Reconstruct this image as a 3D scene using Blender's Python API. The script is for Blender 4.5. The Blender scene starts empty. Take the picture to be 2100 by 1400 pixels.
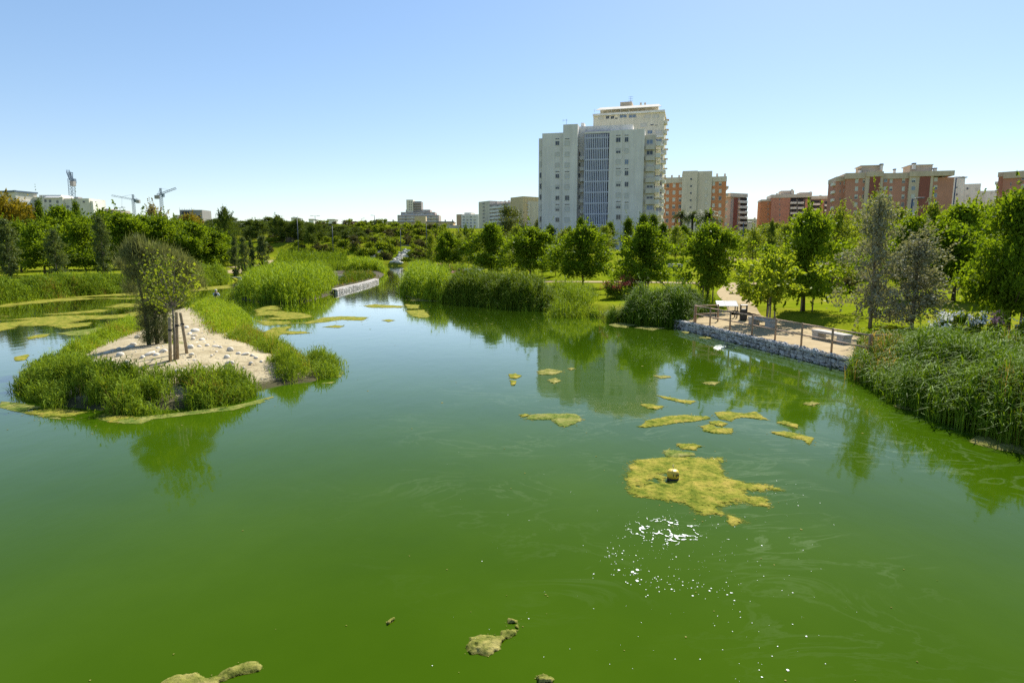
import bpy, bmesh, math, random
import numpy as np
from mathutils import Vector, Matrix

scene = bpy.context.scene
COL = scene.collection
R = math.radians

# ---------------------------------------------------------------- camera
CAM_Z = 5.2
FPX = 1260.0
PITCH = math.atan(188.0 / FPX)
cam_data = bpy.data.cameras.new("camera")
cam_data.lens = 36.0 * FPX / 2100.0
cam_data.sensor_width = 36.0
cam_data.clip_start = 0.1
cam_data.clip_end = 6000.0
cam = bpy.data.objects.new("camera", cam_data)
COL.objects.link(cam)
cam.location = (0, 0, CAM_Z)
cam.rotation_euler = (math.pi / 2 - PITCH, 0, 0)
scene.camera = cam

# ---------------------------------------------------------------- sky, sun, exposure
SUN_EL = R(43.0)
SUN_AZ = R(27.0)          # from the view direction (+Y) towards +X
SKY_STRENGTH = 0.131
SUN_STRENGTH = 4.8
world = bpy.data.worlds.new("World")
scene.world = world
world.use_nodes = True
wn = world.node_tree
wn.nodes.clear()
sky = wn.nodes.new("ShaderNodeTexSky")
sky.sky_type = 'NISHITA'
sky.sun_disc = False
sky.sun_elevation = SUN_EL
sky.sun_rotation = SUN_AZ
sky.altitude = 20.0
sky.air_density = 1.0
sky.dust_density = 0.2
sky.ozone_density = 2.2
bg = wn.nodes.new("ShaderNodeBackground")
bg.inputs["Strength"].default_value = SKY_STRENGTH
wo = wn.nodes.new("ShaderNodeOutputWorld")
hs = wn.nodes.new("ShaderNodeHueSaturation")
hs.inputs["Saturation"].default_value = 1.27
gm = wn.nodes.new("ShaderNodeGamma"); gm.inputs["Gamma"].default_value = 0.7     # evens the whole sky a little
wn.links.new(sky.outputs[0], gm.inputs["Color"])
wn.links.new(gm.outputs[0], hs.inputs["Color"])
tint = wn.nodes.new("ShaderNodeMix"); tint.data_type = 'RGBA'; tint.blend_type = 'MULTIPLY'
tint.inputs[0].default_value = 1.0; tint.inputs[7].default_value = (1.0, 0.99, 1.03, 1)
wn.links.new(hs.outputs[0], tint.inputs[6])
wn.links.new(tint.outputs[2], bg.inputs["Color"])
wn.links.new(bg.outputs[0], wo.inputs["Surface"])

sun_data = bpy.data.lights.new("sun", 'SUN')
sun_data.energy = SUN_STRENGTH
sun_data.angle = R(0.53)
sun_data.color = (1.0, 0.955, 0.88)
sun = bpy.data.objects.new("sun", sun_data)
COL.objects.link(sun)
sun_dir = Vector((math.sin(SUN_AZ) * math.cos(SUN_EL), math.cos(SUN_AZ) * math.cos(SUN_EL), math.sin(SUN_EL)))
sun.rotation_euler = (-sun_dir).to_track_quat('-Z', 'Y').to_euler()
sun.location = (60, 60, 90)

vs = scene.view_settings
scene.display_settings.display_device = 'sRGB'
vs.view_transform = 'Standard'
vs.look = 'None'
vs.exposure = 0.98
vs.gamma = 1.0
vs.use_curve_mapping = False
scene.cycles.use_denoising = False
scene.cycles.denoiser = 'OPENIMAGEDENOISE'
scene.cycles.use_adaptive_sampling = True
scene.cycles.adaptive_threshold = 0.008
scene.cycles.max_bounces = 8
scene.cycles.diffuse_bounces = 4
scene.cycles.glossy_bounces = 3
scene.cycles.transmission_bounces = 4
scene.cycles.sample_clamp_indirect = 6.0
scene.cycles.blur_glossy = 0.3

# ---------------------------------------------------------------- helpers: unprojection
SP, CP = math.sin(PITCH), math.cos(PITCH)

def ray(px, py):
    u = (px - 1050.0) / FPX
    v = (700.0 - py) / FPX
    return np.array((u, CP + v * SP, -SP + v * CP))

def G(px, py, z=0.0):
    """point of the horizontal plane z seen at photo pixel (px, py)"""
    d = ray(px, py)
    t = (z - CAM_Z) / d[2]
    return np.array((d[0] * t, d[1] * t, z))

def W(px, py, Y):
    """point at distance Y in front of the camera seen at (px, py)"""
    d = ray(px, py)
    t = Y / d[1]
    return np.array((d[0] * t, Y, CAM_Z + d[2] * t))

def XG(px, Y, py=560):
    d = ray(px, py)
    return d[0] / d[1] * Y

def polyG(pts, z=0.0):
    return np.array([G(a, b, z)[:2] for a, b in pts])

# ---------------------------------------------------------------- helpers: numpy noise + polygons
def _hash(ix, iy, seed):
    h = (ix.astype(np.int64) * 374761393 + iy.astype(np.int64) * 668265263 + seed * 144269504) & 0xFFFFFFFF
    h = ((h ^ (h >> 13)) * 1274126177) & 0xFFFFFFFF
    return ((h ^ (h >> 16)) & 0xFFFF) / 65535.0

def vnoise(x, y, seed=0):
    x = np.asarray(x, float); y = np.asarray(y, float)
    ix = np.floor(x); iy = np.floor(y)
    fx = x - ix; fy = y - iy
    fx = fx * fx * (3 - 2 * fx); fy = fy * fy * (3 - 2 * fy)
    a = _hash(ix, iy, seed); b = _hash(ix + 1, iy, seed)
    c = _hash(ix, iy + 1, seed); d = _hash(ix + 1, iy + 1, seed)
    return (a * (1 - fx) + b * fx) * (1 - fy) + (c * (1 - fx) + d * fx) * fy

def fbm(x, y, seed=0, oct=4):
    s = 0; a = 0.5; t = 0
    for k in range(oct):
        s = s + a * vnoise(x * 2 ** k, y * 2 ** k, seed + k * 17)
        t += a; a *= 0.5
    return s / t

def sm(v, a, b):
    t = np.clip((np.asarray(v, float) - a) / (b - a), 0, 1)
    return t * t * (3 - 2 * t)

def psd(x, y, poly):
    """signed distance to polygon, positive inside"""
    x = np.asarray(x, float); y = np.asarray(y, float)
    shp = x.shape
    x = x.ravel(); y = y.ravel()
    best = np.full(x.shape, 1e18)
    inside = np.zeros(x.shape, bool)
    n = len(poly)
    for i in range(n):
        ax, ay = poly[i]; bx, by = poly[(i + 1) % n]
        dx, dy = bx - ax, by - ay
        L = dx * dx + dy * dy + 1e-12
        t = np.clip(((x - ax) * dx + (y - ay) * dy) / L, 0, 1)
        q = (x - ax - t * dx) ** 2 + (y - ay - t * dy) ** 2
        best = np.minimum(best, q)
        cond = ((ay > y) != (by > y))
        with np.errstate(divide='ignore', invalid='ignore'):
            xx = (bx - ax) * (y - ay) / (by - ay + 1e-15) + ax
        inside ^= cond & (x < xx)
    d = np.sqrt(best)
    return np.where(inside, d, -d).reshape(shp)

def sample_poly(poly, n, rng):
    lo = poly.min(0); hi = poly.max(0)
    out = []
    tot = 0
    while tot < n:
        p = rng.random((n * 2, 2)) * (hi - lo) + lo
        p = p[psd(p[:, 0], p[:, 1], poly) > 0]
        out.append(p); tot += len(p)
        if len(p) == 0 and len(out) > 50:
            break
    return np.concatenate(out)[:n]

# ---------------------------------------------------------------- helpers: meshes and objects
def fast_mesh(name, V, F, mats, midx=None, smooth=False):
    """V (n,3) array, F (m,k) integer array"""
    V = np.ascontiguousarray(V, dtype=np.float32); F = np.ascontiguousarray(F, dtype=np.int32)
    me = bpy.data.meshes.new(name)
    m, k = F.shape
    me.vertices.add(len(V)); me.vertices.foreach_set("co", V.ravel())
    me.loops.add(m * k); me.loops.foreach_set("vertex_index", F.ravel())
    me.polygons.add(m)
    me.polygons.foreach_set("loop_start", np.arange(0, m * k, k, dtype=np.int32))
    me.polygons.foreach_set("loop_total", np.full(m, k, dtype=np.int32))
    if midx is not None:
        me.polygons.foreach_set("material_index", np.asarray(midx, dtype=np.int32))
    if smooth:
        me.polygons.foreach_set("use_smooth", np.ones(m, dtype=bool))
    me.update(calc_edges=True)
    for mt in (mats if isinstance(mats, (list, tuple)) else [mats]):
        me.materials.append(mt)
    return me

class MB:
    """collects boxes, tubes and prisms for one mesh"""
    def __init__(s):
        s.v = []; s.f = []; s.m = []
    def add(s, vs_, fs_, m=0):
        o = len(s.v)
        s.v += [tuple(map(float, p)) for p in vs_]
        for f in fs_:
            s.f.append(tuple(i + o for i in f)); s.m.append(m)
        return s
    def box(s, x0, x1, y0, y1, z0, z1, m=0):
        vs_ = [(x0, y0, z0), (x1, y0, z0), (x1, y1, z0), (x0, y1, z0), (x0, y0, z1), (x1, y0, z1), (x1, y1, z1), (x0, y1, z1)]
        return s.add(vs_, [(0, 3, 2, 1), (4, 5, 6, 7), (0, 1, 5, 4), (1, 2, 6, 5), (2, 3, 7, 6), (3, 0, 4, 7)], m)
    def bar(s, a, b, w, h=None, m=0):
        """square bar between two points"""
        h = h or w
        a = Vector(a); b = Vector(b); d = (b - a).normalized()
        up = Vector((0, 0, 1)) if abs(d.z) < 0.95 else Vector((0, 1, 0))
        r = d.cross(up).normalized() * (w / 2); u = r.cross(d).normalized() * (h / 2)
        vs_ = [a - r - u, a + r - u, a + r + u, a - r + u, b - r - u, b + r - u, b + r + u, b - r + u]
        return s.add(vs_, [(0, 1, 2, 3), (7, 6, 5, 4), (0, 4, 5, 1), (1, 5, 6, 2), (2, 6, 7, 3), (3, 7, 4, 0)], m)
    def tube(s, pts, rad, n=8, m=0, cap=True):
        pts = [Vector(p) for p in pts]
        if not isinstance(rad, (list, tuple)):
            rad = [rad] * len(pts)
        rings = []
        o = len(s.v)
        for i, p in enumerate(pts):
            d = (pts[min(i + 1, len(pts) - 1)] - pts[max(i - 1, 0)])
            d = d.normalized() if d.length > 1e-9 else Vector((0, 0, 1))
            up = Vector((0, 0, 1)) if abs(d.z) < 0.9 else Vector((1, 0, 0))
            r = d.cross(up).normalized(); u = r.cross(d).normalized()
            for k in range(n):
                a = 2 * math.pi * k / n
                q = p + (r * math.cos(a) + u * math.sin(a)) * rad[i]
                s.v.append((q.x, q.y, q.z))
        for i in range(len(pts) - 1):
            for k in range(n):
                k2 = (k + 1) % n
                s.f.append((o + i * n + k, o + i * n + k2, o + (i + 1) * n + k2, o + (i + 1) * n + k)); s.m.append(m)
        if cap:
            s.f.append(tuple(o + k for k in range(n))[::-1]); s.m.append(m)
            e = o + (len(pts) - 1) * n
            s.f.append(tuple(e + k for k in range(n))); s.m.append(m)
        return s
    def lathe(s, prof, n=20, m=0, cx=0, cy=0):
        o = len(s.v)
        for r, z in prof:
            for k in range(n):
                a = 2 * math.pi * k / n
                s.v.append((cx + r * math.cos(a), cy + r * math.sin(a), z))
        for i in range(len(prof) - 1):
            for k in range(n):
                k2 = (k + 1) % n
                s.f.append((o + i * n + k, o + i * n + k2, o + (i + 1) * n + k2, o + (i + 1) * n + k)); s.m.append(m)
        s.f.append(tuple(o + k for k in range(n))[::-1]); s.m.append(m)
        e = o + (len(prof) - 1) * n
        s.f.append(tuple(e + k for k in range(n))); s.m.append(m)
        return s
    def prism(s, poly, z0, z1, m=0):
        n = len(poly); o = len(s.v)
        s.v += [(float(p[0]), float(p[1]), z0) for p in poly] + [(float(p[0]), float(p[1]), z1) for p in poly]
        s.f.append(tuple(o + i for i in range(n))[::-1]); s.m.append(m)
        s.f.append(tuple(o + n + i for i in range(n))); s.m.append(m)
        for i in range(n):
            j = (i + 1) % n
            s.f.append((o + i, o + j, o + n + j, o + n + i)); s.m.append(m)
        return s
    def mesh(s, name, mats, smooth=False):
        me = bpy.data.meshes.new(name)
        me.from_pydata(s.v, [], s.f)
        for mt in (mats if isinstance(mats, (list, tuple)) else [mats]):
            me.materials.append(mt)
        me.polygons.foreach_set("material_index", s.m)
        if smooth:
            me.polygons.foreach_set("use_smooth", [True] * len(s.f))
        me.update()
        return me
    def build(s, name, mats, parent=None, smooth=False):
        return link(name, s.mesh(name, mats, smooth), parent)

def link(name, me, parent=None, loc=None, rz=0.0):
    o = bpy.data.objects.new(name, me)
    COL.objects.link(o)
    if parent is not None:
        o.parent = parent
    if loc is not None:
        o.location = [float(q) for q in loc]
    if rz:
        o.rotation_euler = (0, 0, rz)
    return o

def tag(o, label=None, cat=None, group=None, kind=None):
    if label: o["label"] = label
    if cat: o["category"] = cat
    if group: o["group"] = group
    if kind: o["kind"] = kind
    return o

def empty(name, loc=(0, 0, 0), rz=0.0):
    o = bpy.data.objects.new(name, None)
    COL.objects.link(o)
    o.location = [float(q) for q in loc]
    o.rotation_euler = (0, 0, rz)
    o.empty_display_size = 0.2
    return o

def structure(o):
    o["kind"] = "structure"
    return o

# ---------------------------------------------------------------- materials
def new_mat(name):
    m = bpy.data.materials.new(name)
    m.use_nodes = True
    nt = m.node_tree
    b = nt.nodes["Principled BSDF"]
    return m, nt, b

def ramp(nt, fac, stops):
    r = nt.nodes.new("ShaderNodeValToRGB")
    el = r.color_ramp.elements
    while len(el) < len(stops):
        el.new(0.5)
    for e, (p, c) in zip(el, stops):
        e.position = p
        e.color = (c[0], c[1], c[2], 1)
    nt.links.new(fac, r.inputs[0])
    return r.outputs[0]

def noise_tex(nt, scale, detail=4, rough=0.55, coord="Object", vec=None, mapping=None):
    tc = nt.nodes.new("ShaderNodeTexCoord")
    n = nt.nodes.new("ShaderNodeTexNoise")
    n.inputs["Scale"].default_value = scale
    n.inputs["Detail"].default_value = detail
    n.inputs["Roughness"].default_value = rough
    src = vec if vec is not None else tc.outputs[coord]
    if mapping:
        mp = nt.nodes.new("ShaderNodeMapping")
        mp.inputs["Scale"].default_value = mapping
        nt.links.new(src, mp.inputs[0]); src = mp.outputs[0]
    nt.links.new(src, n.inputs["Vector"])
    return n.outputs["Fac"]

def mixc(nt, fac, a, b, mode='MIX'):
    m = nt.nodes.new("ShaderNodeMix")
    m.data_type = 'RGBA'; m.blend_type = mode
    for sock, val in ((0, fac), (6, a), (7, b)):
        if isinstance(val, (int, float)):
            m.inputs[sock].default_value = val
        elif isinstance(val, (tuple, list)):
            m.inputs[sock].default_value = (val[0], val[1], val[2], 1)
        else:
            nt.links.new(val, m.inputs[sock])
    return m.outputs[2]

def bump(nt, b, height, strength, dist):
    bp = nt.nodes.new("ShaderNodeBump")
    bp.inputs["Strength"].default_value = strength
    bp.inputs["Distance"].default_value = dist
    nt.links.new(height, bp.inputs["Height"])
    nt.links.new(bp.outputs[0], b.inputs["Normal"])

def plain(name, c1, c2=None, scale=3.0, rough=0.8, bumps=0.0, bdist=0.02, spec=0.3, detail=5, metal=0.0):
    m, nt, b = new_mat(name)
    c2 = c2 or tuple(x * 0.75 for x in c1)
    f = noise_tex(nt, scale, detail)
    nt.links.new(ramp(nt, f, [(0.3, c2), (0.7, c1)]), b.inputs["Base Color"])
    b.inputs["Roughness"].default_value = rough
    b.inputs["Specular IOR Level"].default_value = spec
    b.inputs["Metallic"].default_value = metal
    if bumps:
        bump(nt, b, noise_tex(nt, scale * 4, 5), bumps, bdist)
    return m

def leafmat(name, dark, light, trans=0.4, rough=0.58, nscale=0.8, tmul=(1.45, 1.3, 0.45), spec=0.06):
    m, nt, b = new_mat(name)
    geo = nt.nodes.new("ShaderNodeNewGeometry")
    f2 = noise_tex(nt, nscale, 3)
    add = nt.nodes.new("ShaderNodeMath"); add.operation = 'MULTIPLY_ADD'
    nt.links.new(geo.outputs["Random Per Island"], add.inputs[0])
    add.inputs[1].default_value = 0.6
    nt.links.new(f2, add.inputs[2])
    oi = nt.nodes.new("ShaderNodeObjectInfo")
    ad2 = nt.nodes.new("ShaderNodeMath"); ad2.operation = 'MULTIPLY_ADD'
    nt.links.new(oi.outputs["Random"], ad2.inputs[0]); ad2.inputs[1].default_value = 0.25
    nt.links.new(add.outputs[0], ad2.inputs[2])
    col = ramp(nt, ad2.outputs[0], [(0.35, dark), (1.15 if False else 1.0, light)])
    nt.links.new(col, b.inputs["Base Color"])
    b.inputs["Roughness"].default_value = rough
    b.inputs["Specular IOR Level"].default_value = spec
    tr = nt.nodes.new("ShaderNodeBsdfTranslucent")
    nt.links.new(mixc(nt, 1.0, col, tmul, 'MULTIPLY'), tr.inputs["Color"])
    mx = nt.nodes.new("ShaderNodeMixShader")
    mx.inputs[0].default_value = trans
    nt.links.new(b.outputs[0], mx.inputs[1]); nt.links.new(tr.outputs[0], mx.inputs[2])
    nt.links.new(mx.outputs[0], nt.nodes["Material Output"].inputs["Surface"])
    return m

# ================================================================ THE SETTING
# ---- shore lines, read as points of the water plane
shore_left = [(-420, 690), (-150, 645), (0, 625), (150, 608), (300, 597), (470, 583), (500, 570), (600, 557), (720, 552), (780, 545)]
shore_right = [(845, 545), (838, 560), (826, 590), (818, 603), (870, 615), (1000, 627), (1130, 637), (1240, 655), (1330, 664)]
DECK_A = G(1370, 668, 0.0)[:2]
DECK_B = G(1738, 760, 0.0)[:2]
deck_dir = (DECK_B - DECK_A) / np.linalg.norm(DECK_B - DECK_A)
deck_len = float(np.linalg.norm(DECK_B - DECK_A))
deck_in = np.array((-deck_dir[1], deck_dir[0]))        # towards the land
if deck_in[0] < 0:
    deck_in = -deck_in
pond = np.concatenate([
    polyG(shore_left), polyG(shore_right),
    [DECK_A + deck_in * 0.45, DECK_B + deck_in * 0.45 + deck_dir * 0.6],
    polyG([(1850, 832), (2000, 888), (2110, 925), (2350, 1050)]),
    np.array([(14.5, 4.0), (22.0, -30.0), (-70.0, -30.0), (-90.0, 20.0)]),
])
isle = polyG([(22, 800), (100, 838), (200, 850), (350, 845), (480, 828), (535, 805), (600, 792), (660, 785), (700, 762), (640, 735),
              (560, 700), (525, 665), (500, 632), (430, 618), (385, 628), (290, 652), (200, 690), (100, 735), (30, 775)])
isle2 = polyG([(488, 614), (560, 622), (640, 617), (692, 600), (735, 589), (772, 579), (792, 562), (770, 551), (690, 552), (600, 562), (520, 578)])

DECK_Z = 0.54
deck_poly = np.array([DECK_A + deck_in * 0.3, DECK_B + deck_in * 0.3,
                      *[G(a, b, DECK_Z)[:2] for a, b in [(1765, 690), (1690, 672), (1590, 655), (1540, 641), (1500, 634), (1455, 640), (1405, 652)]]])

def land_base(x, y):
    r = 4.2 * sm(y, 66, 122) * sm(x, -10, 24)
    hill = (5.0 * sm(y, 206, 224) + 8.5 * sm(y, 230, 275)) * (1 - 0.75 * sm(x, 0, 40)) * (1 - 0.35 * sm(-x, 60, 140))
    left = 2.2 * sm(y, 130, 190) * sm(-x, 20, 70)
    left2 = 5.0 * sm(y, 185, 300) * sm(-x, 60, 160)
    far = 3.0 * sm(y, 300, 700)
    near = 0.25 * sm(x, 14, 40)
    und = 0.35 * (fbm(x / 14, y / 14, 5) - 0.5) * sm(y, 30, 60)
    return 0.85 + r + hill + left + left2 + far + near + und

def terrain_z(x, y):
    d = -psd(x, y, pond)
    b = land_base(x, y)
    t = sm(d, -1.3, 1.5)
    z = -0.9 + (b + 0.9) * t
    dd = psd(x, y, deck_poly)
    k = sm(dd, -2.2, -0.3) * sm(d, 0.0, 0.6)
    return z * (1 - k) + (DECK_Z - 0.05) * k

def axis(pairs):
    out = []
    for a, b, s in pairs:
        out += list(np.arange(a, b, s))
    return np.array(out + [pairs[-1][1]])

gx = axis([(-3500, -900, 260), (-900, -240, 40), (-240, -100, 5), (-100, -66, 2), (-66, 48, 0.7), (48, 80, 2), (80, 240, 5), (240, 900, 40), (900, 3500, 260)])
gy = axis([(-120, -30, 15), (-30, 8, 4), (8, 100, 0.75), (100, 200, 1.8), (200, 300, 2.2), (300, 460, 8), (460, 1100, 40), (1100, 4200, 310)])
XX, YY = np.meshgrid(gx, gy)
ZZ = terrain_z(XX, YY)
nx_, ny_ = len(gx), len(gy)

def tz(x, y):
    """height of the built ground sheet (bilinear in the grid)"""
    x = np.asarray(x, float); y = np.asarray(y, float)
    i = np.clip(np.searchsorted(gx, x) - 1, 0, nx_ - 2); j = np.clip(np.searchsorted(gy, y) - 1, 0, ny_ - 2)
    fx = (x - gx[i]) / (gx[i + 1] - gx[i]); fy = (y - gy[j]) / (gy[j + 1] - gy[j])
    return (ZZ[j, i] * (1 - fx) + ZZ[j, i + 1] * fx) * (1 - fy) + (ZZ[j + 1, i] * (1 - fx) + ZZ[j + 1, i + 1] * fx) * fy

def tzf(x, y):
    return float(tz(x, y))

# ---- lawn material: mown grass with dry patches
def lawn_mat():
    m, nt, b = new_mat("lawn_grass")
    f1 = noise_tex(nt, 0.12, 4)
    f2 = noise_tex(nt, 0.9, 5, 0.65)
    f3 = noise_tex(nt, 14.0, 3, 0.7)
    c = ramp(nt, f1, [(0.3, (0.14, 0.19, 0.008)), (0.5, (0.18, 0.22, 0.012)), (0.72, (0.24, 0.22, 0.03))])
    c2 = ramp(nt, f2, [(0.3, (0.62, 0.72, 0.6)), (0.62, (1.05, 1.0, 1.0))])
    c3 = ramp(nt, f3, [(0.25, (0.6, 0.65, 0.55)), (0.65, (1.08, 1.06, 1.0))])
    nt.links.new(mixc(nt, 0.8, mixc(nt, 1.0, c, c2, 'MULTIPLY'), c3, 'MULTIPLY'), b.inputs["Base Color"])
    b.inputs["Roughness"].default_value = 1.0
    b.inputs["Specular IOR Level"].default_value = 0.0
    bump(nt, b, f3, 0.25, 0.03)
    return m
M_lawn = lawn_mat()
M_sand = plain("packed_sand", (0.42, 0.335, 0.2), (0.32, 0.25, 0.145), 1.3, 0.95, 0.35, 0.02, 0.0, 8)
def isle_mat():
    m, nt, b = new_mat("island_sand")
    f = noise_tex(nt, 0.9, 9, 0.6); g = noise_tex(nt, 7, 7, 0.7)
    c = ramp(nt, f, [(0.3, (0.27, 0.215, 0.125)), (0.5, (0.40, 0.335, 0.21)), (0.7, (0.47, 0.40, 0.265))])
    c2 = ramp(nt, g, [(0.3, (0.55, 0.54, 0.5)), (0.5, (0.95, 0.95, 0.93)), (0.7, (1.08, 1.08, 1.05))])
    dry = mixc(nt, 1.0, c, c2, 'MULTIPLY')
    geo = nt.nodes.new("ShaderNodeNewGeometry"); sx = nt.nodes.new("ShaderNodeSeparateXYZ")
    nt.links.new(geo.outputs["Position"], sx.inputs[0])
    wob_ = nt.nodes.new("ShaderNodeMath"); wob_.operation = 'MULTIPLY_ADD'; wob_.inputs[1].default_value = 0.35
    nt.links.new(g, wob_.inputs[0]); nt.links.new(sx.outputs[2], wob_.inputs[2])
    mr = nt.nodes.new("ShaderNodeMapRange"); mr.inputs["From Min"].default_value = 0.30; mr.inputs["From Max"].default_value = 0.46
    nt.links.new(wob_.outputs[0], mr.inputs[0])
    nt.links.new(mixc(nt, mr.outputs[0], (0.07, 0.065, 0.03), dry), b.inputs["Base Color"])
    b.inputs["Roughness"].default_value = 0.95; b.inputs["Specular IOR Level"].default_value = 0.05
    bump(nt, b, g, 0.6, 0.06)
    return m
M_islesand = isle_mat()
M_soil = plain("damp_soil", (0.09, 0.075, 0.045), (0.045, 0.04, 0.022), 1.5, 0.95, 0.5, 0.05, 0.1)

V = np.stack([XX.ravel(), YY.ravel(), ZZ.ravel()], 1)
idx = np.arange(nx_ * ny_).reshape(ny_, nx_)
F = np.stack([idx[:-1, :-1].ravel(), idx[:-1, 1:].ravel(), idx[1:, 1:].ravel(), idx[1:, :-1].ravel()], 1)
structure(link("ground", fast_mesh("ground", V, F, M_lawn, smooth=True)))

# ---- water: turbid green pond
def water_mat():
    m, nt, b = new_mat("turbid_green_water")
    f = noise_tex(nt, 0.11, 6, 0.6)
    c = ramp(nt, f, [(0.3, (0.027, 0.062, 0.0008)), (0.5, (0.034, 0.073, 0.0014)), (0.72, (0.044, 0.088, 0.003))])
    # thin drifting surface film in curled streaks
    tc = nt.nodes.new("ShaderNodeTexCoord")
    wv = nt.nodes.new("ShaderNodeTexNoise")
    wv.inputs["Scale"].default_value = 0.32; wv.inputs["Detail"].default_value = 7
    wv.inputs["Roughness"].default_value = 0.62; wv.inputs["Distortion"].default_value = 2.6
    mp = nt.nodes.new("ShaderNodeMapping"); mp.inputs["Scale"].default_value = (0.7, 1.5, 1); mp.inputs["Rotation"].default_value = (0, 0, 0.35)
    nt.links.new(tc.outputs["Object"], mp.inputs[0]); nt.links.new(mp.outputs[0], wv.inputs["Vector"])
    st = ramp(nt, wv.outputs["Fac"], [(0.47, (0, 0, 0)), (0.5, (0.75, 0.75, 0.75)), (0.53, (0, 0, 0))])
    # the film gathers in the part of the pond between the jetty and the buoy
    sep = nt.nodes.new("ShaderNodeVectorMath"); sep.operation = 'DISTANCE'
    nt.links.new(tc.outputs["Object"], sep.inputs[0]); sep.inputs[1].default_value = (6.5, 18.0, 0)
    msk = ramp(nt, sep.outputs["Value"], [(0.0, (1, 1, 1)), (1.0, (1, 1, 1))])
    mr = nt.nodes.new("ShaderNodeMapRange"); mr.inputs["From Min"].default_value = 5.0; mr.inputs["From Max"].default_value = 13.0
    mr.inputs["To Min"].default_value = 1.0; mr.inputs["To Max"].default_value = 0.0
    nt.links.new(sep.outputs["Value"], mr.inputs[0])
    mul = nt.nodes.new("ShaderNodeMath"); mul.operation = 'MULTIPLY'
    nt.links.new(st, mul.inputs[0]); nt.links.new(mr.outputs[0], mul.inputs[1])
    patch = noise_tex(nt, 0.3, 4)
    mr2 = nt.nodes.new("ShaderNodeMapRange"); mr2.inputs["From Min"].default_value = 0.45; mr2.inputs["From Max"].default_value = 0.65
    mr2.inputs["To Max"].default_value = 0.34
    nt.links.new(patch, mr2.inputs[0])
    mul2 = nt.nodes.new("ShaderNodeMath"); mul2.operation = 'MULTIPLY'
    nt.links.new(mul.outputs[0], mul2.inputs[0]); nt.links.new(mr2.outputs[0], mul2.inputs[1])
    body = nt.nodes.new("ShaderNodeBsdfDiffuse")
    nt.links.new(mixc(nt, mul2.outputs[0], c, (0.22, 0.27, 0.14)), body.inputs["Color"])
    mirror = nt.nodes.new("ShaderNodeBsdfGlossy")
    mirror.inputs["Roughness"].default_value = 0.05
    mirror.inputs["Color"].default_value = (1, 1, 1, 1)
    w1 = noise_tex(nt, 1.4, 3, 0.5, mapping=(1.0, 0.55, 1))
    bp = nt.nodes.new("ShaderNodeBump"); bp.inputs["Strength"].default_value = 0.08; bp.inputs["Distance"].default_value = 0.06
    nt.links.new(w1, bp.inputs["Height"])
    nt.links.new(bp.outputs[0], mirror.inputs["Normal"])
    # Schlick reflectance of a water surface seen through a polarising filter: F = F0 + k (1 - cos)^5
    lw = nt.nodes.new("ShaderNodeLayerWeight"); lw.inputs["Blend"].default_value = 0.5
    nt.links.new(bp.outputs[0], lw.inputs["Normal"])
    pw = nt.nodes.new("ShaderNodeMath"); pw.operation = 'POWER'; pw.inputs[1].default_value = 8.0
    nt.links.new(lw.outputs["Facing"], pw.inputs[0])
    ma = nt.nodes.new("ShaderNodeMath"); ma.operation = 'MULTIPLY_ADD'; ma.inputs[1].default_value = 1.95; ma.inputs[2].default_value = 0.003; ma.use_clamp = True
    nt.links.new(pw.outputs[0], ma.inputs[0])
    mx = nt.nodes.new("ShaderNodeMixShader")
    nt.links.new(ma.outputs[0], mx.inputs[0]); nt.links.new(body.outputs[0], mx.inputs[1]); nt.links.new(mirror.outputs[0], mx.inputs[2])
    nt.links.new(mx.outputs[0], nt.nodes["Material Output"].inputs["Surface"])
    nt.nodes.remove(b)
    return m
M_water = water_mat()
wx = axis([(-160, 60, 10)]); wy = axis([(-40, 240, 10)])
WX, WY = np.meshgrid(wx, wy)
wid = np.arange(WX.size).reshape(WX.shape)
structure(link("pond_water", fast_mesh("pond_water", np.stack([WX.ravel(), WY.ravel(), WX.ravel() * 0], 1),
          np.stack([wid[:-1, :-1].ravel(), wid[:-1, 1:].ravel(), wid[1:, 1:].ravel(), wid[1:, :-1].ravel()], 1), M_water)))

# ---- islands
def isle_z(x, y):
    d = psd(x, y, isle)
    c = G(350, 728, 0.7)[:2]
    rr = np.hypot(x - c[0], (y - c[1]) * 0.75)
    mound = 0.55 * np.exp(-(rr / 3.6) ** 2)
    return -0.35 + 0.55 * sm(d, -0.9, 1.3) + 0.28 * sm(d, 0.8, 3.2) + mound * sm(d, 0.5, 2.5) + 0.10 * (fbm(x / 1.2, y / 1.2, 9) - 0.5)

def isle2_z(x, y):
    d = psd(x, y, isle2)
    return -0.5 + 1.0 * sm(d, -0.8, 1.4) + 0.1 * (fbm(x / 2, y / 2, 19) - 0.5)

def isle_mesh(name, poly, zf, step, mat, pad=1.2):
    lo = poly.min(0) - pad; hi = poly.max(0) + pad
    ax = np.arange(lo[0], hi[0], step); ay = np.arange(lo[1], hi[1], step)
    X, Y = np.meshgrid(ax, ay)
    d = psd(X, Y, poly)
    ok = d > -1.0
    Z = zf(X, Y)
    ii = np.arange(X.size).reshape(X.shape)
    q = ok[:-1, :-1] & ok[:-1, 1:] & ok[1:, 1:] & ok[1:, :-1]
    F = np.stack([ii[:-1, :-1][q], ii[:-1, 1:][q], ii[1:, 1:][q], ii[1:, :-1][q]], 1)
    used, inv = np.unique(F, return_inverse=True)
    Vv = np.stack([X.ravel(), Y.ravel(), Z.ravel()], 1)[used]
    o = link(name, fast_mesh(name, Vv, inv.reshape(F.shape), mat, smooth=True))
    return structure(o)
isle_mesh("island", isle, isle_z, 0.16, M_islesand)
isle_mesh("planted_island", isle2, isle2_z, 0.5, M_soil)

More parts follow.
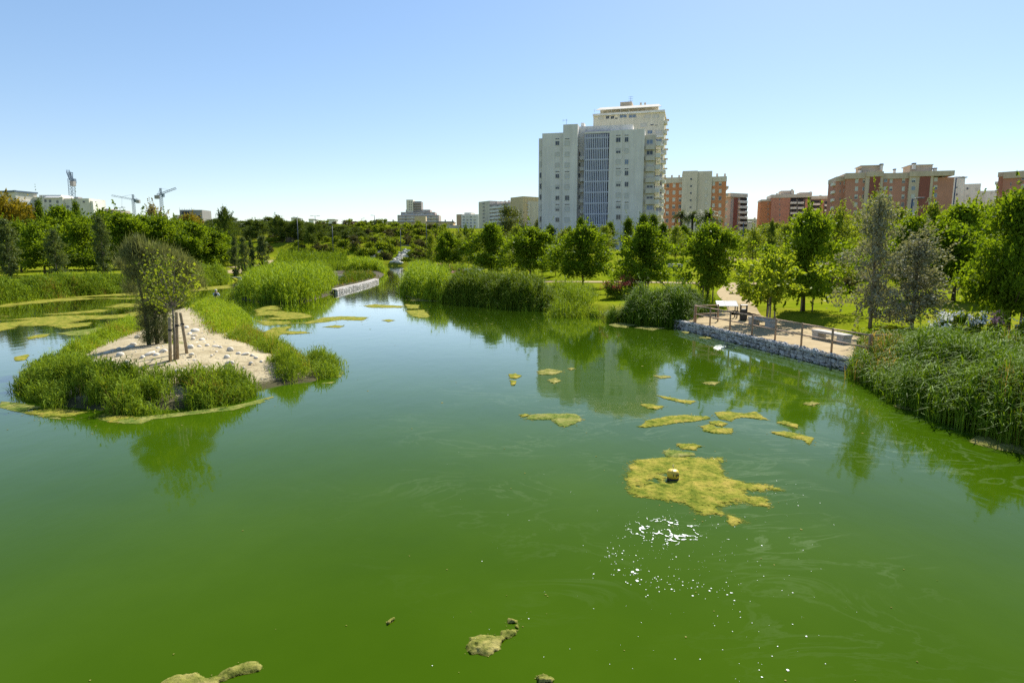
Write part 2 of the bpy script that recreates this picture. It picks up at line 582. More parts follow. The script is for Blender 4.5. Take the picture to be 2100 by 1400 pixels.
# ---- draped sand sheets: deck and paths
def drape(name, poly, step, lift=0.03, mat=None, flat=None):
    lo = poly.min(0); hi = poly.max(0)
    ax = np.arange(lo[0] - step, hi[0] + 2 * step, step); ay = np.arange(lo[1] - step, hi[1] + 2 * step, step)
    X, Y = np.meshgrid(ax, ay)
    d = psd(X, Y, poly) + 0.5 * step * (fbm(X / 1.5, Y / 1.5, 3) - 0.5)
    # pull outer points onto the outline so that the edge stays clean
    Z = tz(X, Y) + lift if flat is None else np.full(X.shape, flat)
    ok = d > -step * 0.3
    ii = np.arange(X.size).reshape(X.shape)
    q = ok[:-1, :-1] & ok[:-1, 1:] & ok[1:, 1:] & ok[1:, :-1]
    F = np.stack([ii[:-1, :-1][q], ii[:-1, 1:][q], ii[1:, 1:][q], ii[1:, :-1][q]], 1)
    used, inv = np.unique(F, return_inverse=True)
    Vv = np.stack([X.ravel(), Y.ravel(), Z.ravel()], 1)[used]
    return structure(link(name, fast_mesh(name, Vv, inv.reshape(F.shape), mat or M_sand, smooth=True)))

drape("sand_terrace", deck_poly, 0.2, flat=DECK_Z)

def ground_hit(px, py):
    d = ray(px, py)
    t = 5.0
    for k in range(4000):
        p = d * t + np.array((0, 0, CAM_Z))
        if p[2] <= tzf(p[0], p[1]):
            return p
        t += max(0.05, t * 0.004)
    return d * 200
def ribbon(name, pts, width, step=0.3, mat=None, lift=0.035):
    P = [np.array(p[:2]) for p in pts]
    # smooth the centre line
    for _ in range(3):
        Q = [P[0]]
        for a, b in zip(P[:-1], P[1:]):
            Q += [a * 0.75 + b * 0.25, a * 0.25 + b * 0.75]
        P = Q + [P[-1]]
    n_across = max(3, int(width / step))
    Vv = []
    for i, p in enumerate(P):
        t = P[min(i + 1, len(P) - 1)] - P[max(i - 1, 0)]
        t = t / (np.linalg.norm(t) + 1e-9)
        nrm = np.array((-t[1], t[0]))
        for k in range(n_across + 1):
            q = p + nrm * width * (k / n_across - 0.5)
            Vv.append((q[0], q[1], tzf(q[0], q[1]) + lift))
    Fv = []
    m = n_across + 1
    for i in range(len(P) - 1):
        for k in range(n_across):
            Fv.append((i * m + k, i * m + k + 1, (i + 1) * m + k + 1, (i + 1) * m + k))
    return structure(link(name, fast_mesh(name, np.array(Vv), np.array(Fv), mat or M_sand, smooth=True)))

ribbon("sand_path", [ground_hit(1530, 648), ground_hit(1520, 630), ground_hit(1500, 612), ground_hit(1490, 600), ground_hit(1502, 588), ground_hit(1508, 582)], 2.1, lift=0.05)
ribbon("sand_path", [ground_hit(870, 577.5), ground_hit(1000, 578), ground_hit(1200, 579), ground_hit(1350, 580), ground_hit(1508, 582), ground_hit(1620, 583)], 1.7, lift=0.05)
ribbon("sand_path", [ground_hit(1480, 531), ground_hit(1560, 535), ground_hit(1640, 539), ground_hit(1760, 543), ground_hit(1900, 545)], 5.0, lift=0.06)
ribbon("sand_path", [ground_hit(470, 549), ground_hit(530, 546), ground_hit(548, 538), ground_hit(553, 534)], 2.5, lift=0.06)

# ================================================================ VEGETATION
# ---- leaf colours
L_park = leafmat("park_tree_leaves", (0.045, 0.095, 0.006), (0.15, 0.225, 0.014), 0.48)
L_dark = leafmat("dark_tree_leaves", (0.038, 0.08, 0.008), (0.115, 0.175, 0.016), 0.4)
L_lime = leafmat("lime_leaves", (0.14, 0.22, 0.014), (0.27, 0.34, 0.03), 0.47)
L_airy = leafmat("airy_leaves", (0.0810, 0.1283, 0.0140), (0.1890, 0.2430, 0.0300), 0.45)
L_silver = leafmat("silver_leaves", (0.045, 0.06, 0.018), (0.28, 0.27, 0.18), 0.25, 0.6, tmul=(1.15, 1.15, 0.5))
L_column = leafmat("column_leaves", (0.035, 0.062, 0.018), (0.12, 0.155, 0.055), 0.3)
L_needle = leafmat("casuarina_needles", (0.075, 0.095, 0.032), (0.19, 0.205, 0.075), 0.38, tmul=(1.15, 1.1, 0.6))
L_pine = leafmat("pine_needles", (0.03, 0.06, 0.010), (0.09, 0.13, 0.02), 0.32)
L_ochre = leafmat("ochre_blossom_leaves", (0.075, 0.085, 0.010), (0.26, 0.205, 0.02), 0.35, nscale=0.5)
L_tan = leafmat("tan_leaves", (0.09, 0.09, 0.04), (0.28, 0.25, 0.13), 0.35)
L_euc = leafmat("eucalyptus_leaves", (0.0390, 0.0562, 0.0140), (0.1170, 0.1438, 0.0350), 0.3)
L_shrub = leafmat("hillside_shrub_leaves", (0.0675, 0.1148, 0.0120), (0.2025, 0.2700, 0.0220), 0.4)
L_shrubd = leafmat("dull_shrub_leaves", (0.03, 0.04, 0.014), (0.10, 0.10, 0.04), 0.25)
L_palm = leafmat("palm_fronds", (0.0325, 0.0562, 0.0100), (0.0975, 0.1313, 0.0250), 0.25)
L_red = leafmat("red_blossom", (0.13, 0.03, 0.025), (0.27, 0.075, 0.06), 0.3, tmul=(1, .8, .8))
L_white = leafmat("white_blossom", (0.45, 0.45, 0.42), (0.8, 0.8, 0.78), 0.35, tmul=(1, 1, 1))
L_pink = leafmat("pink_blossom", (0.4, 0.16, 0.2), (0.75, 0.42, 0.45), 0.35, tmul=(1, .9, .9))
L_reed = leafmat("reed_blades", (0.055, 0.115, 0.006), (0.185, 0.265, 0.02), 0.32, nscale=0.5)
L_reedy = leafmat("bright_reed_blades", (0.1148, 0.2025, 0.0100), (0.2565, 0.3510, 0.0220), 0.32, nscale=0.4)
L_reedd = leafmat("dark_reed_blades", (0.032, 0.075, 0.005), (0.125, 0.185, 0.014), 0.28, nscale=0.5)
L_reedn = leafmat("near_reed_blades", (0.024, 0.066, 0.004), (0.115, 0.195, 0.012), 0.27, 0.6, nscale=0.6, spec=0.08)
L_straw = leafmat("straw_blades", (0.16, 0.13, 0.03), (0.42, 0.30, 0.06), 0.4, nscale=0.6, tmul=(1.1, .95, .6))
M_bark = plain("tree_bark", (0.11, 0.085, 0.06), (0.055, 0.042, 0.03), 6, 0.9, 0.6, 0.02, 0.1)
M_barkp = plain("pale_bark", (0.26, 0.22, 0.16), (0.14, 0.11, 0.08), 6, 0.9, 0.5, 0.02, 0.1)
M_stake = plain("weathered_stake_wood", (0.40, 0.31, 0.20), (0.22, 0.165, 0.105), 9, 0.85, 0.4, 0.01, 0.15)
M_strap = plain("black_rubber_strap", (0.02, 0.02, 0.02), (0.012, 0.012, 0.012), 10, 0.6)

def leaf_quads(C, length, width, rng, up=0.2, out=None, droop=0.0, jit=0.35):
    """rhombic leaves at centres C (n,3)"""
    n = len(C)
    a = rng.normal(size=(n, 3))
    if out is not None:
        a = a * 0.8 + out * 0.9
    a[:, 2] += up - droop
    a /= np.linalg.norm(a, axis=1, keepdims=True) + 1e-9
    b = np.cross(a, rng.normal(size=(n, 3)))
    b /= np.linalg.norm(b, axis=1, keepdims=True) + 1e-9
    s = (1 + jit * rng.normal(size=(n, 1))).clip(0.45, 1.9)
    La = a * length * 0.5 * s; Wb = b * width * 0.5 * s
    V = np.stack([C - La, C + Wb - La * 0.1, C + La, C - Wb - La * 0.1], 1).reshape(-1, 3)
    F = np.arange(4 * n).reshape(n, 4)
    return V, F

def crown_points(env, K, per, sigma, rng, zlo, zhi, shell=0.55, flat=0.75, shoots=0):
    """clump centres in an envelope env(z,phi)->radius, then points about them"""
    cs = []
    while len(cs) < K:
        z = zlo + (zhi - zlo) * rng.random()
        phi = rng.random() * 2 * math.pi
        r = env(z, phi)
        if r <= 0.03 or rng.random() > (0.25 + r):
            continue
        f = rng.random() ** (shell)
        cs.append((r * f * math.cos(phi), r * f * math.sin(phi), z))
    cs = np.array(cs)
    w = rng.random(K) * 0.8 + 0.6
    cnt = np.maximum(1, (per * w).astype(int))
    idx = np.repeat(np.arange(K), cnt)
    P = rng.normal(size=(len(idx), 3)) * sigma * (w[idx][:, None] ** 0.5)
    P[:, 2] *= flat
    P = cs[idx] + P
    if shoots:
        k = rng.choice(K, shoots, replace=False)
        ext = []
        for q in k:
            c = cs[q]
            d = np.array((c[0], c[1], (c[2] - (zlo + zhi) / 2) * 0.9 + 0.35 * (zhi - zlo) * 0.3))
            d = d / (np.linalg.norm(d) + 1e-6) + rng.normal(size=3) * 0.2
            L = (0.10 + 0.13 * rng.random()) * (zhi - zlo)
            t = rng.random(30)
            ext.append(c + np.outer(t, d) * L * 1.3 + rng.normal(size=(30, 3)) * 0.05 * (zhi - zlo) * 0.35 * (1.15 - t)[:, None])
        P = np.concatenate([P] + ext)
    return P, cs

def trunk_mb(h, r, crown_lo, cs, rng, limbs=9, bend=0.12, sides=8, top=0.8):
    mb = MB()
    pts = []; rad = []
    n = 7
    off = np.zeros(2)
    for i in range(n):
        t = i / (n - 1)
        off = off + rng.normal(size=2) * bend * 0.3
        pts.append((off[0] * t, off[1] * t, h * top * t)); rad.append(r * (1.25 if i == 0 else 1.0) * (1 - 0.82 * t) + 0.008)
    mb.tube(pts, rad, sides)
    if len(cs):
        sel = rng.choice(len(cs), min(limbs, len(cs)), replace=False)
        for q in sel:
            c = cs[q]
            z0 = max(crown_lo * 0.85, min(c[2] - 0.25 * (h - crown_lo), h * top * 0.9))
            t = z0 / (h * top)
            i = min(int(t * (n - 1)), n - 2); ft = t * (n - 1) - i
            s0 = np.array(pts[i]) * (1 - ft) + np.array(pts[i + 1]) * ft
            rr = r * (1 - 0.8 * t) * 0.55
            mid = s0 * 0.45 + c * 0.55 + np.array((0, 0, -0.03 * h))
            mb.tube([s0, mid, c], [rr, rr * 0.6, rr * 0.2], 5, cap=False)
    return mb

def wob(rng, k=5, amp=0.22):
    ph = rng.random((k, 3)) * 6.28
    am = rng.normal(size=k) * amp / math.sqrt(k)
    fr = rng.integers(1, 5, size=k); fz = rng.random(k) * 3
    def f(z, phi):
        return 1 + sum(am[i] * math.sin(fr[i] * phi + fz[i] * z + ph[i, 0]) * 1.6 for i in range(k))
    return f

class Proto:
    pass
PROTOS = {}
def make_proto(key, seed, h, w, lo, K, per, sigma, leaf, mat, shape, bark=None, trunk_r=0.1, shell=0.5, flat=0.75, shoots=0, up=0.2, droop=0.0, limbs=9, bend=0.1, top=0.8, wamp=0.25):
    rng = np.random.default_rng(seed)
    f = wob(rng, 5, wamp)
    def env(z, phi):
        t = (z - lo) / (h - lo)
        return max(0.0, shape(t)) * w / 2 * f(z, phi)
    P, cs = crown_points(env, K, per, sigma, rng, lo, h, shell, flat, shoots)
    cen = np.array((0, 0, (lo + h) / 2))
    out = P - cen
    out /= np.linalg.norm(out, axis=1, keepdims=True) + 1e-6
    Vv, Ff = leaf_quads(P, leaf[0], leaf[1], rng, up, out, droop)
    p = Proto()
    p.h = float(np.quantile(P[:, 2], 0.992)); p.w = 2.0 * float(np.quantile(np.hypot(P[:, 0], P[:, 1]), 0.95))
    p.crown = fast_mesh("crown", Vv, Ff, mat)
    p.trunk = trunk_mb(h, trunk_r, lo, cs, rng, limbs, bend, top=top).mesh("trunk", bark or M_bark, True)
    PROTOS[key] = p
    return p

sh_round = lambda t: (max(0, 1 - abs(2 * t - 0.75) ** 2.3 * 0.62) if t > 0.38 else 0.80 + 0.5 * t) * (1 if t < 0.97 else 0.7)
sh_park = lambda t: math.sin(math.pi * min(1, 0.22 + 0.78 * t) ** 0.85) ** 0.75 if t < 1 else 0
sh_cone = lambda t: (1 - t) ** 0.8 * min(1, 0.5 + t * 3)
sh_col = lambda t: min(1, t * 5 + 0.55) * min(1, (1 - t) * 3.2) ** 0.6
sh_umb = lambda t: math.sqrt(max(0, 1 - (1.15 * t - 0.35) ** 2)) if t > 0.02 else 0.6
sh_dome = lambda t: math.sqrt(max(0, 1 - t * t))
sh_vase = lambda t: min(1, 0.35 + 0.9 * t) * min(1, (1 - t) * 3.0) ** 0.6

for i in range(3):
    make_proto(f"park{i}", 100 + i, 8.0, 5.6, 1.75, 140, 105, 0.36, (0.27, 0.15), L_park, sh_park, trunk_r=0.13, shoots=42, up=0.1, wamp=0.34)
for i in range(2):
    make_proto(f"dense{i}", 120 + i, 7.0, 5.8, 1.5, 170, 120, 0.37, (0.23, 0.13), L_park, sh_park, trunk_r=0.14, shoots=50, up=0.05, wamp=0.34)
make_proto("darktree", 131, 7.5, 6.0, 1.5, 150, 90, 0.36, (0.2, 0.11), L_dark, sh_park, trunk_r=0.15, shoots=45)
make_proto("lime", 140, 4.2, 5.2, 1.55, 78, 62, 0.24, (0.22, 0.105), L_lime, sh_vase, trunk_r=0.055, shoots=55, shell=0.6, up=0.0, flat=0.5, wamp=0.4, top=0.62, limbs=20)
for i in range(2):
    make_proto(f"airy{i}", 150 + i, 8.0, 4.4, 1.2, 120, 46, 0.34, (0.22, 0.11), L_airy, sh_park, trunk_r=0.07, shoots=40, shell=0.6, limbs=22, wamp=0.4)
for i in range(2):
    make_proto(f"silver{i}", 160 + i, 7.2, 3.5, 0.7, 120, 54, 0.24, (0.15, 0.10), L_silver, lambda t: min(1, 0.72 + t * 1.4) * max(0.02, 1 - t) ** 0.62, M_barkp, 0.09, shoots=36, shell=0.62, limbs=22, wamp=0.45, top=0.95)
for i in range(2):
    make_proto(f"column{i}", 170 + i, 9.0, 2.2, 0.5, 120, 62, 0.24, (0.22, 0.12), L_column, sh_col, M_barkp, 0.12, shoots=16, shell=0.5, limbs=10, wamp=0.25, top=0.95)
make_proto("cypress", 176, 9.0, 1.6, 0.3, 110, 60, 0.18, (0.2, 0.08), L_pine, sh_col, trunk_r=0.1, shell=0.5, up=0.6, wamp=0.15, top=0.95)
for i in range(2):
    make_proto(f"pine{i}", 180 + i, 10.0, 8.0, 2.2, 100, 70, 0.62, (0.42, 0.2), L_pine, sh_park, trunk_r=0.2, shoots=20, wamp=0.3)
make_proto("ochre", 190, 8.0, 7.0, 1.5, 100, 70, 0.55, (0.36, 0.2), L_ochre, sh_umb, trunk_r=0.18, shoots=15)
make_proto("tan", 195, 9.0, 6.0, 1.5, 90, 36, 0.42, (0.34, 0.17), L_tan, sh_park, trunk_r=0.13, shoots=40, shell=0.6, limbs=25)
make_proto("euc", 197, 14.0, 9.0, 3.0, 90, 85, 0.65, (0.42, 0.18), L_euc, sh_park, M_barkp, 0.24, shoots=14, droop=0.4, wamp=0.4)
make_proto("conic", 199, 9.0, 3.6, 0.8, 110, 60, 0.3, (0.26, 0.12), L_dark, sh_cone, trunk_r=0.1, shoots=20, top=0.95)
for i in range(3):
    make_proto(f"shrub{i}", 200 + i, 1.6, 2.2, 0.05, 34, 30, 0.2, (0.26, 0.12), [L_shrub, L_shrubd, L_shrub][i], sh_dome, trunk_r=0.03, shoots=10, limbs=5, wamp=0.3, up=0.4)

TREES = []
def plant(name, key, px, Y, top_py, wpx, label, cat="tree", group=None, rz=None, base_z=None, zs=None, x=None):
    """copy of a proto standing at distance Y under pixel column px, its top at top_py"""
    p = PROTOS[key]
    X = XG(px, Y, 520) if x is None else x
    z0 = tzf(X, Y) if base_z is None else base_z
    if zs is None:
        H = W(px, top_py, Y)[2] - z0
        H = max(H, 0.6)
    else:
        H = zs
    Wm = 1.03 * wpx * Y / FPX
    root = empty(name, (X, Y, z0 - 0.03), random.random() * 6.28 if rz is None else rz)
    root.scale = (Wm / p.w, Wm / p.w, H / p.h)
    tag(root, label, cat, group)
    link("trunk", p.trunk, root)
    link("crown", p.crown, root)
    TREES.append((px, Y, root))
    return root

random.seed(11)
# ---- trees of the lawn behind the right bank
g_lawn = "broadleaf trees on the lawn behind the right bank"
plant("broadleaf_tree", "park0", 1455, 50, 462, 118, "round dense broadleaf tree between two stakes left of the sand path", group=g_lawn)
plant("broadleaf_tree", "park1", 1320, 60, 463, 128, "wide broadleaf tree with one stake behind the red flowering shrub", group=g_lawn)
plant("broadleaf_tree", "park2", 1196, 70, 466, 118, "spreading broadleaf tree standing directly below the louvred tower", group=g_lawn)
plant("broadleaf_tree", "park0", 1088, 84, 468, 108, "broadleaf tree second from the end of the lawn row, beside the tower's left edge", group=g_lawn)
plant("broadleaf_tree", "park1", 1006, 92, 460, 100, "pointed broadleaf tree at the far end of the lawn row below the slab block", group=g_lawn)
plant("broadleaf_tree", "park2", 920, 135, 476, 66, "small rounded tree beside the stepped cascade", group=g_lawn)
plant("broadleaf_tree", "dense0", 1655, 44, 436, 178, "big dark dense tree with two stakes and round shadow on the lawn", group=g_lawn)
plant("broadleaf_tree", "dense1", 1868, 52, 448, 150, "dark tree half hidden behind the two silvery trees", group=g_lawn)
plant("broadleaf_tree", "park1", 1965, 50, 424, 190, "bright green sprawling tree between the silvery trees and the big dark tree", group=g_lawn)
plant("broadleaf_tree", "dense0", 2085, 31, 396, 235, "tall dark tree with thick trunk cut by the right picture edge", group=g_lawn, rz=2.2)
plant("young_tree", "lime", 1581, 38.6, 521, 172, "small lime green tree propped by stakes beside the bench", group="young trees held by stakes", rz=1.0)
plant("silver_tree", "silver0", 1797, 35, 404, 150, "tall sparse silvery grey tree, the larger of the pair above the reeds", group="silvery trees by the jetty")
plant("silver_tree", "silver1", 1884, 34, 468, 120, "shorter darker silvery tree, right one of the pair above the reeds", group="silvery trees by the jetty")

g_back = "airy trees behind the right lawn"
back = [("airy0", 1545, 82, 468, 70), ("airy1", 1610, 92, 458, 80), ("airy0", 1715, 78, 425, 110), ("airy1", 1790, 66, 392, 100),
        ("airy0", 1760, 84, 430, 120), ("airy1", 1905, 74, 415, 110), ("airy0", 1985, 70, 408, 100), ("airy1", 2040, 84, 402, 110),
        ("airy0", 2105, 64, 385, 110), ("airy1", 1240, 112, 462, 70), ("airy0", 1155, 118, 470, 60), ("airy1", 1385, 100, 463, 62),
        ("airy0", 1505, 96, 478, 60), ("airy1", 1060, 125, 462, 70), ("airy0", 970, 140, 470, 66), ("airy1", 1680, 100, 440, 90),
        ("airy0", 1840, 92, 425, 120), ("airy1", 1945, 96, 425, 120), ("airy0", 2010, 110, 420, 110), ("airy0", 1575, 118, 462, 80),
        ("airy1", 885, 165, 480, 50), ("airy0", 945, 175, 476, 50)]
lab_b = ["airy tree in the sky gap between pinkish block and red brick block", "airy tree below the left wall of the mid-distance red brick block", "airy tree left of the silvery pair below the big red block",
         "tallest airy tree, rising above the larger silvery tree", "airy tree behind the tallest airy one, below the big red block's first pilaster", "airy tree below the big red block's right end", "airy tree below the pale stepped block",
         "airy tree below the right edge brick block", "airy tree cut by the right picture edge", "airy tree under the louvred bay of the grey tower", "airy tree under the left corner of the grey tower",
         "airy tree between the wide and the round broadleaf trees of the lawn", "airy tree below the narrow pinkish block", "airy tree in front of the tall eucalyptus", "airy tree below the left end of the slab block",
         "airy tree below the white balconies of the red brick block", "airy tree behind the shorter silvery tree", "airy tree behind the bright green sprawling tree", "airy tree behind the big dark tree, left side",
         "airy tree behind the thin dark cypress", "airy tree above the cascade's right side", "airy tree below the small white block with many windows"]
for (k, px, Y, t, w), lb in zip(back, lab_b):
    plant("airy_tree", k, px, Y, t, w, lb, group=g_back)
g_con = "dark pointed trees at the foot of the tower"
ords = ["leftmost", "second from the left", "third from the left", "fourth from the left", "fifth from the left", "sixth from the left", "seventh from the left", "eighth from the left", "ninth from the left", "rightmost"]
pxs = sorted([1190, 1250, 1287, 1318, 1338, 1128, 1165, 1400, 1215, 1358])
for px, t, w, y in [(1190, 446, 34, 140), (1250, 456, 34, 138), (1287, 448, 38, 136), (1318, 440, 42, 134), (1338, 441, 40, 137), (1128, 462, 40, 142), (1165, 468, 36, 140), (1400, 462, 34, 130), (1215, 462, 40, 139), (1358, 458, 36, 138)]:
    plant("pointed_tree", "conic", px, y, t, w, "dark pointed tree at the grey tower's foot, " + ords[pxs.index(px)] + " of ten", group=g_con)
plant("cypress_tree", "cypress", 1580, 75, 455, 18, "thin dark cypress rising left of the big staked tree", group=None)
plant("cypress_tree", "column0", 1140, 100, 492, 26, "slim columnar tree left of the spreading lawn tree")
for px, Y, t in [(1020, 96, 520), (1068, 92, 516), (1112, 90, 512), (1140, 88, 518)]:
    plant("clipped_tree", "darktree", px, Y, t, 34, "small dark clipped tree under the lawn row, " + {1020: "leftmost", 1068: "second from the left", 1112: "second from the right", 1140: "rightmost"}[px] + " of four", group="clipped trees in the lawn row's shade")
plant("eucalyptus_tree", "euc", 1045, 170, 424, 82, "tall grey green eucalyptus in front of the slab block")
plant("eucalyptus_tree", "euc", 1103, 190, 452, 30, "slim eucalyptus peeking out beside the tower's left edge")

# ---- left bank
g_l = "round trees on the left lawn"
left = [("dense1", 88, 106, 452, 118), ("dense0", 172, 104, 440, 120), ("park0", 255, 112, 432, 110), ("dense1", 335, 116, 440, 112), ("park1", 398, 118, 452, 100),
        ("park2", 440, 122, 470, 86), ("dense0", 40, 118, 450, 100), ("park1", 128, 132, 420, 110), ("park2", 215, 136, 428, 120), ("park0", 300, 140, 438, 120),
        ("dense0", 365, 142, 446, 110), ("park2", 5, 128, 448, 90), ("dense1", 455, 150, 478, 80), ("park0", 420, 138, 460, 90)]
left = [(k, px, Y, t + 6, w) for k, px, Y, t, w in left]
lab_l = ["round dark tree on the left lawn between the two nearest columnar trees", "large round tree with dark low crown on the left lawn",
         "rounded tree rising behind the tall thin columnar tree", "rounded tree directly behind the feathery island tree", "round tree above the reeds right of the feathery island tree",
         "small round tree beside the row of four columnar trees", "round tree just right of the columnar tree at the left picture edge", "tall grove tree below the right half of the cream hilltop building",
         "tall grove tree below the low grey brown building", "tall grove tree below the left distant crane", "tall grove tree below the unfinished building shell", "grove tree at the left picture edge under the ochre tree",
         "small grove tree farthest right, behind the row of four columnar trees", "grove tree second from the right end, left of the pine standing clear"]
for i, (k, px, Y, t, w) in enumerate(left):
    plant("broadleaf_tree", k, px, Y, t, w, lab_l[i], group=g_l)
g_c = "columnar trees on the left lawn"
for k, px, Y, t, w, lb in [("column0", 16, 94, 450, 44, "columnar grey green tree at the left picture edge"), ("column1", 113, 92, 472, 40, "columnar tree standing before the round dark grove, second from the left edge"),
                           ("column0", 210, 100, 446, 32, "tall thin columnar tree with pale gaps in the grove"), ("column1", 481, 108, 487, 20, "columnar tree beside the left terrace, leftmost of four in a row"),
                           ("column0", 500, 106, 487, 20, "columnar tree, second of four in a row beside the left terrace"), ("column1", 515, 112, 490, 16, "thin columnar tree, third of four in a row beside the left terrace"),
                           ("column0", 538, 114, 484, 26, "columnar tree by the sand path, last of four in a row")]:
    plant("columnar_tree", k, px, Y, t, w, lb, group=g_c)
# ---- hilltop wood behind the left lawn
g_w = "trees of the hilltop wood"
plant("ochre_tree", "ochre", 12, 160, 402, 100, "yellow ochre blossoming tree at the left picture edge", group=g_w)
plant("ochre_tree", "ochre", 66, 172, 424, 70, "small ochre tinged tree below the cream building", group=g_w)
plant("ochre_tree", "ochre", 132, 178, 430, 60, "ochre tinged tree in front of the cream building's middle", group=g_w)
plant("dark_conifer", "conic", 90, 168, 412, 30, "dark upright conifer in front of the cream building's left half", group=g_w)
plant("dark_conifer", "conic", 165, 168, 414, 30, "dark upright conifer in front of the cream building's right half", group=g_w)
plant("bare_looking_tree", "tan", 322, 165, 416, 64, "pale tan sparse tree under the right crane", group=g_w)
plant("ochre_tree", "ochre", 392, 168, 440, 54, "orange tinged tree in front of the building shell", group=g_w)
plant("pine_tree", "pine0", 466, 185, 428, 46, "tall dark pine standing clear above the hilltop wood", group=g_w)
rng = np.random.default_rng(5)
for i in range(46):
    px = 400 + i * 7.6 + rng.normal() * 4
    Y = 215 + rng.random() * 60
    t = 457 + rng.normal() * 5 - 6 * math.exp(-((px - 560) / 60) ** 2) + (9 if px > 670 else 0)
    plant("pine_tree", ["pine0", "pine1"][i % 2], px, Y, t, 34 + rng.random() * 16, "dark evergreen in the wood along the hilltop skyline", group=g_w)
for i in range(26):
    px = -20 + i * 17 + rng.normal() * 5
    Y = 160 + rng.random() * 45
    k = ["pine1", "park0", "airy0", "darktree", "park2"][i % 5]
    plant("mixed_tree", k, px, Y, 457 + rng.normal() * 6, 70 + rng.random() * 26, "mixed green tree filling the slope behind the left grove", group=g_w)
for i in range(26):
    px = 690 + i * 14.5 + rng.normal() * 4
    Y = 285 + rng.random() * 40
    t = 474 + rng.normal() * 2
    plant("mixed_tree", ["pine0", "airy1", "euc", "darktree"][i % 4], px, Y, t, 22 + rng.random() * 14, "small tree along the road at the top of the terraces", group=g_w)
g_t = "trees lining the street before the apartment blocks"
for i in range(34):
    px = 1370 + i * 22 + rng.normal() * 6
    Y = 125 + rng.random() * 40
    plant("street_tree", ["airy0", "park1", "airy1", "darktree"][i % 4], px, Y, 476 + rng.normal() * 8 - (px - 1370) * 0.03, 60 + rng.random() * 20, "green street tree screening the foot of the apartment blocks", group=g_t)

for i in range(16):
    px = 945 + i * 11 + rng.normal() * 3
    plant("mixed_tree", ["airy0", "darktree", "park2", "airy1"][i % 4], px, 205 + rng.random() * 40, 470 + rng.normal() * 3, 26 + rng.random() * 12, "small tree on the slope below the white and slab blocks", group=g_w)

# ---- hillside shrubs on the terraces
g_s = "shrubs on the terraced hillside"
rng = np.random.default_rng(8)
n = 0
while n < 296:
    Y = 206 + rng.random() * 66
    px = 540 + rng.random() * 380 if n < 170 else 735 + rng.random() * 190
    X = XG(px, Y, 500)
    if -psd(np.array([X]), np.array([Y]), pond)[0] < 1.5:
        continue
    if 228 < Y < 233 or (abs(px - (812 + (Y - 206) * 1.5)) < 17 and Y < 227):
        continue
    s = 1.1 + rng.random() * 1.25
    k = int(rng.integers(0, 3)) if Y < 232 else [0, 2, 0, 1][int(rng.integers(0, 4))]
    o = plant("hillside_shrub", f"shrub{k}", px, Y, 0, s * 2.1 * FPX / Y, ["bright green shrub planted on the terraced hillside", "dull brownish shrub planted on the terraced hillside", "bright green shrub planted on the terraced hillside"][k], "shrub", g_s, zs=s * 1.25)
    n += 1
# low dark shrubs by the path on the right lawn
for px, py, w, h, lb in [(1535, 605, 46, 1.3, "dark low bush beside the bend of the sand path"), (1560, 607, 40, 1.1, "dark low bush under the lime green tree's crown"),
                         (1705, 598, 60, 1.7, "rounded dark bush behind the big staked tree"), (1745, 600, 54, 1.5, "rounded dark bush left of the silvery trees")]:
    p = ground_hit(px, py)
    plant("low_bush", "shrub1", px, p[1], 0, w, lb, "bush", zs=h)

# ---- palms
def palm_mesh(seed, h, r):
    rng = np.random.default_rng(seed)
    mb = MB()
    mb.tube([(0, 0, 0), (0.1, 0, h * 0.5), (0.05, 0.05, h)], [0.32, 0.24, 0.28], 8)
    trunk = mb.mesh("trunk", M_bark, True)
    Vv = []; Ff = []
    def quad(a, b, c, d):
        o = len(Vv); Vv.extend([a, b, c, d]); Ff.append((o, o + 1, o + 2, o + 3))
    for k in range(44):
        phi = rng.random() * 6.283; el = R(-25 + 105 * rng.random())
        L = r * (0.85 + 0.3 * rng.random())
        d = np.array((math.cos(phi) * math.cos(el), math.sin(phi) * math.cos(el), math.sin(el)))
        side = np.array((-math.sin(phi), math.cos(phi), 0))
        p = np.array((0.05, 0.05, h)); prev = p
        for i in range(1, 9):
            t = i / 8
            q = np.array((0.05, 0.05, h)) + d * L * t + np.array((0, 0, -0.55 * L * t * t))
            for s in (-1, 1):
                wv = side * s * 0.34 * r / 2.4 * (1 - 0.6 * abs(t - 0.45)) + np.array((0, 0, -0.16))
                m = (prev + q) / 2
                quad(prev, prev * .45 + q * .55, q + wv * 0.9, m + wv)
            prev = q
    return trunk, fast_mesh("fronds", np.array(Vv), np.array(Ff), L_palm)
for i, (px, cy, r, lb) in enumerate([(1397, 440, 15, "slim palm with dark trunk, leftmost of the three before the orange block"), (1420, 442, 17, "palm in the middle of the three before the orange block"),
                                     (1451, 443, 25, "large bushy palm, rightmost of the three before the orange block")]):
    Y = 150
    c = W(px, cy, Y); z0 = tzf(c[0], Y)
    t, f = palm_mesh(300 + i, c[2] - z0, 1.35 * r * Y / FPX)
    root = empty("palm_tree", (c[0], Y, z0)); tag(root, lb, "palm", "palms before the orange block")
    link("trunk", t, root); link("fronds", f, root)

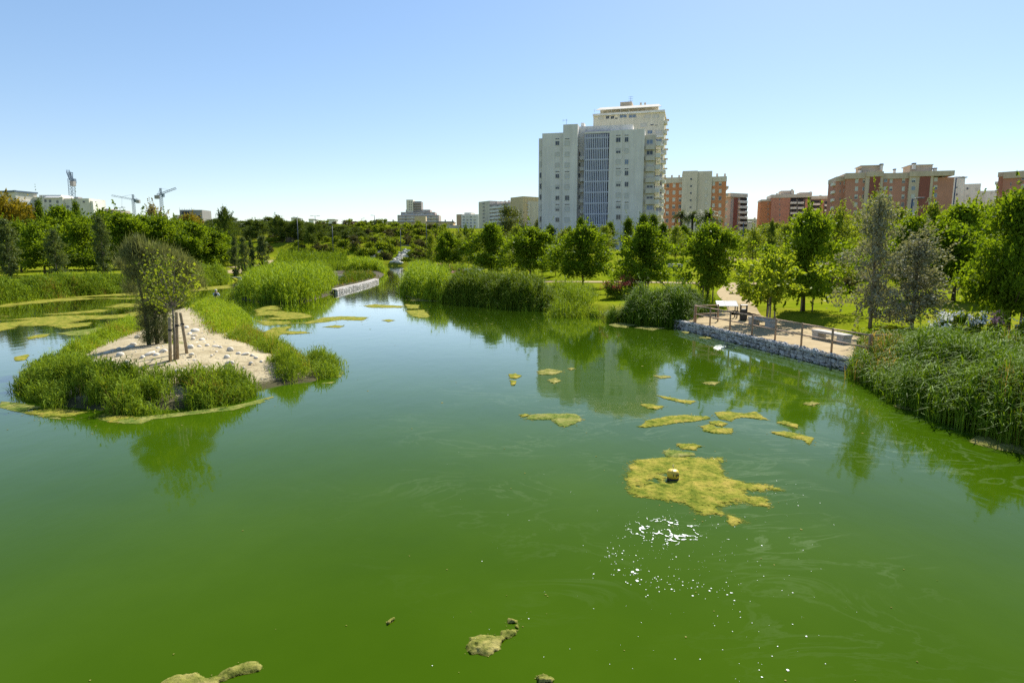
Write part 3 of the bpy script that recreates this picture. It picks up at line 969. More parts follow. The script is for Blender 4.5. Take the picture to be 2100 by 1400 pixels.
# ---- tree stakes
def stake_set(pts, h, lb, z=None, lean=0.0, strap=True):
    for j, (x, y) in enumerate(pts):
        zz = tzf(x, y) if z is None else z(x, y)
        mb = MB()
        lx = lean * (j - (len(pts) - 1) / 2)
        hh = h * (1 + 0.08 * math.sin(j * 2.3))
        mb.tube([(0, 0, -0.1), (lx * 0.5, 0, hh * 0.5), (lx, 0.0, hh)], [0.055, 0.052, 0.05], 8)
        o = link("tree_stake", mb.mesh("tree_stake", M_stake, True), None, (x, y, zz))
        if strap:
            mb2 = MB(); mb2.tube([(lx * 0.74, 0, hh * 0.72), (lx * 0.76, 0, hh * 0.76)], 0.066, 8)
            link("strap", mb2.mesh("strap", M_strap), o)
        tag(o, lb[j], "stake", "wooden stakes beside young trees")
def stakes_at(px, Y, dxs, h, lb, lean=0.0):
    X = XG(px, Y, 600)
    stake_set([(X + dx, Y + 0.15 * ((i % 2) - 0.5)) for i, dx in enumerate(dxs)], h, lb, lean=lean)
stakes_at(1453, 49.5, (-0.46, 0.38), 1.75, ["left stake beside the round broadleaf tree near the sand path", "right stake beside the round broadleaf tree near the sand path"])
stakes_at(1321, 59.5, (0.35,), 1.8, ["single stake beside the wide broadleaf tree behind the reeds"])
stakes_at(1655, 43.6, (-0.38, 0.5), 1.9, ["left stake under the big dark tree on the lawn", "right stake under the big dark tree on the lawn"])
stakes_at(1581, 38.4, (-0.2, 0.06, 0.34), 1.75, ["left stake propping the lime green tree", "middle stake propping the lime green tree", "right leaning stake propping the lime green tree"], lean=-0.12)
stakes_at(2098, 30.8, (0.0,), 1.9, ["stake beside the thick trunk at the right picture edge"])
stakes_at(1540, 74, (-0.3, 0.3), 1.8, ["left of two stakes on the far lawn by the concrete block", "right of two stakes on the far lawn by the concrete block"])

# ---------------------------------------------------------------- reeds and grasses
def blades(root, H, lean_dir, lean, width, rng, z0f=None, curl=0.35, levels=4):
    """ribbons: root (n,3), height H (n,), lean direction angle, lean amount (fraction of H)"""
    n = len(root)
    t = np.linspace(0, 1, levels)
    dx = np.cos(lean_dir); dy = np.sin(lean_dir)
    face = rng.random(n) * math.pi
    wx = np.cos(face); wy = np.sin(face)
    V = np.zeros((n, levels, 2, 3))
    for i, a in enumerate(t):
        off = lean * H * (a ** 1.9)
        up = H * (a - curl * lean * a ** 2.6)
        c = np.stack([root[:, 0] + dx * off, root[:, 1] + dy * off, root[:, 2] + up], 1)
        w = width * (1.0 - a ** 2.2 * 0.97) * 0.5
        V[:, i, 0] = c + np.stack([wx * w, wy * w, 0 * w], 1)
        V[:, i, 1] = c - np.stack([wx * w, wy * w, 0 * w], 1)
    base = np.arange(n)[:, None] * (levels * 2)
    F = []
    for i in range(levels - 1):
        F.append(np.concatenate([base + 2 * i, base + 2 * i + 1, base + 2 * i + 3, base + 2 * i + 2], 1))
    return V.reshape(-1, 3), np.concatenate(F, 0)

def reed_bed(name, label, poly, n, h, width, mat, zf, seed, leaf=0.0, leaf_len=0.6, lean=0.22, curl=0.35, clump=1.2, mat2=None, frac2=0.0, edge=0.35, cat=None, patchy=False, plume=0.0):
    rng = np.random.default_rng(seed)
    P = sample_poly(poly, n, rng)
    P = P + rng.normal(size=P.shape) * min(0.35, 0.006 * P[:, 1].mean())
    d = psd(P[:, 0], P[:, 1], poly)
    cl = fbm(P[:, 0] / clump, P[:, 1] / clump, seed, 3)
    keep = rng.random(len(P)) < (0.1 + 1.6 * cl) * (0.35 + 0.65 * sm(d, -0.1, 0.5))
    if patchy:
        keep &= rng.random(len(P)) < np.clip((cl - 0.36) * 5.0, 0.04, 1)
    P = P[keep]; d = d[keep]; cl = cl[keep]
    H = h * (0.35 + 1.1 * cl) * (0.62 + 0.55 * rng.random(len(P))) * (edge + (1 - edge) * sm(d, 0, 0.9))
    H = H * np.where(rng.random(len(P)) < 0.05, 1.2 + 0.35 * rng.random(len(P)), 1.0)
    Z = zf(P[:, 0], P[:, 1]) - 0.06
    Z = np.maximum(Z, -0.25)
    root = np.stack([P[:, 0], P[:, 1], Z], 1)
    ang = rng.random(len(P)) * 6.283
    V1, F1 = blades(root, H, ang, np.abs(rng.normal(size=len(P))) * lean, width * (0.7 + 0.6 * rng.random(len(P))), rng, curl=curl)
    Vs = [V1]; Fs = [F1]; off = len(V1)
    if leaf > 0:
        m = int(len(P) * leaf)
        q = rng.integers(0, len(P), m)
        f = 0.3 + 0.65 * rng.random(m)
        r2 = root[q].copy(); r2[:, 2] += H[q] * f
        ll = leaf_len * (0.6 + 0.7 * rng.random(m)) * min(1.0, h / 1.6)
        V2, F2 = blades(r2, ll, rng.random(m) * 6.283, 0.6 + 0.5 * rng.random(m), width * 1.25 * (0.7 + 0.6 * rng.random(m)), rng, curl=0.75)
        Vs.append(V2); Fs.append(F2 + off); off += len(V2)
    nf1 = sum(len(f) for f in Fs)
    if plume > 0:
        m = int(len(P) * plume)
        q = rng.integers(0, len(P), m)
        r2 = root[q].copy(); r2[:, 2] += H[q] * 0.95
        V3, F3 = blades(r2, 0.28 + 0.1 * rng.random(m), rng.random(m) * 6.283, 0.4 + 0.3 * rng.random(m), np.full(m, 0.05), rng, curl=0.5)
        Vs.append(V3); Fs.append(F3 + off); off += len(V3)
    Vv = np.concatenate(Vs); Ff = np.concatenate(Fs)
    mats = [mat] + ([mat2] if mat2 else [])
    mi = np.zeros(len(Ff), int)
    if mat2:
        # whole blades of the second colour gathered in patches
        nb = len(P)
        pat = fbm(P[:, 0] / 1.6, P[:, 1] / 1.6, seed + 71, 2) + 0.25 * rng.random(nb)
        second = pat > np.quantile(pat, 1 - frac2)
        lv = 3
        mi[:len(F1)] = np.tile(second.astype(int), lv)
        if plume > 0:
            mi[nf1:] = 1
    o = link(name, fast_mesh(name, Vv, Ff, mats, mi))
    tag(o, label, cat or "reeds", None, "stuff")
    return o

def land_z(x, y):
    return tz(x, y)

# right bank, the near bed beside the jetty
near_poly = np.concatenate([polyG([(1738, 768), (1790, 800), (1850, 838), (1920, 866), (2000, 893), (2110, 928), (2260, 1000)]),
                            np.array([G(2330, 860, .8)[:2], G(2130, 745, 0.9)[:2], G(2000, 730, 0.9)[:2], G(1860, 716, 0.9)[:2], G(1775, 712, .8)[:2], G(1745, 735, .6)[:2]])])
reed_bed("reed_bed", "tall dense reed bed with drooping blades in front of the jetty's right end", near_poly, 19000, 1.12, 0.028, L_reedn, land_z, 41, leaf=1.6, leaf_len=0.85, lean=0.1, mat2=L_straw, frac2=0.05, edge=0.95)
straw_poly = np.array([G(1742, 745, .6)[:2], G(1830, 770, .6)[:2], G(1850, 725, .9)[:2], G(1770, 712, .9)[:2]])
reed_bed("dry_reeds", "patch of yellow dry reeds beside the jetty's end post", straw_poly, 1100, 1.35, 0.022, L_straw, land_z, 42, leaf=0.8, lean=0.14, edge=0.8)
# right bank beyond the jetty
p2 = np.concatenate([polyG([(1372, 671), (1330, 669), (1285, 663), (1250, 655)]), np.array([G(1252, 640, .8)[:2], G(1300, 630, .9)[:2], G(1400, 632, .9)[:2], G(1440, 640, .7)[:2], G(1408, 655, .6)[:2]])])
reed_bed("reed_bed", "round clump of tall reeds at the jetty's left end", p2, 9500, 1.8, 0.03, L_reedn, land_z, 43, leaf=2.2, leaf_len=0.8, lean=0.2, edge=0.55)
p2b = np.array([G(1395, 640, .9)[:2], G(1470, 636, .8)[:2], G(1480, 615, .9)[:2], G(1400, 608, .9)[:2]])
reed_bed("tall_grass", "thin bright tall grass around the stakes left of the sand path", p2b, 1500, 1.3, 0.026, L_reedy, land_z, 44, leaf=0.6, lean=0.2, cat="grass")
p3 = np.concatenate([polyG([(1225, 650), (1180, 645), (1130, 638)]), np.array([G(1135, 622, .8)[:2], G(1230, 628, .9)[:2], G(1255, 640, .9)[:2]])])
reed_bed("low_bank_grass", "low bright green bank grass between the two reed stands", p3, 5000, 0.75, 0.04, L_reedy, land_z, 45, lean=0.35, cat="grass", leaf=0.6, leaf_len=0.4)
p3b = np.array([G(1125, 632, .7)[:2], G(1210, 632, .8)[:2], G(1225, 604, .9)[:2], G(1115, 602, .9)[:2]])
reed_bed("tall_grass", "feathery bright reeds behind the low bank grass", p3b, 4000, 1.5, 0.034, L_reed, land_z, 46, leaf=1.0, lean=0.15)
p4 = np.concatenate([polyG([(1135, 639), (1060, 634), (1000, 629), (940, 622), (915, 619)]), np.array([G(925, 592, .9)[:2], G(1000, 594, .9)[:2], G(1120, 603, .9)[:2]])])
reed_bed("reed_bed", "long dark reed bed along the right bank in mid distance", p4, 17000, 1.9, 0.045, L_reedd, land_z, 47, leaf=1.8, leaf_len=0.8, lean=0.16, mat2=L_reedy, frac2=0.2, edge=0.5)
p5 = np.concatenate([polyG([(918, 620), (868, 616), (822, 604), (826, 592), (836, 566)]), np.array([G(880, 560, .9)[:2], G(935, 590, .9)[:2]])])
reed_bed("reed_bed", "bright rounded reed mass at the mouth of the far channel", p5, 14000, 2.05, 0.055, L_reedy, land_z, 48, leaf=1.8, leaf_len=0.9, lean=0.18, edge=0.5, mat2=L_reedd, frac2=0.25)
p6 = np.array([G(845, 556, .9)[:2], G(990, 574, .9)[:2], G(960, 563, .9)[:2], G(900, 555, 1.2)[:2], G(850, 549, .9)[:2]])
reed_bed("reed_bed", "olive far reed fringe with pink flower heads beside the cascade", p6, 6000, 1.8, 0.08, L_reed, land_z, 49, leaf=1.0, lean=0.15, mat2=L_straw, frac2=0.1)
# left bank
p7 = np.concatenate([polyG([(-220, 655), (-120, 642), (0, 625), (150, 608), (235, 603), (285, 599)]), np.array([G(290, 578, 1.0)[:2], G(150, 583, 1.0)[:2], G(0, 596, 1.0)[:2], G(-200, 618, 1.0)[:2]])])
reed_bed("reed_bed", "long reed bed along the left bank before the grove", p7, 21000, 1.25, 0.046, L_reed, land_z, 50, leaf=1.8, leaf_len=0.85, lean=0.18, mat2=L_straw, frac2=0.12, edge=0.55, clump=2.2)
p8 = np.concatenate([polyG([(372, 593), (430, 588), (466, 584)]), np.array([G(468, 566, 1.0)[:2], G(380, 571, 1.0)[:2]])])
reed_bed("reed_bed", "upright green reeds on the left bank next to the small terrace", p8, 6500, 1.75, 0.06, L_reed, land_z, 51, leaf=1.4, leaf_len=0.9, lean=0.12, edge=0.7)
# planted island beyond
q1 = polyG([(484, 611), (530, 621), (590, 623), (645, 616), (684, 600), (690, 588), (670, 572), (600, 572), (530, 582), (495, 598)])
reed_bed("reed_bed", "huge rounded reed clump with dark shaded front beyond the sandy island", q1, 19000, 2.3, 0.055, L_reedy, isle2_z, 52, leaf=2.2, leaf_len=0.9, lean=0.22, edge=0.45, mat2=L_reed, frac2=0.35)
q2 = polyG([(712, 562), (775, 560), (786, 564), (792, 560), (775, 552), (715, 552)])
reed_bed("reed_bed", "small bright reed clump at the stone-walled tip of the far island", q2, 7000, 2.4, 0.09, L_reedy, isle2_z, 53, leaf=1.5, leaf_len=1.0, lean=0.15, edge=0.6)
q3 = polyG([(692, 594), (735, 584), (768, 575), (772, 570), (700, 572)])
reed_bed("rush_bed", "low olive rushes behind the curved stone wall", q3, 5000, 1.15, 0.07, L_reedd, isle2_z, 54, lean=0.22, leaf=0.6, mat2=L_straw, frac2=0.2, cat="rushes")
q4 = np.array([G(560, 553, 1.0)[:2], G(720, 550, 1.0)[:2], G(715, 543, 1.0)[:2], G(570, 543, 1.0)[:2]])
reed_bed("reed_bed", "far green reed strip below the terraced hillside", q4, 8000, 2.8, 0.14, L_reed, land_z, 55, leaf=1.0, lean=0.12)
# sandy island
i1 = polyG([(14, 800), (60, 825), (110, 842), (200, 854), (350, 850), (480, 832), (532, 808), (515, 794), (430, 806), (330, 810), (240, 802), (180, 785), (110, 770), (60, 778)])
reed_bed("island_reeds", "thick green reeds fringing the near shore of the sandy island", i1, 17000, 0.8, 0.022, L_reed, isle_z, 56, leaf=1.6, leaf_len=0.55, lean=0.3, edge=0.75, clump=0.7, patchy=True, mat2=L_straw, frac2=0.06)
i2 = polyG([(18, 795), (95, 735), (200, 690), (285, 655), (300, 690), (230, 715), (180, 745), (170, 775), (110, 785)])
reed_bed("island_reeds", "pale green reeds on the left flank of the sandy island", i2, 13000, 0.74, 0.022, L_reedy, isle_z, 57, leaf=1.2, leaf_len=0.5, lean=0.3, mat2=L_straw, frac2=0.15, clump=0.9, patchy=True)
i3 = polyG([(388, 640), (430, 630), (500, 640), (528, 665), (500, 690), (455, 705), (425, 700), (410, 668)])
reed_bed("island_reeds", "lush green reeds on the far right flank of the sandy island", i3, 8000, 0.8, 0.026, L_reedy, isle_z, 58, leaf=1.4, leaf_len=0.5, lean=0.25, clump=1.2, mat2=L_straw, frac2=0.08)
i4 = polyG([(455, 705), (500, 690), (530, 690), (575, 712), (632, 742), (645, 775), (610, 790), (562, 785), (545, 765), (525, 742), (480, 722)])
reed_bed("island_grass", "tawny mixed grasses along the right rim of the sandy island", i4, 11000, 0.85, 0.02, L_reed, isle_z, 59, leaf=0.8, leaf_len=0.4, lean=0.3, mat2=L_straw, frac2=0.3, clump=0.7, cat="grass", patchy=True)
i5 = polyG([(632, 740), (660, 728), (690, 738), (706, 757), (690, 775), (655, 782), (628, 770)])
reed_bed("island_reeds", "separate round tuft of reeds at the island's right tip", i5, 2600, 0.95, 0.022, L_reed, isle_z, 60, leaf=1.4, leaf_len=0.5, lean=0.3, edge=0.7)
i6 = polyG([(322, 752), (372, 757), (402, 748), (392, 738), (340, 737)])
reed_bed("weed_tuft", "thin weeds at the foot of the island stakes", i6, 500, 0.28, 0.02, L_reedy, isle_z, 61, lean=0.5, cat="weeds")

# ---- flowering shrubs
def blossom_shrub(name, key, px, py, z, wpx, h, lb, flower, n, seed, cat="flowering shrub", group=None, base=None):
    p = G(px, py, z) if base is None else base
    zz = tzf(p[0], p[1])
    root = empty(name, (p[0], p[1], zz), 0.4 * seed)
    tag(root, lb, cat, group)
    pr = PROTOS[key]
    s = wpx * p[1] / FPX / pr.w
    c = link("foliage", pr.crown, root); c.scale = (s, s, h / pr.h)
    rng = np.random.default_rng(seed)
    K = max(4, n // 40)
    ph = rng.random(K) * 6.28; rr = np.sqrt(rng.random(K)) * 0.48 * wpx * p[1] / FPX
    cz = h * (0.62 + 0.42 * rng.random(K))
    cs = np.stack([rr * np.cos(ph), rr * np.sin(ph), cz], 1)
    P = cs[rng.integers(0, K, n)] + rng.normal(size=(n, 3)) * np.array((0.14, 0.14, 0.10))
    Vv, Ff = leaf_quads(P, 0.10, 0.08, rng, 0.3)
    link("blossom", fast_mesh("blossom", Vv, Ff, flower), root)
    return root
blossom_shrub("flowering_shrub", "shrub0", 1262, 612, .9, 62, 1.5, "shrub with dull red blossoms behind the low bank grass", L_red, 900, 3)
blossom_shrub("flowering_shrub", "shrub0", 1290, 606, .9, 44, 1.75, "taller red blossom shrub left of the jetty reeds", L_red, 600, 4)
gw = "white flowering shrubs behind the near reeds"
for k, (px, py, h, lb, fl) in enumerate([(1925, 705, 1.3, "white flowering shrub behind the near reeds, left of the widest one", L_white), (1950, 702, 1.45, "widest white flowering shrub behind the near reeds", L_white),
                                     (1995, 704, 1.35, "small white flowering shrub behind the near reeds, left of the pink one", L_white), (2042, 704, 1.45, "pink flowering shrub behind the near reeds", L_pink),
                                     (2092, 712, 1.2, "white flowering shrub at the foot of the big dark tree", L_white)]):
    blossom_shrub("flowering_shrub", "shrub0", px, py, .9, 52 if k == 1 else 36, h, lb, fl, 420 if k == 1 else 240, 20 + k, group=gw)
for k, (px, py, lb) in enumerate([(945, 572, "pale pink flowering shrub at the far end of the right reeds"), (975, 575, "white flowering shrub beside the orange cone"), (880, 553, "faint pink flowering shrub near the cascade"), (905, 556, "pinkish flowering shrub right of the cascade")]):
    blossom_shrub("flowering_shrub", "shrub1", px, py, 1.0, 40, 1.6, lb, L_pink if k != 1 else L_white, 500, 40 + k)

# ---------------------------------------------------------------- trees of the island
# feathery casuarina: many thin hanging needles
rng = np.random.default_rng(77)
cb = G(318, 703, 0.75)
cz0 = float(isle_z(np.array([cb[0]]), np.array([cb[1]]))[0])
Dc = cb[1]
def lob(px, py, dy=0.0):
    return np.array((XG(px, Dc + dy, 600) - cb[0], dy, W(px, py, Dc + dy)[2] - cz0))
lobes = [(285, 508, .45, 0), (305, 515, .5, .3), (268, 520, .4, -.3), (330, 520, .5, 0), (358, 528, .5, .4), (300, 548, .6, 0), (340, 552, .6, -.4), (378, 540, .42, .2), (400, 552, .36, 0), (385, 580, .45, .3),
         (410, 580, .3, 0), (275, 560, .42, 0), (270, 590, .38, .2), (310, 590, .6, -.2), (345, 590, .6, .2), (300, 630, .5, 0), (330, 632, .5, .3), (310, 665, .48, 0), (335, 665, .42, -.3), (290, 660, .34, .2), (300, 690, .45, 0), (335, 690, .4, 0), (370, 560, .45, -.3), (360, 610, .4, 0), (250, 540, .25, 0), (290, 495, .28, .1)]
Cs = np.array([lob(a, b, d) for a, b, r, d in lobes]); Rs = np.array([r for a, b, r, d in lobes])
N = 21000
q = rng.choice(len(lobes), N, p=(Rs ** 2) / (Rs ** 2).sum())
P = Cs[q] + rng.normal(size=(N, 3)) * (Rs[q] * 0.5)[:, None]
Vv, Ff = leaf_quads(P, 0.34, 0.018, rng, up=0.7, out=(P - np.array((0, 0, 1.2))) / 2.2)
root = empty("casuarina_tree", (cb[0], cb[1], cz0)); tag(root, "dark feathery casuarina with needle foliage on the sandy island", "tree")
mb = MB()
for k in range(3):
    bx = (-0.3, 0.05, 0.42)[k]
    mb.tube([(bx, 0.1 * k, -0.1), (bx * 1.1, 0.1 * k, 1.4), (bx * 1.7, 0.0, 2.8), (bx * 2.4, 0, 3.9)], [0.1, 0.085, 0.05, 0.015], 7)
for k in rng.choice(len(lobes), 16, replace=False):
    c = Cs[k]; z0 = max(0.3, c[2] - 0.9)
    mb.tube([(c[0] * 0.25, 0, z0), (c[0] * 0.7, c[1] * .6, (z0 + c[2]) / 2 + .1), c], [0.04, 0.025, 0.008], 5, cap=False)
mb.build("trunk", M_bark, root, True)
link("crown", fast_mesh("crown", Vv, Ff, L_needle), root)

# young forked tree on the island between its stakes
yb = G(358, 742, 0.8)
yz0 = float(isle_z(np.array([yb[0]]), np.array([yb[1]]))[0])
Dy = yb[1]
def lob2(px, py, dy=0.0):
    return np.array((XG(px, Dy + dy, 600) - yb[0], dy, W(px, py, Dy + dy)[2] - yz0))
root = empty("young_tree", (yb[0], yb[1], yz0)); tag(root, "slender forked young tree with sparse leaves between the island's three stakes", "tree", "young trees held by stakes")
mb = MB()
fork = lob2(352, 632)
mb.tube([(0, 0, -0.1), fork * 0.5 + np.array((0.02, 0, 0)), fork], [0.05, 0.042, 0.036], 8)
tips = [(292, 548, .3), (310, 560, -.4), (322, 540, .2), (335, 555, -.2), (345, 535, .3), (362, 545, -.3), (375, 560, .2), (392, 570, -.2), (405, 590, .2), (300, 590, -.3), (318, 600, .4), (385, 600, -.4), (400, 560, .3), (330, 525, 0), (296, 610, .2)]
cl = []
rng = np.random.default_rng(78)
for a, b, d in tips:
    c = lob2(a, b, d)
    mid = fork * 0.45 + c * 0.55 + np.array((0, 0, -0.08))
    mb.tube([fork, mid, c], [0.026, 0.016, 0.005], 6, cap=False)
    for t in np.linspace(0.35, 1.08, 9):
        cc = fork * (1 - t) + c * t + np.array((0, 0, -0.1 * math.sin(t * 3)))
        cl.append(cc)
        tw = cc + rng.normal(size=3) * 0.16
        mb.tube([cc, tw], [0.006, 0.003], 4, cap=False); cl.append(tw)
cl = np.array(cl)
P = cl[rng.integers(0, len(cl), 1150)] + rng.normal(size=(1150, 3)) * 0.10
Vv, Ff = leaf_quads(P, 0.12, 0.065, rng, 0.1)
mb.build("trunk", M_barkp, root, True)
link("crown", fast_mesh("crown", Vv, Ff, L_airy), root)
iz = lambda x, y: float(isle_z(np.array([x]), np.array([y]))[0])
spts = [G(349, 741, .85)[:2], G(364, 737, .85)[:2], G(384, 729, .85)[:2]]
for j, (pp, px_t, py_t, lb) in enumerate([(spts[0], 348, 651, "left upright stake beside the young island tree"), (spts[1], 362, 640, "middle stake beside the young island tree"), (spts[2], 370, 641, "right leaning stake beside the young island tree")]):
    zz = iz(*pp)
    tp = W(px_t, py_t, pp[1])
    mb = MB(); e = np.array((tp[0] - pp[0], 0, tp[2] - zz))
    mb.tube([(0, 0, -0.1), e * 0.5, e * 0.985, e], [0.062, 0.06, 0.058, 0.05], 10)
    o = link("tree_stake", mb.mesh("tree_stake", M_stake, True), None, (pp[0], pp[1], zz))
    tag(o, lb, "stake", "wooden stakes beside young trees")
    mb = MB(); mb.tube([e * 0.70, e * 0.74], 0.074, 10)
    link("strap", mb.mesh("strap", M_strap), o)
mb = MB()
def s_at(pp, px_t, py_t, f):
    zz = iz(*pp); tp = W(px_t, py_t, pp[1]); return np.array((pp[0] + (tp[0] - pp[0]) * f, pp[1], zz + (tp[2] - zz) * f))
a = s_at(spts[0], 348, 651, .72); b = s_at(spts[1], 362, 640, .72); c = s_at(spts[2], 370, 641, .72)
mb.tube([a, (a + b) / 2 + np.array((0, 0.03, -.05)), b], .018, 6); mb.tube([b, (b + c) / 2 + np.array((0, 0.03, -.05)), c], .018, 6)
tag(mb.build("tie_strap", M_strap), "black rubber tie strung between the island's three stakes", "strap")
# dark irrigation hose
mb = MB()
hp = [(282, 757), (300, 755), (318, 752), (335, 750), (345, 744)]
mb.tube([np.array((*G(a, b, .8)[:2], iz(*G(a, b, .8)[:2]) + 0.02)) for a, b in hp], 0.016, 6)
tag(mb.build("irrigation_hose", M_strap), "thin black hose lying on the sand left of the island stakes", "hose")

# ---------------------------------------------------------------- rocks on the island
M_rock = plain("pale_limestone", (0.72, 0.66, 0.55), (0.55, 0.49, 0.4), 3.0, 0.9, 0.5, 0.03, 0.15, 8)
def rock_mesh(seed):
    rng = np.random.default_rng(seed)
    bm = bmesh.new()
    bmesh.ops.create_icosphere(bm, subdivisions=2, radius=1.0)
    ph = rng.random((5, 3)) * 6.28; fr = rng.normal(size=(5, 3)) * 1.5
    for v in bm.verts:
        c = v.co
        s = 1 + 0.13 * sum(math.sin(fr[i, 0] * c.x + fr[i, 1] * c.y + fr[i, 2] * c.z + ph[i, 0]) for i in range(5)) + rng.normal() * 0.03
        v.co = Vector((c.x * s, c.y * s * 0.8, c.z * s * 0.62))
    me = bpy.data.meshes.new("rock"); bm.to_mesh(me); bm.free()
    me.materials.append(M_rock)
    me.polygons.foreach_set("use_smooth", [True] * len(me.polygons))
    return me
ROCKS = [rock_mesh(400 + i) for i in range(6)]
rocks = [(1060, 585, 30), (1105, 605, 42), (1100, 630, 27), (1140, 655, 36), (1095, 650, 25), (1115, 670, 28), (1170, 685, 26), (1080, 695, 36), (1220, 690, 27), (1250, 695, 22), (1305, 712, 34), (1225, 718, 16),
         (1285, 748, 32), (1350, 730, 25), (1390, 735, 36), (1430, 742, 24), (1450, 755, 22), (1480, 772, 26), (1200, 740, 15), (1085, 735, 27), (1300, 785, 42), (1155, 805, 24), (1280, 818, 28), (1010, 828, 44), (1040, 815, 22),
         (925, 720, 46), (850, 735, 48), (880, 738, 34), (810, 752, 28), (720, 775, 28), (630, 772, 32), (680, 740, 40), (740, 695, 40), (760, 680, 34), (780, 640, 28), (600, 725, 32), (640, 715, 27), (515, 790, 36), (560, 745, 22),
         (1420, 780, 20), (1450, 858, 20), (1240, 850, 34), (670, 705, 26), (1130, 690, 22), (1075, 620, 26), (1160, 668, 20), (535, 775, 24), (700, 720, 24), (900, 700, 26), (1320, 800, 16), (1100, 765, 14), (960, 790, 14), (1380, 810, 14)]
big = {25: "large pale boulder in front of the casuarina trunk", 26: "pale boulder in the row left of the island stakes", 31: "boulder half in the casuarina's shadow", 37: "shaded boulder at the sand's left end", 23: "flat pale boulder at the front of the sand below the stakes",
       20: "pale boulder on open sand right of the stakes", 1: "pale boulder at the back corner of the sand by the reeds", 14: "rounded boulder in the rim row on the sand's right side", 40: "small boulder at the sand's front right corner near the water"}
random.seed(4)
for i, (zx, zy, s) in enumerate(rocks):
    px, py = zx / 2.763, 460 + zy / 2.763
    p = G(px, py, 0.55)
    for _ in range(3):
        zz = iz(p[0], p[1]); p = G(px, py, zz + 0.03)
    r = s / 2.763 * p[1] / FPX / 2 * 1.1
    o = link("rock", ROCKS[i % 6], None, (p[0], p[1], zz + r * 0.12))
    o.rotation_euler = (random.uniform(-.3, .3), random.uniform(-.3, .3), random.random() * 6.28)
    o.scale = (r, r * random.uniform(.8, 1.1), r * random.uniform(.85, 1.25))
    side = "right" if px > 384 else ("left" if px < 320 else "middle")
    if i in big:
        lb = big[i]
    elif s >= 26:
        lb = {"right": "pale stone along the right rim of the island's sand", "left": "pale stone along the left rim of the island's sand", "middle": "pale stone around the foot of the island trees"}[side]
    else:
        lb = {"right": "small loose stone on the right half of the island's sand", "left": "small loose stone on the left half of the island's sand", "middle": "small loose stone near the island stakes"}[side]
    tag(o, lb, "rock", "stones on the sandy island")

# loose pebbles strewn over the sand, too many to count
rng = np.random.default_rng(15)
PP = sample_poly(polyG([(180, 750), (250, 712), (310, 690), (400, 672), (440, 700), (540, 760), (548, 780), (470, 792), (330, 796), (230, 785)], 0.5), 420, rng)
Vv = []; Ff = []
for x, y in PP:
    z = iz(x, y); r = 0.012 + 0.03 * rng.random() ** 2
    o = len(Vv); a0 = rng.random() * 6.28
    for k in range(6):
        a = a0 + k * 1.047; q = r * (0.8 + 0.4 * rng.random())
        Vv.append((x + q * math.cos(a), y + q * math.sin(a), z + 0.004 + 0.2 * r))
    Vv.append((x, y, z + r * 0.9)); Vv.append((x, y, z - r))
    for k in range(6):
        k2 = (k + 1) % 6
        Ff.append((o + k, o + k2, o + 6)); Ff.append((o + k2, o + k, o + 7))
tag(link("pebbles", fast_mesh("pebbles", np.array(Vv), np.array(Ff), M_rock, smooth=True)), "loose pebbles strewn over the island's sand", "pebbles", None, "stuff")

# ================================================================ THE JETTY TERRACE
def gabion_mat():
    m, nt, b = new_mat("gabion_stone")
    oi = nt.nodes.new("ShaderNodeObjectInfo")
    gi = nt.nodes.new("ShaderNodeNewGeometry")
    ad = nt.nodes.new("ShaderNodeMath"); ad.operation = 'ADD'
    nt.links.new(oi.outputs["Random"], ad.inputs[0]); nt.links.new(gi.outputs["Random Per Island"], ad.inputs[1])
    hf = nt.nodes.new("ShaderNodeMath"); hf.operation = 'FRACT'
    nt.links.new(ad.outputs[0], hf.inputs[0])
    c = ramp(nt, hf.outputs[0], [(0.0, (0.30, 0.28, 0.25)), (0.35, (0.46, 0.44, 0.41)), (0.7, (0.58, 0.56, 0.52)), (1.0, (0.50, 0.43, 0.34))])
    f = noise_tex(nt, 7, 6, 0.65)
    c2 = ramp(nt, f, [(0.3, (0.65, 0.65, 0.65)), (0.7, (1.05, 1.05, 1.05))])
    nt.links.new(mixc(nt, 1.0, c, c2, 'MULTIPLY'), b.inputs["Base Color"])
    b.inputs["Roughness"].default_value = 0.9; b.inputs["Specular IOR Level"].default_value = 0.15
    bump(nt, b, f, 0.6, 0.04)
    return m
M_gab = gabion_mat()
M_gabd = plain("gabion_core", (0.07, 0.065, 0.055), (0.035, 0.032, 0.028), 3, 0.95)
M_wire = plain("galvanised_wire", (0.25, 0.25, 0.25), (0.16, 0.16, 0.16), 20, 0.5, metal=0.6)
M_wood = plain("fence_wood", (0.42, 0.29, 0.19), (0.27, 0.18, 0.115), 10, 0.8, 0.3, 0.01, 0.2)
M_conc = plain("pale_concrete", (0.46, 0.43, 0.38), (0.36, 0.335, 0.29), 3, 0.85, 0.25, 0.01, 0.2, 8)
M_black = plain("black_painted_steel", (0.018, 0.018, 0.02), (0.012, 0.012, 0.012), 10, 0.45, spec=0.5)
M_paint = plain("white_print_panel", (0.34, 0.37, 0.34), (0.30, 0.33, 0.30), 5, 0.6, spec=0.1)
M_green = plain("green_print", (0.09, 0.2, 0.08), (0.17, 0.3, 0.14), 4, 0.5)
M_ink = plain("dark_print", (0.03, 0.04, 0.035), (0.03, 0.04, 0.035), 4, 0.4)

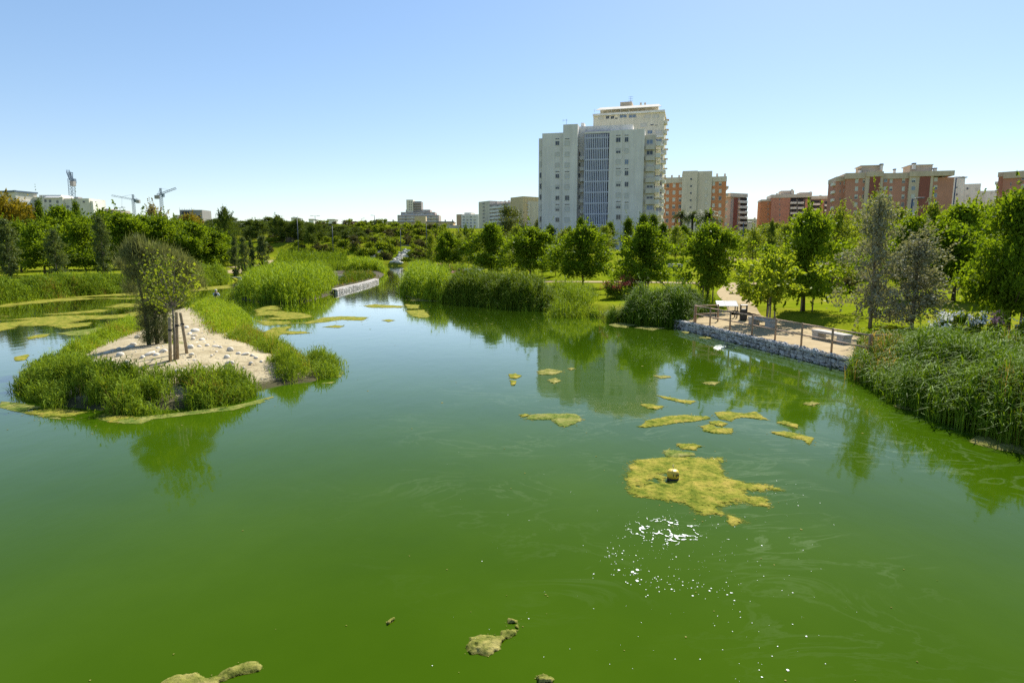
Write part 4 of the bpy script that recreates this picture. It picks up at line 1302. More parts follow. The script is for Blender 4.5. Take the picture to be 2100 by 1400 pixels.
def stone_mesh(seed, w, h, dpt):
    """irregular chunk: jittered bevelled box, 12 vertices"""
    rng = np.random.default_rng(seed)
    bm = bmesh.new()
    bmesh.ops.create_cube(bm, size=1.0)
    bmesh.ops.bevel(bm, geom=bm.edges[:], offset=0.17, segments=1, affect='EDGES')
    for v in bm.verts:
        v.co = Vector(((v.co.x + rng.normal() * 0.05) * w, (v.co.y + rng.normal() * 0.05) * dpt, (v.co.z + rng.normal() * 0.05) * h))
    me = bpy.data.meshes.new("stone"); bm.to_mesh(me); bm.free()
    me.materials.append(M_gab)
    return me
STONES = [stone_mesh(500 + i, 1.0, 1.0, 1.0) for i in range(8)]

def gabion(name, label, A, B, z0, z1, inn, thick, rows, step, seed, limit=300):
    A = np.array(A); B = np.array(B)
    L = float(np.linalg.norm(B - A)); d = (B - A) / L
    rz = math.atan2(d[1], d[0])
    root = empty(name, (A[0], A[1], z0), rz)
    tag(root, label, "wall")
    sgn = 1 if (-d[1] * inn[0] + d[0] * inn[1]) > 0 else -1     # local +y towards land?
    core = MB(); core.box(0, L, *sorted((sgn * 0.09, sgn * thick)), 0, z1 - z0 - 0.05)
    core.build("core", M_gabd, root)
    rng = np.random.default_rng(seed)
    cells = []
    rh = (z1 - z0) / rows
    for r in range(rows):
        x = -rng.random() * step * 0.5
        zj = rng.normal() * 0.02
        while x < L:
            w = step * (0.45 + 1.1 * rng.random() ** 1.4)
            cells.append((x + w / 2, r, w)); x += w
    n = 0
    rest = MB()
    base = MB()
    for (x, r, w) in cells:
        if not (0 <= x <= L): continue
        hh = rh * (0.72 + 0.5 * rng.random())
        loc = (x, sgn * (0.1 + rng.random() * 0.03), (r + 0.5) * rh + rng.normal() * 0.028)
        sc = (w * 0.97, 0.22, hh)
        if n < limit:
            o = link("stone", STONES[int(rng.integers(0, 8))], root, loc); o.scale = sc
            o.rotation_euler = (rng.normal() * 0.14, rng.normal() * 0.2, rng.normal() * 0.16); n += 1
        else:
            rest.box(loc[0] - sc[0] / 2, loc[0] + sc[0] / 2, loc[1] - 0.1, loc[1] + 0.1, loc[2] - hh / 2, loc[2] + hh / 2)
    # stones of the top course, too small to pick apart
    x = 0.0
    tv = []; tf = []
    while x < L:
        y = 0.05
        while y < thick:
            w = 0.16 + 0.12 * rng.random(); zt = (z1 - z0) - 0.05
            hz = 0.02 + 0.04 * rng.random(); ww = w * 0.46; dy = 0.07 + 0.03 * rng.random()
            rest.add([(x - ww, sgn * (y - dy), zt - .05), (x + ww, sgn * (y - dy), zt - .05), (x + ww, sgn * (y + dy), zt - .05), (x - ww, sgn * (y + dy), zt - .05),
                      (x - ww * .6, sgn * (y - dy * .6), zt + hz * .6), (x + ww * .6, sgn * (y - dy * .6), zt + hz), (x + ww * .6, sgn * (y + dy * .6), zt + hz * .8), (x - ww * .6, sgn * (y + dy * .6), zt + hz)],
                     [(4, 5, 6, 7), (0, 1, 5, 4), (1, 2, 6, 5), (2, 3, 7, 6), (3, 0, 4, 7)])
            y += 0.2
        x += 0.21
    o = rest.build("top_stones", M_gab, root); o["kind"] = "stuff"
    mb = MB()
    for x in np.arange(0.05, L, 0.9):
        mb.bar((x, -sgn * 0.02, 0), (x, -sgn * 0.02, z1 - z0), 0.012)
    for z in (0.02, (z1 - z0) / 2, z1 - z0 - 0.02):
        mb.bar((0, -sgn * 0.02, z), (L, -sgn * 0.02, z), 0.012)
    mb.build("wire_cage", M_wire, root)
    return root
gabion("gabion_wall", "wire caged wall of pale stones along the edge of the jetty terrace", DECK_A, DECK_B, -0.12, DECK_Z + 0.01, deck_in, 0.6, 4, 0.3, 61)

# curved gabion wall of the far island
curve = [(690, 602), (712, 596), (735, 590.5), (755, 585), (775, 578)]
pts = [G(a, b, 0)[:2] for a, b in curve]
root = empty("gabion_wall", (pts[0][0], pts[0][1], 0)); tag(root, "curved wall of pale stones around the tip of the far planted island", "wall")
rng = np.random.default_rng(62)
core = MB()
for a, b in zip(pts[:-1], pts[1:]):
    a = a - pts[0]; b = b - pts[0]
    nn = np.array((-(b - a)[1], (b - a)[0])) / np.linalg.norm(b - a)
    core.bar((*(a + nn * .28), 0.15), (*(b + nn * .28), 0.15), 0.4, 0.6)
    L = np.linalg.norm(b - a); nst = int(L / 0.42)
    for i in range(nst):
        for r in range(2):
            t = (i + 0.5 + 0.15 * rng.normal()) / nst
            o = link("stone", STONES[int(rng.integers(0, 8))], root, (*(a * (1 - t) + b * t), 0.1 + 0.23 * r))
            o.scale = (0.44, 0.3, 0.23); o.rotation_euler = (rng.normal() * .08, rng.normal() * .08, math.atan2(*(b - a)[::-1]))
core.build("core", M_gabd, root)
mb = MB()
for a, b in zip(pts[:-1], pts[1:]):
    a = a - pts[0]; b = b - pts[0]
    nn = np.array((-(b - a)[1], (b - a)[0])) / np.linalg.norm(b - a)
    mb.bar((*(a + nn * .35), 0.5), (*(b + nn * .35), 0.5), 0.55, 0.06)
mb.build("coping", M_conc, root)
p = G(699, 566, 1.1)
mb = MB(); mb.box(-1.3, 1.3, -0.4, 0.4, 0, 0.8)
tag(link("concrete_block", mb.mesh("concrete_block", M_conc), None, (p[0], p[1] - 2, float(isle2_z(np.array([p[0]]), np.array([p[1] - 2]))[0]))), "grey concrete block between the two far reed clumps", "block")

# ---- timber fences
def fence(name, label, posts, h, rails=(0.95, 0.48), r=0.05, ext=None, group=None):
    """posts: list of (x, y, z)"""
    p0 = np.array(posts[0])
    root = empty(name, p0); tag(root, label, "fence", group)
    for p in posts:
        q = np.array(p) - p0
        mb = MB(); mb.tube([(0, 0, -0.05), (0, 0, h * 0.97), (0, 0, h)], [r, r, r * 0.8], 8)
        link("post", mb.mesh("post", M_wood, True), root, q)
    for a, b in zip(posts[:-1], posts[1:]):
        a = np.array(a) - p0; b = np.array(b) - p0
        for f in rails:
            mb = MB(); e = np.array((0, 0, h * f))
            mb.tube([a + e, b + e], r * 0.75, 7)
            mb.build("rail", M_wood, root, True)
    return root
ppx = [(1410, 661), (1447, 668), (1487, 677), (1529.5, 687), (1573, 697.6), (1622.5, 709.6), (1677, 723.6), (1737.5, 741)]
fp = [G(a, b, DECK_Z) for a, b in ppx]
# straighten onto one line parallel to the wall
off = np.mean([np.dot(p[:2] - DECK_A, deck_in) for p in fp])
off = max(off, 0.45)
fp = [np.array((*(DECK_A + deck_dir * np.dot(p[:2] - DECK_A, deck_dir) + deck_in * off), DECK_Z)) for p in fp]
fence("timber_fence", "long timber post and rail fence along the jetty's water edge", fp, 1.13)
sp = [fp[0] + np.array((*(deck_in * 0.12), 0)), np.array((*(fp[0][:2] + deck_in * 1.75 - deck_dir * 0.05), DECK_Z))]
fence("timber_fence", "short timber side fence behind the information board", sp, 1.13)
sp = [fp[-1] + np.array((*(deck_in * 0.12), 0)), np.array((*(fp[-1][:2] + deck_in * 1.5), DECK_Z))]
fence("timber_fence", "short timber side fence running into the near reeds", sp, 1.13)

# ---- benches
def bench(px, py, label, L=2.1, dz=DECK_Z, ang=None, group="concrete benches"):
    p = G(px, py, dz)
    rz = math.atan2(deck_dir[1], deck_dir[0]) if ang is None else ang
    root = empty("concrete_bench", p, rz); tag(root, label, "bench", group)
    mb = MB(); mb.box(-L / 2, L / 2, -0.27, 0.27, 0.34, 0.47); o = mb.build("seat", M_conc, root)
    bev(o, 0.015)
    for s in (-1, 1):
        mb = MB(); x = s * (L / 2 - 0.27); mb.box(x - 0.22, x + 0.22, -0.26, 0.26, 0, 0.338); bev(mb.build("leg", M_conc, root), 0.012)
    return root
def bev(o, w, seg=2):
    m = o.modifiers.new("bevel", 'BEVEL'); m.width = w; m.segments = seg; m.limit_method = 'ANGLE'
bench(1563, 668, "pale concrete bench in the lime green tree's dappled shade", 2.2)
bench(1704, 699, "pale concrete bench in full sun at the jetty's right end", 2.3)

# ---- information board
c = G(1489, 651, DECK_Z)
root = empty("information_board", c, R(-6)); tag(root, "slanted white and green information board on black legs", "sign")
pw, pd = 1.42, 0.66
mb = MB()
hz0, hz1 = 0.80, 1.12
def pan(u, v, lift=0.0):
    # u across, v from front (0) to back (1)
    n = np.array((0, -(hz1 - hz0), pd)); n = n / np.linalg.norm(n)
    return np.array((-pw / 2 + pw * u, -pd / 2 + pd * v, hz0 + (hz1 - hz0) * v)) + n * lift
def slab(mb, u0, u1, v0, v1, l0, l1):
    mb.add([pan(u0, v0, l0), pan(u1, v0, l0), pan(u1, v1, l0), pan(u0, v1, l0), pan(u0, v0, l1), pan(u1, v0, l1), pan(u1, v1, l1), pan(u0, v1, l1)],
           [(0, 3, 2, 1), (4, 5, 6, 7), (0, 1, 5, 4), (1, 2, 6, 5), (2, 3, 7, 6), (3, 0, 4, 7)])
slab(mb, 0, 1, 0, 1, 0, 0.03); pnl = mb.build("panel", M_paint, root)
mb = MB(); slab(mb, 0.03, 0.36, 0.08, 0.94, 0.031, 0.034); mb.build("picture_print", M_green, pnl)
mb = MB()
rng = np.random.default_rng(6)
for r in range(7):
    u = 0.42
    while u < 0.94:
        w = 0.03 + 0.07 * rng.random()
        slab(mb, u, min(u + w, 0.96), 0.12 + r * 0.115, 0.12 + r * 0.115 + 0.035, 0.031, 0.034); u += w + 0.018
o = mb.build("text_lines", M_ink, pnl); o["kind"] = "stuff"
for sx in (-1, 1):
    for sy, hh in ((-1, hz0 - 0.02), (1, hz1 - 0.02)):
        mb = MB(); x = sx * (pw / 2 - 0.06); y = sy * (pd / 2 - 0.04)
        mb.box(x - 0.03, x + 0.03, y - 0.03, y + 0.03, -0.02, hh); mb.build("leg", M_black, root)
    mb = MB(); x = sx * (pw / 2 - 0.06); mb.bar((x, -pd / 2 + .04, 0.1), (x, pd / 2 - .04, 0.1), 0.04); mb.build("foot_rail", M_black, root)

# ---- litter bin
c = G(1524, 656.5, DECK_Z)
root = empty("litter_bin", c, R(-14)); tag(root, "dark upright litter bin beside the information board", "bin")
mb = MB(); mb.box(-0.22, 0.22, -0.2, 0.2, 0.03, 0.74); bev(mb.build("body", M_black, root), 0.02)
mb = MB()
mb.box(-0.22, -0.16, -0.2, 0.2, 0.742, 0.98); mb.box(0.16, 0.22, -0.2, 0.2, 0.742, 0.98); mb.build("hood_side", M_black, root)
mb = MB(); mb.box(-0.23, 0.23, -0.21, 0.21, 0.982, 1.04); bev(mb.build("lid", M_black, root), 0.02)
mb = MB(); mb.box(-0.15, -0.07, -0.212, -0.202, 0.38, 0.48); mb.build("sticker", M_paint, root)

# ---- left terrace with fence and block, far lawn blocks
lz = tzf(G(485, 578, .9)[0], G(485, 578, .9)[1])
lp = [G(467, 580, lz), G(485.5, 576.5, lz), G(504, 574, lz)]
lp = [np.array((p[0], p[1], tzf(p[0], p[1]))) for p in lp]
fence("timber_fence", "small timber fence beside the huge reed clump on the left bank", lp, 1.2)
lt = np.array([G(462, 581, lz)[:2], G(510, 578, lz)[:2], G(512, 569, lz)[:2], G(462, 572, lz)[:2]])
drape("sand_terrace", lt, 0.8, lift=0.05)
def block(px, py, w, d, h, label, name="concrete_bench"):
    p = ground_hit(px, py)
    root = empty(name, (p[0], p[1], p[2]), 0.1); tag(root, label, "bench", "concrete benches")
    mb = MB(); mb.box(-w / 2, w / 2, -d / 2, d / 2, h * 0.72, h); bev(mb.build("seat", M_conc, root), 0.02)
    for s in (-1, 1):
        mb = MB(); x = s * (w / 2 - 0.25); mb.box(x - 0.2, x + 0.2, -d / 2 + .02, d / 2 - .02, 0, h * 0.718); mb.build("leg", M_conc, root)
block(480, 574, 2.4, 0.6, 0.5, "pale bench behind the small fence on the left bank")
block(418, 548, 3.0, 0.7, 0.6, "pale bench under the trees of the left lawn")
block(508, 551, 2.2, 0.7, 0.6, "pale bench between the columnar trees")
block(1531, 558, 2.0, 0.9, 0.5, "pale concrete bench on the far lawn behind the sand path")
block(1385, 548, 2.0, 0.9, 0.5, "pale concrete bench far behind the round broadleaf tree")

# ================================================================ FLOATING THINGS
def algae_mat(nm, o1, o2, o3, o4):
    m, nt, b = new_mat(nm)
    f1 = noise_tex(nt, 1.9, 7, 0.7); f2 = noise_tex(nt, 13, 6, 0.75)
    c = ramp(nt, f1, [(0.36, o1), (0.46, o2), (0.56, o3), (0.66, o4)])
    c2 = ramp(nt, f2, [(0.34, (0.28, 0.36, 0.22)), (0.47, (0.85, 0.88, 0.8)), (0.72, (1.12, 1.08, 1.0))])
    nt.links.new(mixc(nt, 0.9, c, c2, 'MULTIPLY'), b.inputs["Base Color"])
    b.inputs["Roughness"].default_value = 0.9
    b.inputs["Specular IOR Level"].default_value = 0.02
    bump(nt, b, f2, 0.9, 0.03)
    # the mat thins out towards its rim: ragged gaps where the water shows through
    at = nt.nodes.new("ShaderNodeAttribute"); at.attribute_name = "cover"
    f3 = noise_tex(nt, 9, 8, 0.72)
    sb = nt.nodes.new("ShaderNodeMath"); sb.operation = 'SUBTRACT'
    nt.links.new(at.outputs["Fac"], sb.inputs[0]); nt.links.new(f3, sb.inputs[1])
    mr = nt.nodes.new("ShaderNodeMapRange"); mr.inputs["From Min"].default_value = -0.10; mr.inputs["From Max"].default_value = 0.06
    nt.links.new(sb.outputs[0], mr.inputs[0])
    tp = nt.nodes.new("ShaderNodeBsdfTransparent"); mx = nt.nodes.new("ShaderNodeMixShader")
    nt.links.new(mr.outputs[0], mx.inputs[0]); nt.links.new(tp.outputs[0], mx.inputs[1]); nt.links.new(b.outputs[0], mx.inputs[2])
    nt.links.new(mx.outputs[0], nt.nodes["Material Output"].inputs["Surface"])
    return m
M_alg = algae_mat("ochre_algae", (0.09, 0.125, 0.014), (0.185, 0.195, 0.026), (0.285, 0.25, 0.045), (0.35, 0.27, 0.06))
M_alg2 = algae_mat("green_algae", (0.07, 0.12, 0.02), (0.14, 0.175, 0.035), (0.22, 0.22, 0.06), (0.29, 0.27, 0.1))
M_algy = algae_mat("grey_tan_algae", (0.10, 0.12, 0.02), (0.19, 0.19, 0.045), (0.28, 0.25, 0.08), (0.35, 0.30, 0.11))
M_film = plain("pale_film", (0.42, 0.46, 0.36), (0.3, 0.36, 0.24), 3, 0.5)

def mat_mesh(name, pts, mat, seed, rough=0.5, hole=0.0, cellk=0.0024, hgt=0.03, zoom=None):
    if zoom:
        s, ox, oy = zoom
        pts = [(ox + a / s, oy + b / s) for a, b in pts]
    poly = polyG(pts)
    D = poly[:, 1].mean()
    lo = poly.min(0); hi = poly.max(0)
    # rougher foreshortened far mats get coarser cells
    cx = max(0.012, D * cellk * 0.45); cy = cx * (1.0 if D < 20 else 1.8)
    pad = cx * 4
    ax = np.arange(lo[0] - pad, hi[0] + pad, cx); ay = np.arange(lo[1] - pad, hi[1] + pad, cy)
    X, Y = np.meshgrid(ax, ay)
    sz = min(hi - lo)
    fs = 0.9 / max(sz, 0.2)
    d = psd(X, Y, poly)
    nz = fbm(X * fs * 2.2, Y * fs * 2.2, seed, 5) - 0.5
    nz2 = fbm(X * fs * 11, Y * fs * 11, seed + 3, 4) - 0.5
    dm = float(d.max())
    val = d + nz * rough * sz * 0.4 + nz2 * (0.3 * dm + 1.1 * np.clip(d, 0, 0.45 * dm))
    if hole > 0:
        hn = fbm(X * fs * (2.4 if D > 20 else 3.4) + 7, Y * fs * (4.6 if D > 20 else 3.4), seed + 5, 5)
        val = np.minimum(val, (hn - hole) * sz)
    ok = val > -0.12 * dm
    ii = np.arange(X.size).reshape(X.shape)
    Z = 0.006 + np.clip(val / (sz * 0.12), 0, 1) ** 0.5 * hgt * (0.25 + 1.2 * fbm(X / 0.12, Y / 0.12, seed + 9, 3))
    q = ok[:-1, :-1] & ok[:-1, 1:] & ok[1:, 1:] & ok[1:, :-1]
    F = np.stack([ii[:-1, :-1][q], ii[:-1, 1:][q], ii[1:, 1:][q], ii[1:, :-1][q]], 1)
    if len(F) == 0:
        return None
    used, inv = np.unique(F, return_inverse=True)
    Vv = np.stack([X.ravel(), Y.ravel(), Z.ravel()], 1)[used]
    cov = (0.47 + 0.42 * np.clip(val / (0.3 * dm), -1, 1) + 0.12 * np.clip(val / dm, 0, 1)).ravel()[used].astype(np.float32)
    edge = (np.abs(val) < sz * 0.10)
    EX = X[edge]; EY = Y[edge]
    SCRAP_AT.append((EX, EY, D, sz))
    c = np.array((Vv[:, 0].mean(), Vv[:, 1].mean(), 0.0))
    me = fast_mesh(name, Vv - c, inv.reshape(F.shape), mat, smooth=True)
    me.attributes.new('cover', 'FLOAT', 'POINT').data.foreach_set('value', cov)
    return link(name, me, None, c)

SCRAP_AT = []
Z1 = (2.692, 1050, 720)
mats = [
 ("large ragged ochre algae raft carrying the yellow buoy", [(640, 640), (690, 600), (850, 590), (940, 585), (1060, 590), (1150, 590), (1165, 640), (1150, 660), (1170, 700), (1270, 715), (1400, 735), (1505, 770), (1440, 772), (1300, 762), (1280, 772), (1300, 810), (1380, 805), (1395, 850), (1330, 840), (1270, 832), (1180, 850), (1050, 850), (1170, 895), (1290, 940), (1200, 965), (1130, 930), (1000, 872), (930, 835), (820, 815), (700, 800), (640, 780), (615, 740), (640, 700)], M_alg, 1, 0.10, 0.31, Z1),
 ("flat algae patch touching the far side of the buoy raft", [(835, 550), (870, 545), (1000, 560), (1012, 576), (900, 588), (850, 578)], M_alg2, 2, 0.2, 0, Z1),
 ("small algae sliver floating just beyond the buoy raft", [(905, 512), (1000, 510), (1048, 525), (1010, 547), (930, 537)], M_alg, 3, 0.25, 0, Z1),
 ("green grey algae patch drifting in the middle of the pond", [(70, 375), (110, 350), (230, 345), (350, 345), (395, 380), (350, 400), (290, 425), (250, 410), (220, 380)], M_alg2, 4, 0.2, 0, Z1),
 ("tiny orange algae scrap at the tip of the green grey patch", [(35, 353), (70, 346), (105, 352), (60, 364)], M_alg, 5, 0.25, 0, Z1),
 ("long forked ochre algae strip left of the cluster before the jetty", [(690, 415), (740, 400), (745, 382), (850, 358), (950, 353), (1080, 360), (1100, 372), (1000, 386), (900, 397), (800, 415), (730, 422)], M_alg, 6, 0.25, 0.22, Z1),
 ("widest ochre algae patch of the cluster before the jetty", [(1120, 338), (1200, 332), (1270, 345), (1350, 333), (1390, 365), (1425, 382), (1330, 372), (1260, 365), (1210, 387), (1140, 372)], M_alg, 7, 0.25, 0, Z1),
 ("hooked ochre algae patch below the widest one", [(1040, 415), (1090, 404), (1130, 420), (1220, 428), (1215, 455), (1130, 457), (1060, 442)], M_alg, 8, 0.25, 0, Z1),
 ("small ochre algae patch inside the cluster", [(1080, 390), (1140, 384), (1195, 400), (1160, 418), (1100, 405)], M_alg, 9, 0.3, 0, Z1),
 ("thin ochre algae strip right of the cluster", [(1455, 395), (1500, 383), (1578, 405), (1575, 427), (1520, 412)], M_alg, 10, 0.3, 0, Z1),
 ("ochre algae tail pointing right below the thin strip", [(1420, 447), (1500, 440), (1600, 460), (1668, 480), (1640, 517), (1610, 492), (1500, 472)], M_alg, 11, 0.25, 0, Z1),
 ("small ochre algae streak at the edge of the tower's reflection", [(710, 295), (760, 293), (845, 305), (800, 322), (750, 317)], M_alg, 12, 0.3, 0, Z1),
 ("beaded ochre algae streak right of the tower's reflection", [(795, 243), (860, 253), (940, 268), (1008, 275), (985, 293), (920, 282), (860, 268)], M_alg, 13, 0.4, 0, Z1),
 ("oval tan algae pad at the top of the tower's reflection", [(135, 113), (200, 98), (288, 110), (230, 131), (150, 129)], M_algy, 14, 0.15, 0, Z1),
 ("smaller oval tan pad below the first one in the reflection", [(193, 160), (240, 148), (272, 165), (230, 180)], M_algy, 15, 0.15, 0, Z1),
 ("tiny tan pad right of the oval pads", [(303, 97), (328, 92), (350, 98), (325, 106)], M_algy, 16, 0.15, 0, Z1),
 ("ragged ochre scrap left of the oval pads", [(-20, 128), (20, 125), (53, 137), (25, 152), (-10, 150)], M_alg, 17, 0.3, 0, Z1),
 ("short ochre scrap below the ragged one", [(-12, 160), (25, 165), (18, 188), (-5, 190)], M_alg, 18, 0.3, 0, Z1),
 ("oval tan pad floating near the near reeds", [(1605, 290), (1660, 278), (1705, 290), (1650, 302)], M_algy, 19, 0.15, 0, Z1),
 ("thin tan pad in the reflection of the round tree", [(1050, 178), (1090, 168), (1155, 171), (1115, 188)], M_algy, 20, 0.2, 0, Z1),
 ("faint tan streak in the sky reflection", [(778, 135), (870, 137), (880, 145), (820, 152)], M_algy, 21, 0.3, 0, Z1),
 ("comma shaped tan algae clump near the bottom of the picture", [(1525, 205), (1550, 160), (1600, 145), (1690, 150), (1700, 125), (1735, 115), (1728, 68), (1778, 72), (1788, 105), (1778, 145), (1720, 168), (1690, 212), (1640, 242), (1550, 234)], M_algy, 22, 0.14, 0.24, (2.333, 300, 1240)),
 ("long tan algae bank cut by the bottom picture edge", [(60, 380), (150, 335), (240, 328), (285, 355), (340, 345), (370, 315), (430, 295), (500, 272), (552, 288), (545, 318), (480, 328), (400, 352), (350, 378), (350, 440), (60, 440)], M_algy, 23, 0.08, 0, (2.333, 300, 1240)),
 ("small tan lump at the bottom picture edge", [(1862, 345), (1900, 337), (1952, 358), (1940, 382), (1880, 377)], M_algy, 24, 0.15, 0, (2.333, 300, 1240)),
 ("tiny curled tan scrap on the dark green water", [(1148, 90), (1165, 72), (1190, 62), (1193, 72), (1172, 84), (1162, 96)], M_algy, 25, 0.1, 0, (2.333, 300, 1240)),
 ("olive algae patch at the foot of the near reeds", [(858, 1000), (900, 988), (1130, 980), (1130, 1012), (1000, 1038), (900, 1024)], M_algy, 26, 0.15, 0, (3.684, 1600, 560)),
 ("olive algae fringe where the near reeds leave the picture", [(1430, 1275), (1480, 1225), (1600, 1240), (1860, 1290), (1860, 1370), (1700, 1345), (1560, 1310)], M_algy, 27, 0.12, 0, (3.684, 1600, 560)),
 ("pale oval lily-like film before the jetty wall", [(512, 668), (545, 643), (600, 640), (645, 652), (625, 672), (560, 688)], M_film, 28, 0.12, 0, (5, 1360, 580)),
 ("pale scum strip below the jetty wall", [(360, 563), (430, 548), (530, 565), (460, 574)], M_algy, 29, 0.3, 0, (5, 1360, 580)),
 ("pale scum strip below the jetty wall's left end", [(180, 500), (240, 498), (310, 512), (240, 520)], M_algy, 30, 0.3, 0, (5, 1360, 580)),
 ("tan algae fringe at the foot of the jetty's left reeds", [(60, 932), (200, 892), (330, 890), (460, 905), (600, 937), (450, 952), (370, 978), (200, 962)], M_algy, 31, 0.25, 0, (8.75, 1240, 560)),
 ("tan algae strip before the jetty wall's left end", [(540, 985), (650, 960), (820, 965), (1140, 985), (900, 1012), (850, 1030), (700, 1002)], M_algy, 32, 0.25, 0, (8.75, 1240, 560)),
 ("long ochre algae belt along the left bank's reeds", [(-60, 640), (0, 622), (150, 609), (300, 597), (470, 584), (472, 591), (350, 601), (285, 613), (200, 613), (120, 618), (40, 626), (0, 634)], M_alg, 33, 0.25, 0.4, None),
 ("broad ochre algae field in the left channel", [(-80, 655), (0, 649), (60, 647), (130, 642), (200, 634), (225, 626), (275, 620), (300, 630), (290, 648), (270, 651), (180, 656), (130, 665), (60, 668), (20, 664), (60, 656)], M_alg, 34, 0.22, 0.41, None),
 ("ochre algae wedge at the left picture edge", [(-60, 668), (0, 662), (42, 660), (30, 673), (0, 678), (-60, 690)], M_alg, 35, 0.25, 0, None),
 ("thin olive algae pad left of the island", [(98, 668), (140, 664), (185, 661), (182, 668), (130, 674)], M_alg, 36, 0.25, 0, None),
 ("olive algae streak behind the island's left flank", [(110, 684), (170, 676), (240, 668), (290, 655), (285, 665), (200, 685), (150, 689)], M_alg2, 37, 0.25, 0, None),
 ("narrow olive pad in the blue reflection left of the island", [(52, 692), (80, 686), (102, 685), (95, 690), (60, 696)], M_alg, 38, 0.3, 0, None),
 ("yellow pad beside the island's left tip", [(28, 732), (60, 726), (55, 738), (30, 741)], M_alg, 39, 0.3, 0, None),
 ("big ochre algae field between island and huge reed clump", [(250, 590), (330, 555), (440, 553), (455, 580), (520, 610), (610, 618), (740, 638), (745, 660), (560, 680), (540, 720), (340, 735), (240, 700), (240, 640)], M_alg, 40, 0.2, 0.4, (4.375, 470, 500)),
 ("long ochre algae tongue reaching into the open water", [(560, 712), (690, 700), (850, 660), (1000, 648), (1245, 660), (1180, 687), (1000, 682), (850, 707), (700, 718)], M_alg, 41, 0.25, 0, (4.375, 470, 500)),
 ("slim ochre pad right of the island's back shore", [(405, 806), (500, 783), (690, 788), (725, 800), (560, 812)], M_alg, 42, 0.25, 0, (4.375, 470, 500)),
 ("short ochre pad alone in the blue reflection", [(845, 746), (950, 730), (1035, 738), (985, 754)], M_alg, 43, 0.25, 0, (4.375, 470, 500)),
 ("ochre algae bar across the channel mouth", [(1195, 555), (1300, 541), (1565, 558), (1540, 575), (1270, 573)], M_alg, 44, 0.25, 0, (4.375, 470, 500)),
 ("pale algae fringe under the right bank's reed mass", [(1585, 458), (1730, 478), (1850, 503), (2020, 512), (2020, 522), (1800, 514), (1650, 512)], M_algy, 45, 0.3, 0, (4.375, 470, 500)),
 ("ochre pad at the right side of the channel mouth", [(1575, 543), (1705, 548), (1695, 582), (1600, 580)], M_alg, 46, 0.25, 0, (4.375, 470, 500)),
 ("fringed ochre patch below the channel mouth", [(1580, 600), (1750, 592), (1805, 660), (1700, 668), (1620, 632)], M_alg, 47, 0.3, 0, (4.375, 470, 500)),
 ("small ochre pad in mid channel", [(1370, 686), (1430, 678), (1490, 686), (1430, 702)], M_alg, 48, 0.25, 0, (4.375, 470, 500)),
 ("yellow olive algae rim around the island's near shore", [(0, 822), (40, 826), (110, 838), (200, 852), (280, 856), (350, 848), (480, 832), (560, 812), (640, 796), (706, 762), (700, 776), (650, 802), (570, 818), (480, 840), (380, 852), (310, 860), (292, 869), (255, 868), (200, 860), (110, 858), (50, 846), (0, 836)], M_alg2, 49, 0.07, 0.36, None),
 ("ochre algae pocket at the island's lower left", [(40, 846), (110, 836), (200, 846), (290, 856), (292, 868), (255, 870), (180, 860), (90, 858)], M_alg, 50, 0.15, 0.4, None),
 ("ochre mud algae shelf behind the island's right grasses", [(520, 690), (560, 672), (600, 668), (560, 700), (585, 712), (545, 705)], M_alg, 51, 0.3, 0.15, None),
]
for lb, pts, mt, sd, rg, hole, zm in mats:
    o = mat_mesh("algae_patch", pts, mt, sd, rg, hole, zoom=zm, hgt=0.045 if sd in (22, 23, 24) else 0.03)
    if o:
        tag(o, lb, "algae patch", "floating algae patches")

# scattered scraps too small to count
rng = np.random.default_rng(12)
Vv = []; Ff = []
def flake(x, y, r, z=0.008, n=6):
    o = len(Vv); a0 = rng.random() * 6.28
    for k in range(n):
        a = a0 + k * 6.283 / n; q = r * (0.6 + 0.7 * rng.random())
        Vv.append((x + math.cos(a) * q, y + math.sin(a) * q, z))
    Ff.append(tuple(range(o, o + n)))
for px, py, n, sx, sy in [(1900, 900, 6, 80, 60), (1300, 860, 14, 250, 90), (850, 640, 26, 160, 22), (700, 665, 20, 120, 20), (1200, 960, 12, 220, 130), (160, 660, 20, 120, 22), (900, 1250, 16, 500, 110), (1550, 1200, 14, 200, 130)]:
    for _ in range(n):
        p = G(px + rng.normal() * sx, min(1395, max(600, py + rng.normal() * sy)), 0)
        flake(p[0], p[1], 0.0016 * p[1] * (0.4 + rng.random()))
for EX, EY, D, sz in SCRAP_AT:
    n = int(min(60, 10 + 14 * sz))
    if len(EX) == 0: continue
    k = rng.integers(0, len(EX), n)
    for x, y in zip(EX[k], EY[k]):
        flake(x + rng.normal() * 0.05 * sz, y + rng.normal() * 0.05 * sz, 0.0011 * D * (0.4 + 1.1 * rng.random()), 0.007)
me = bpy.data.meshes.new("algae_scraps"); me.from_pydata(Vv, [], Ff); me.materials.append(M_algy); me.attributes.new('cover', 'FLOAT', 'POINT').data.foreach_set('value', np.ones(len(Vv), dtype=np.float32))
tag(link("algae_scraps", me), "tiny tan scraps of algae sprinkled over the open water", "algae", None, "stuff")

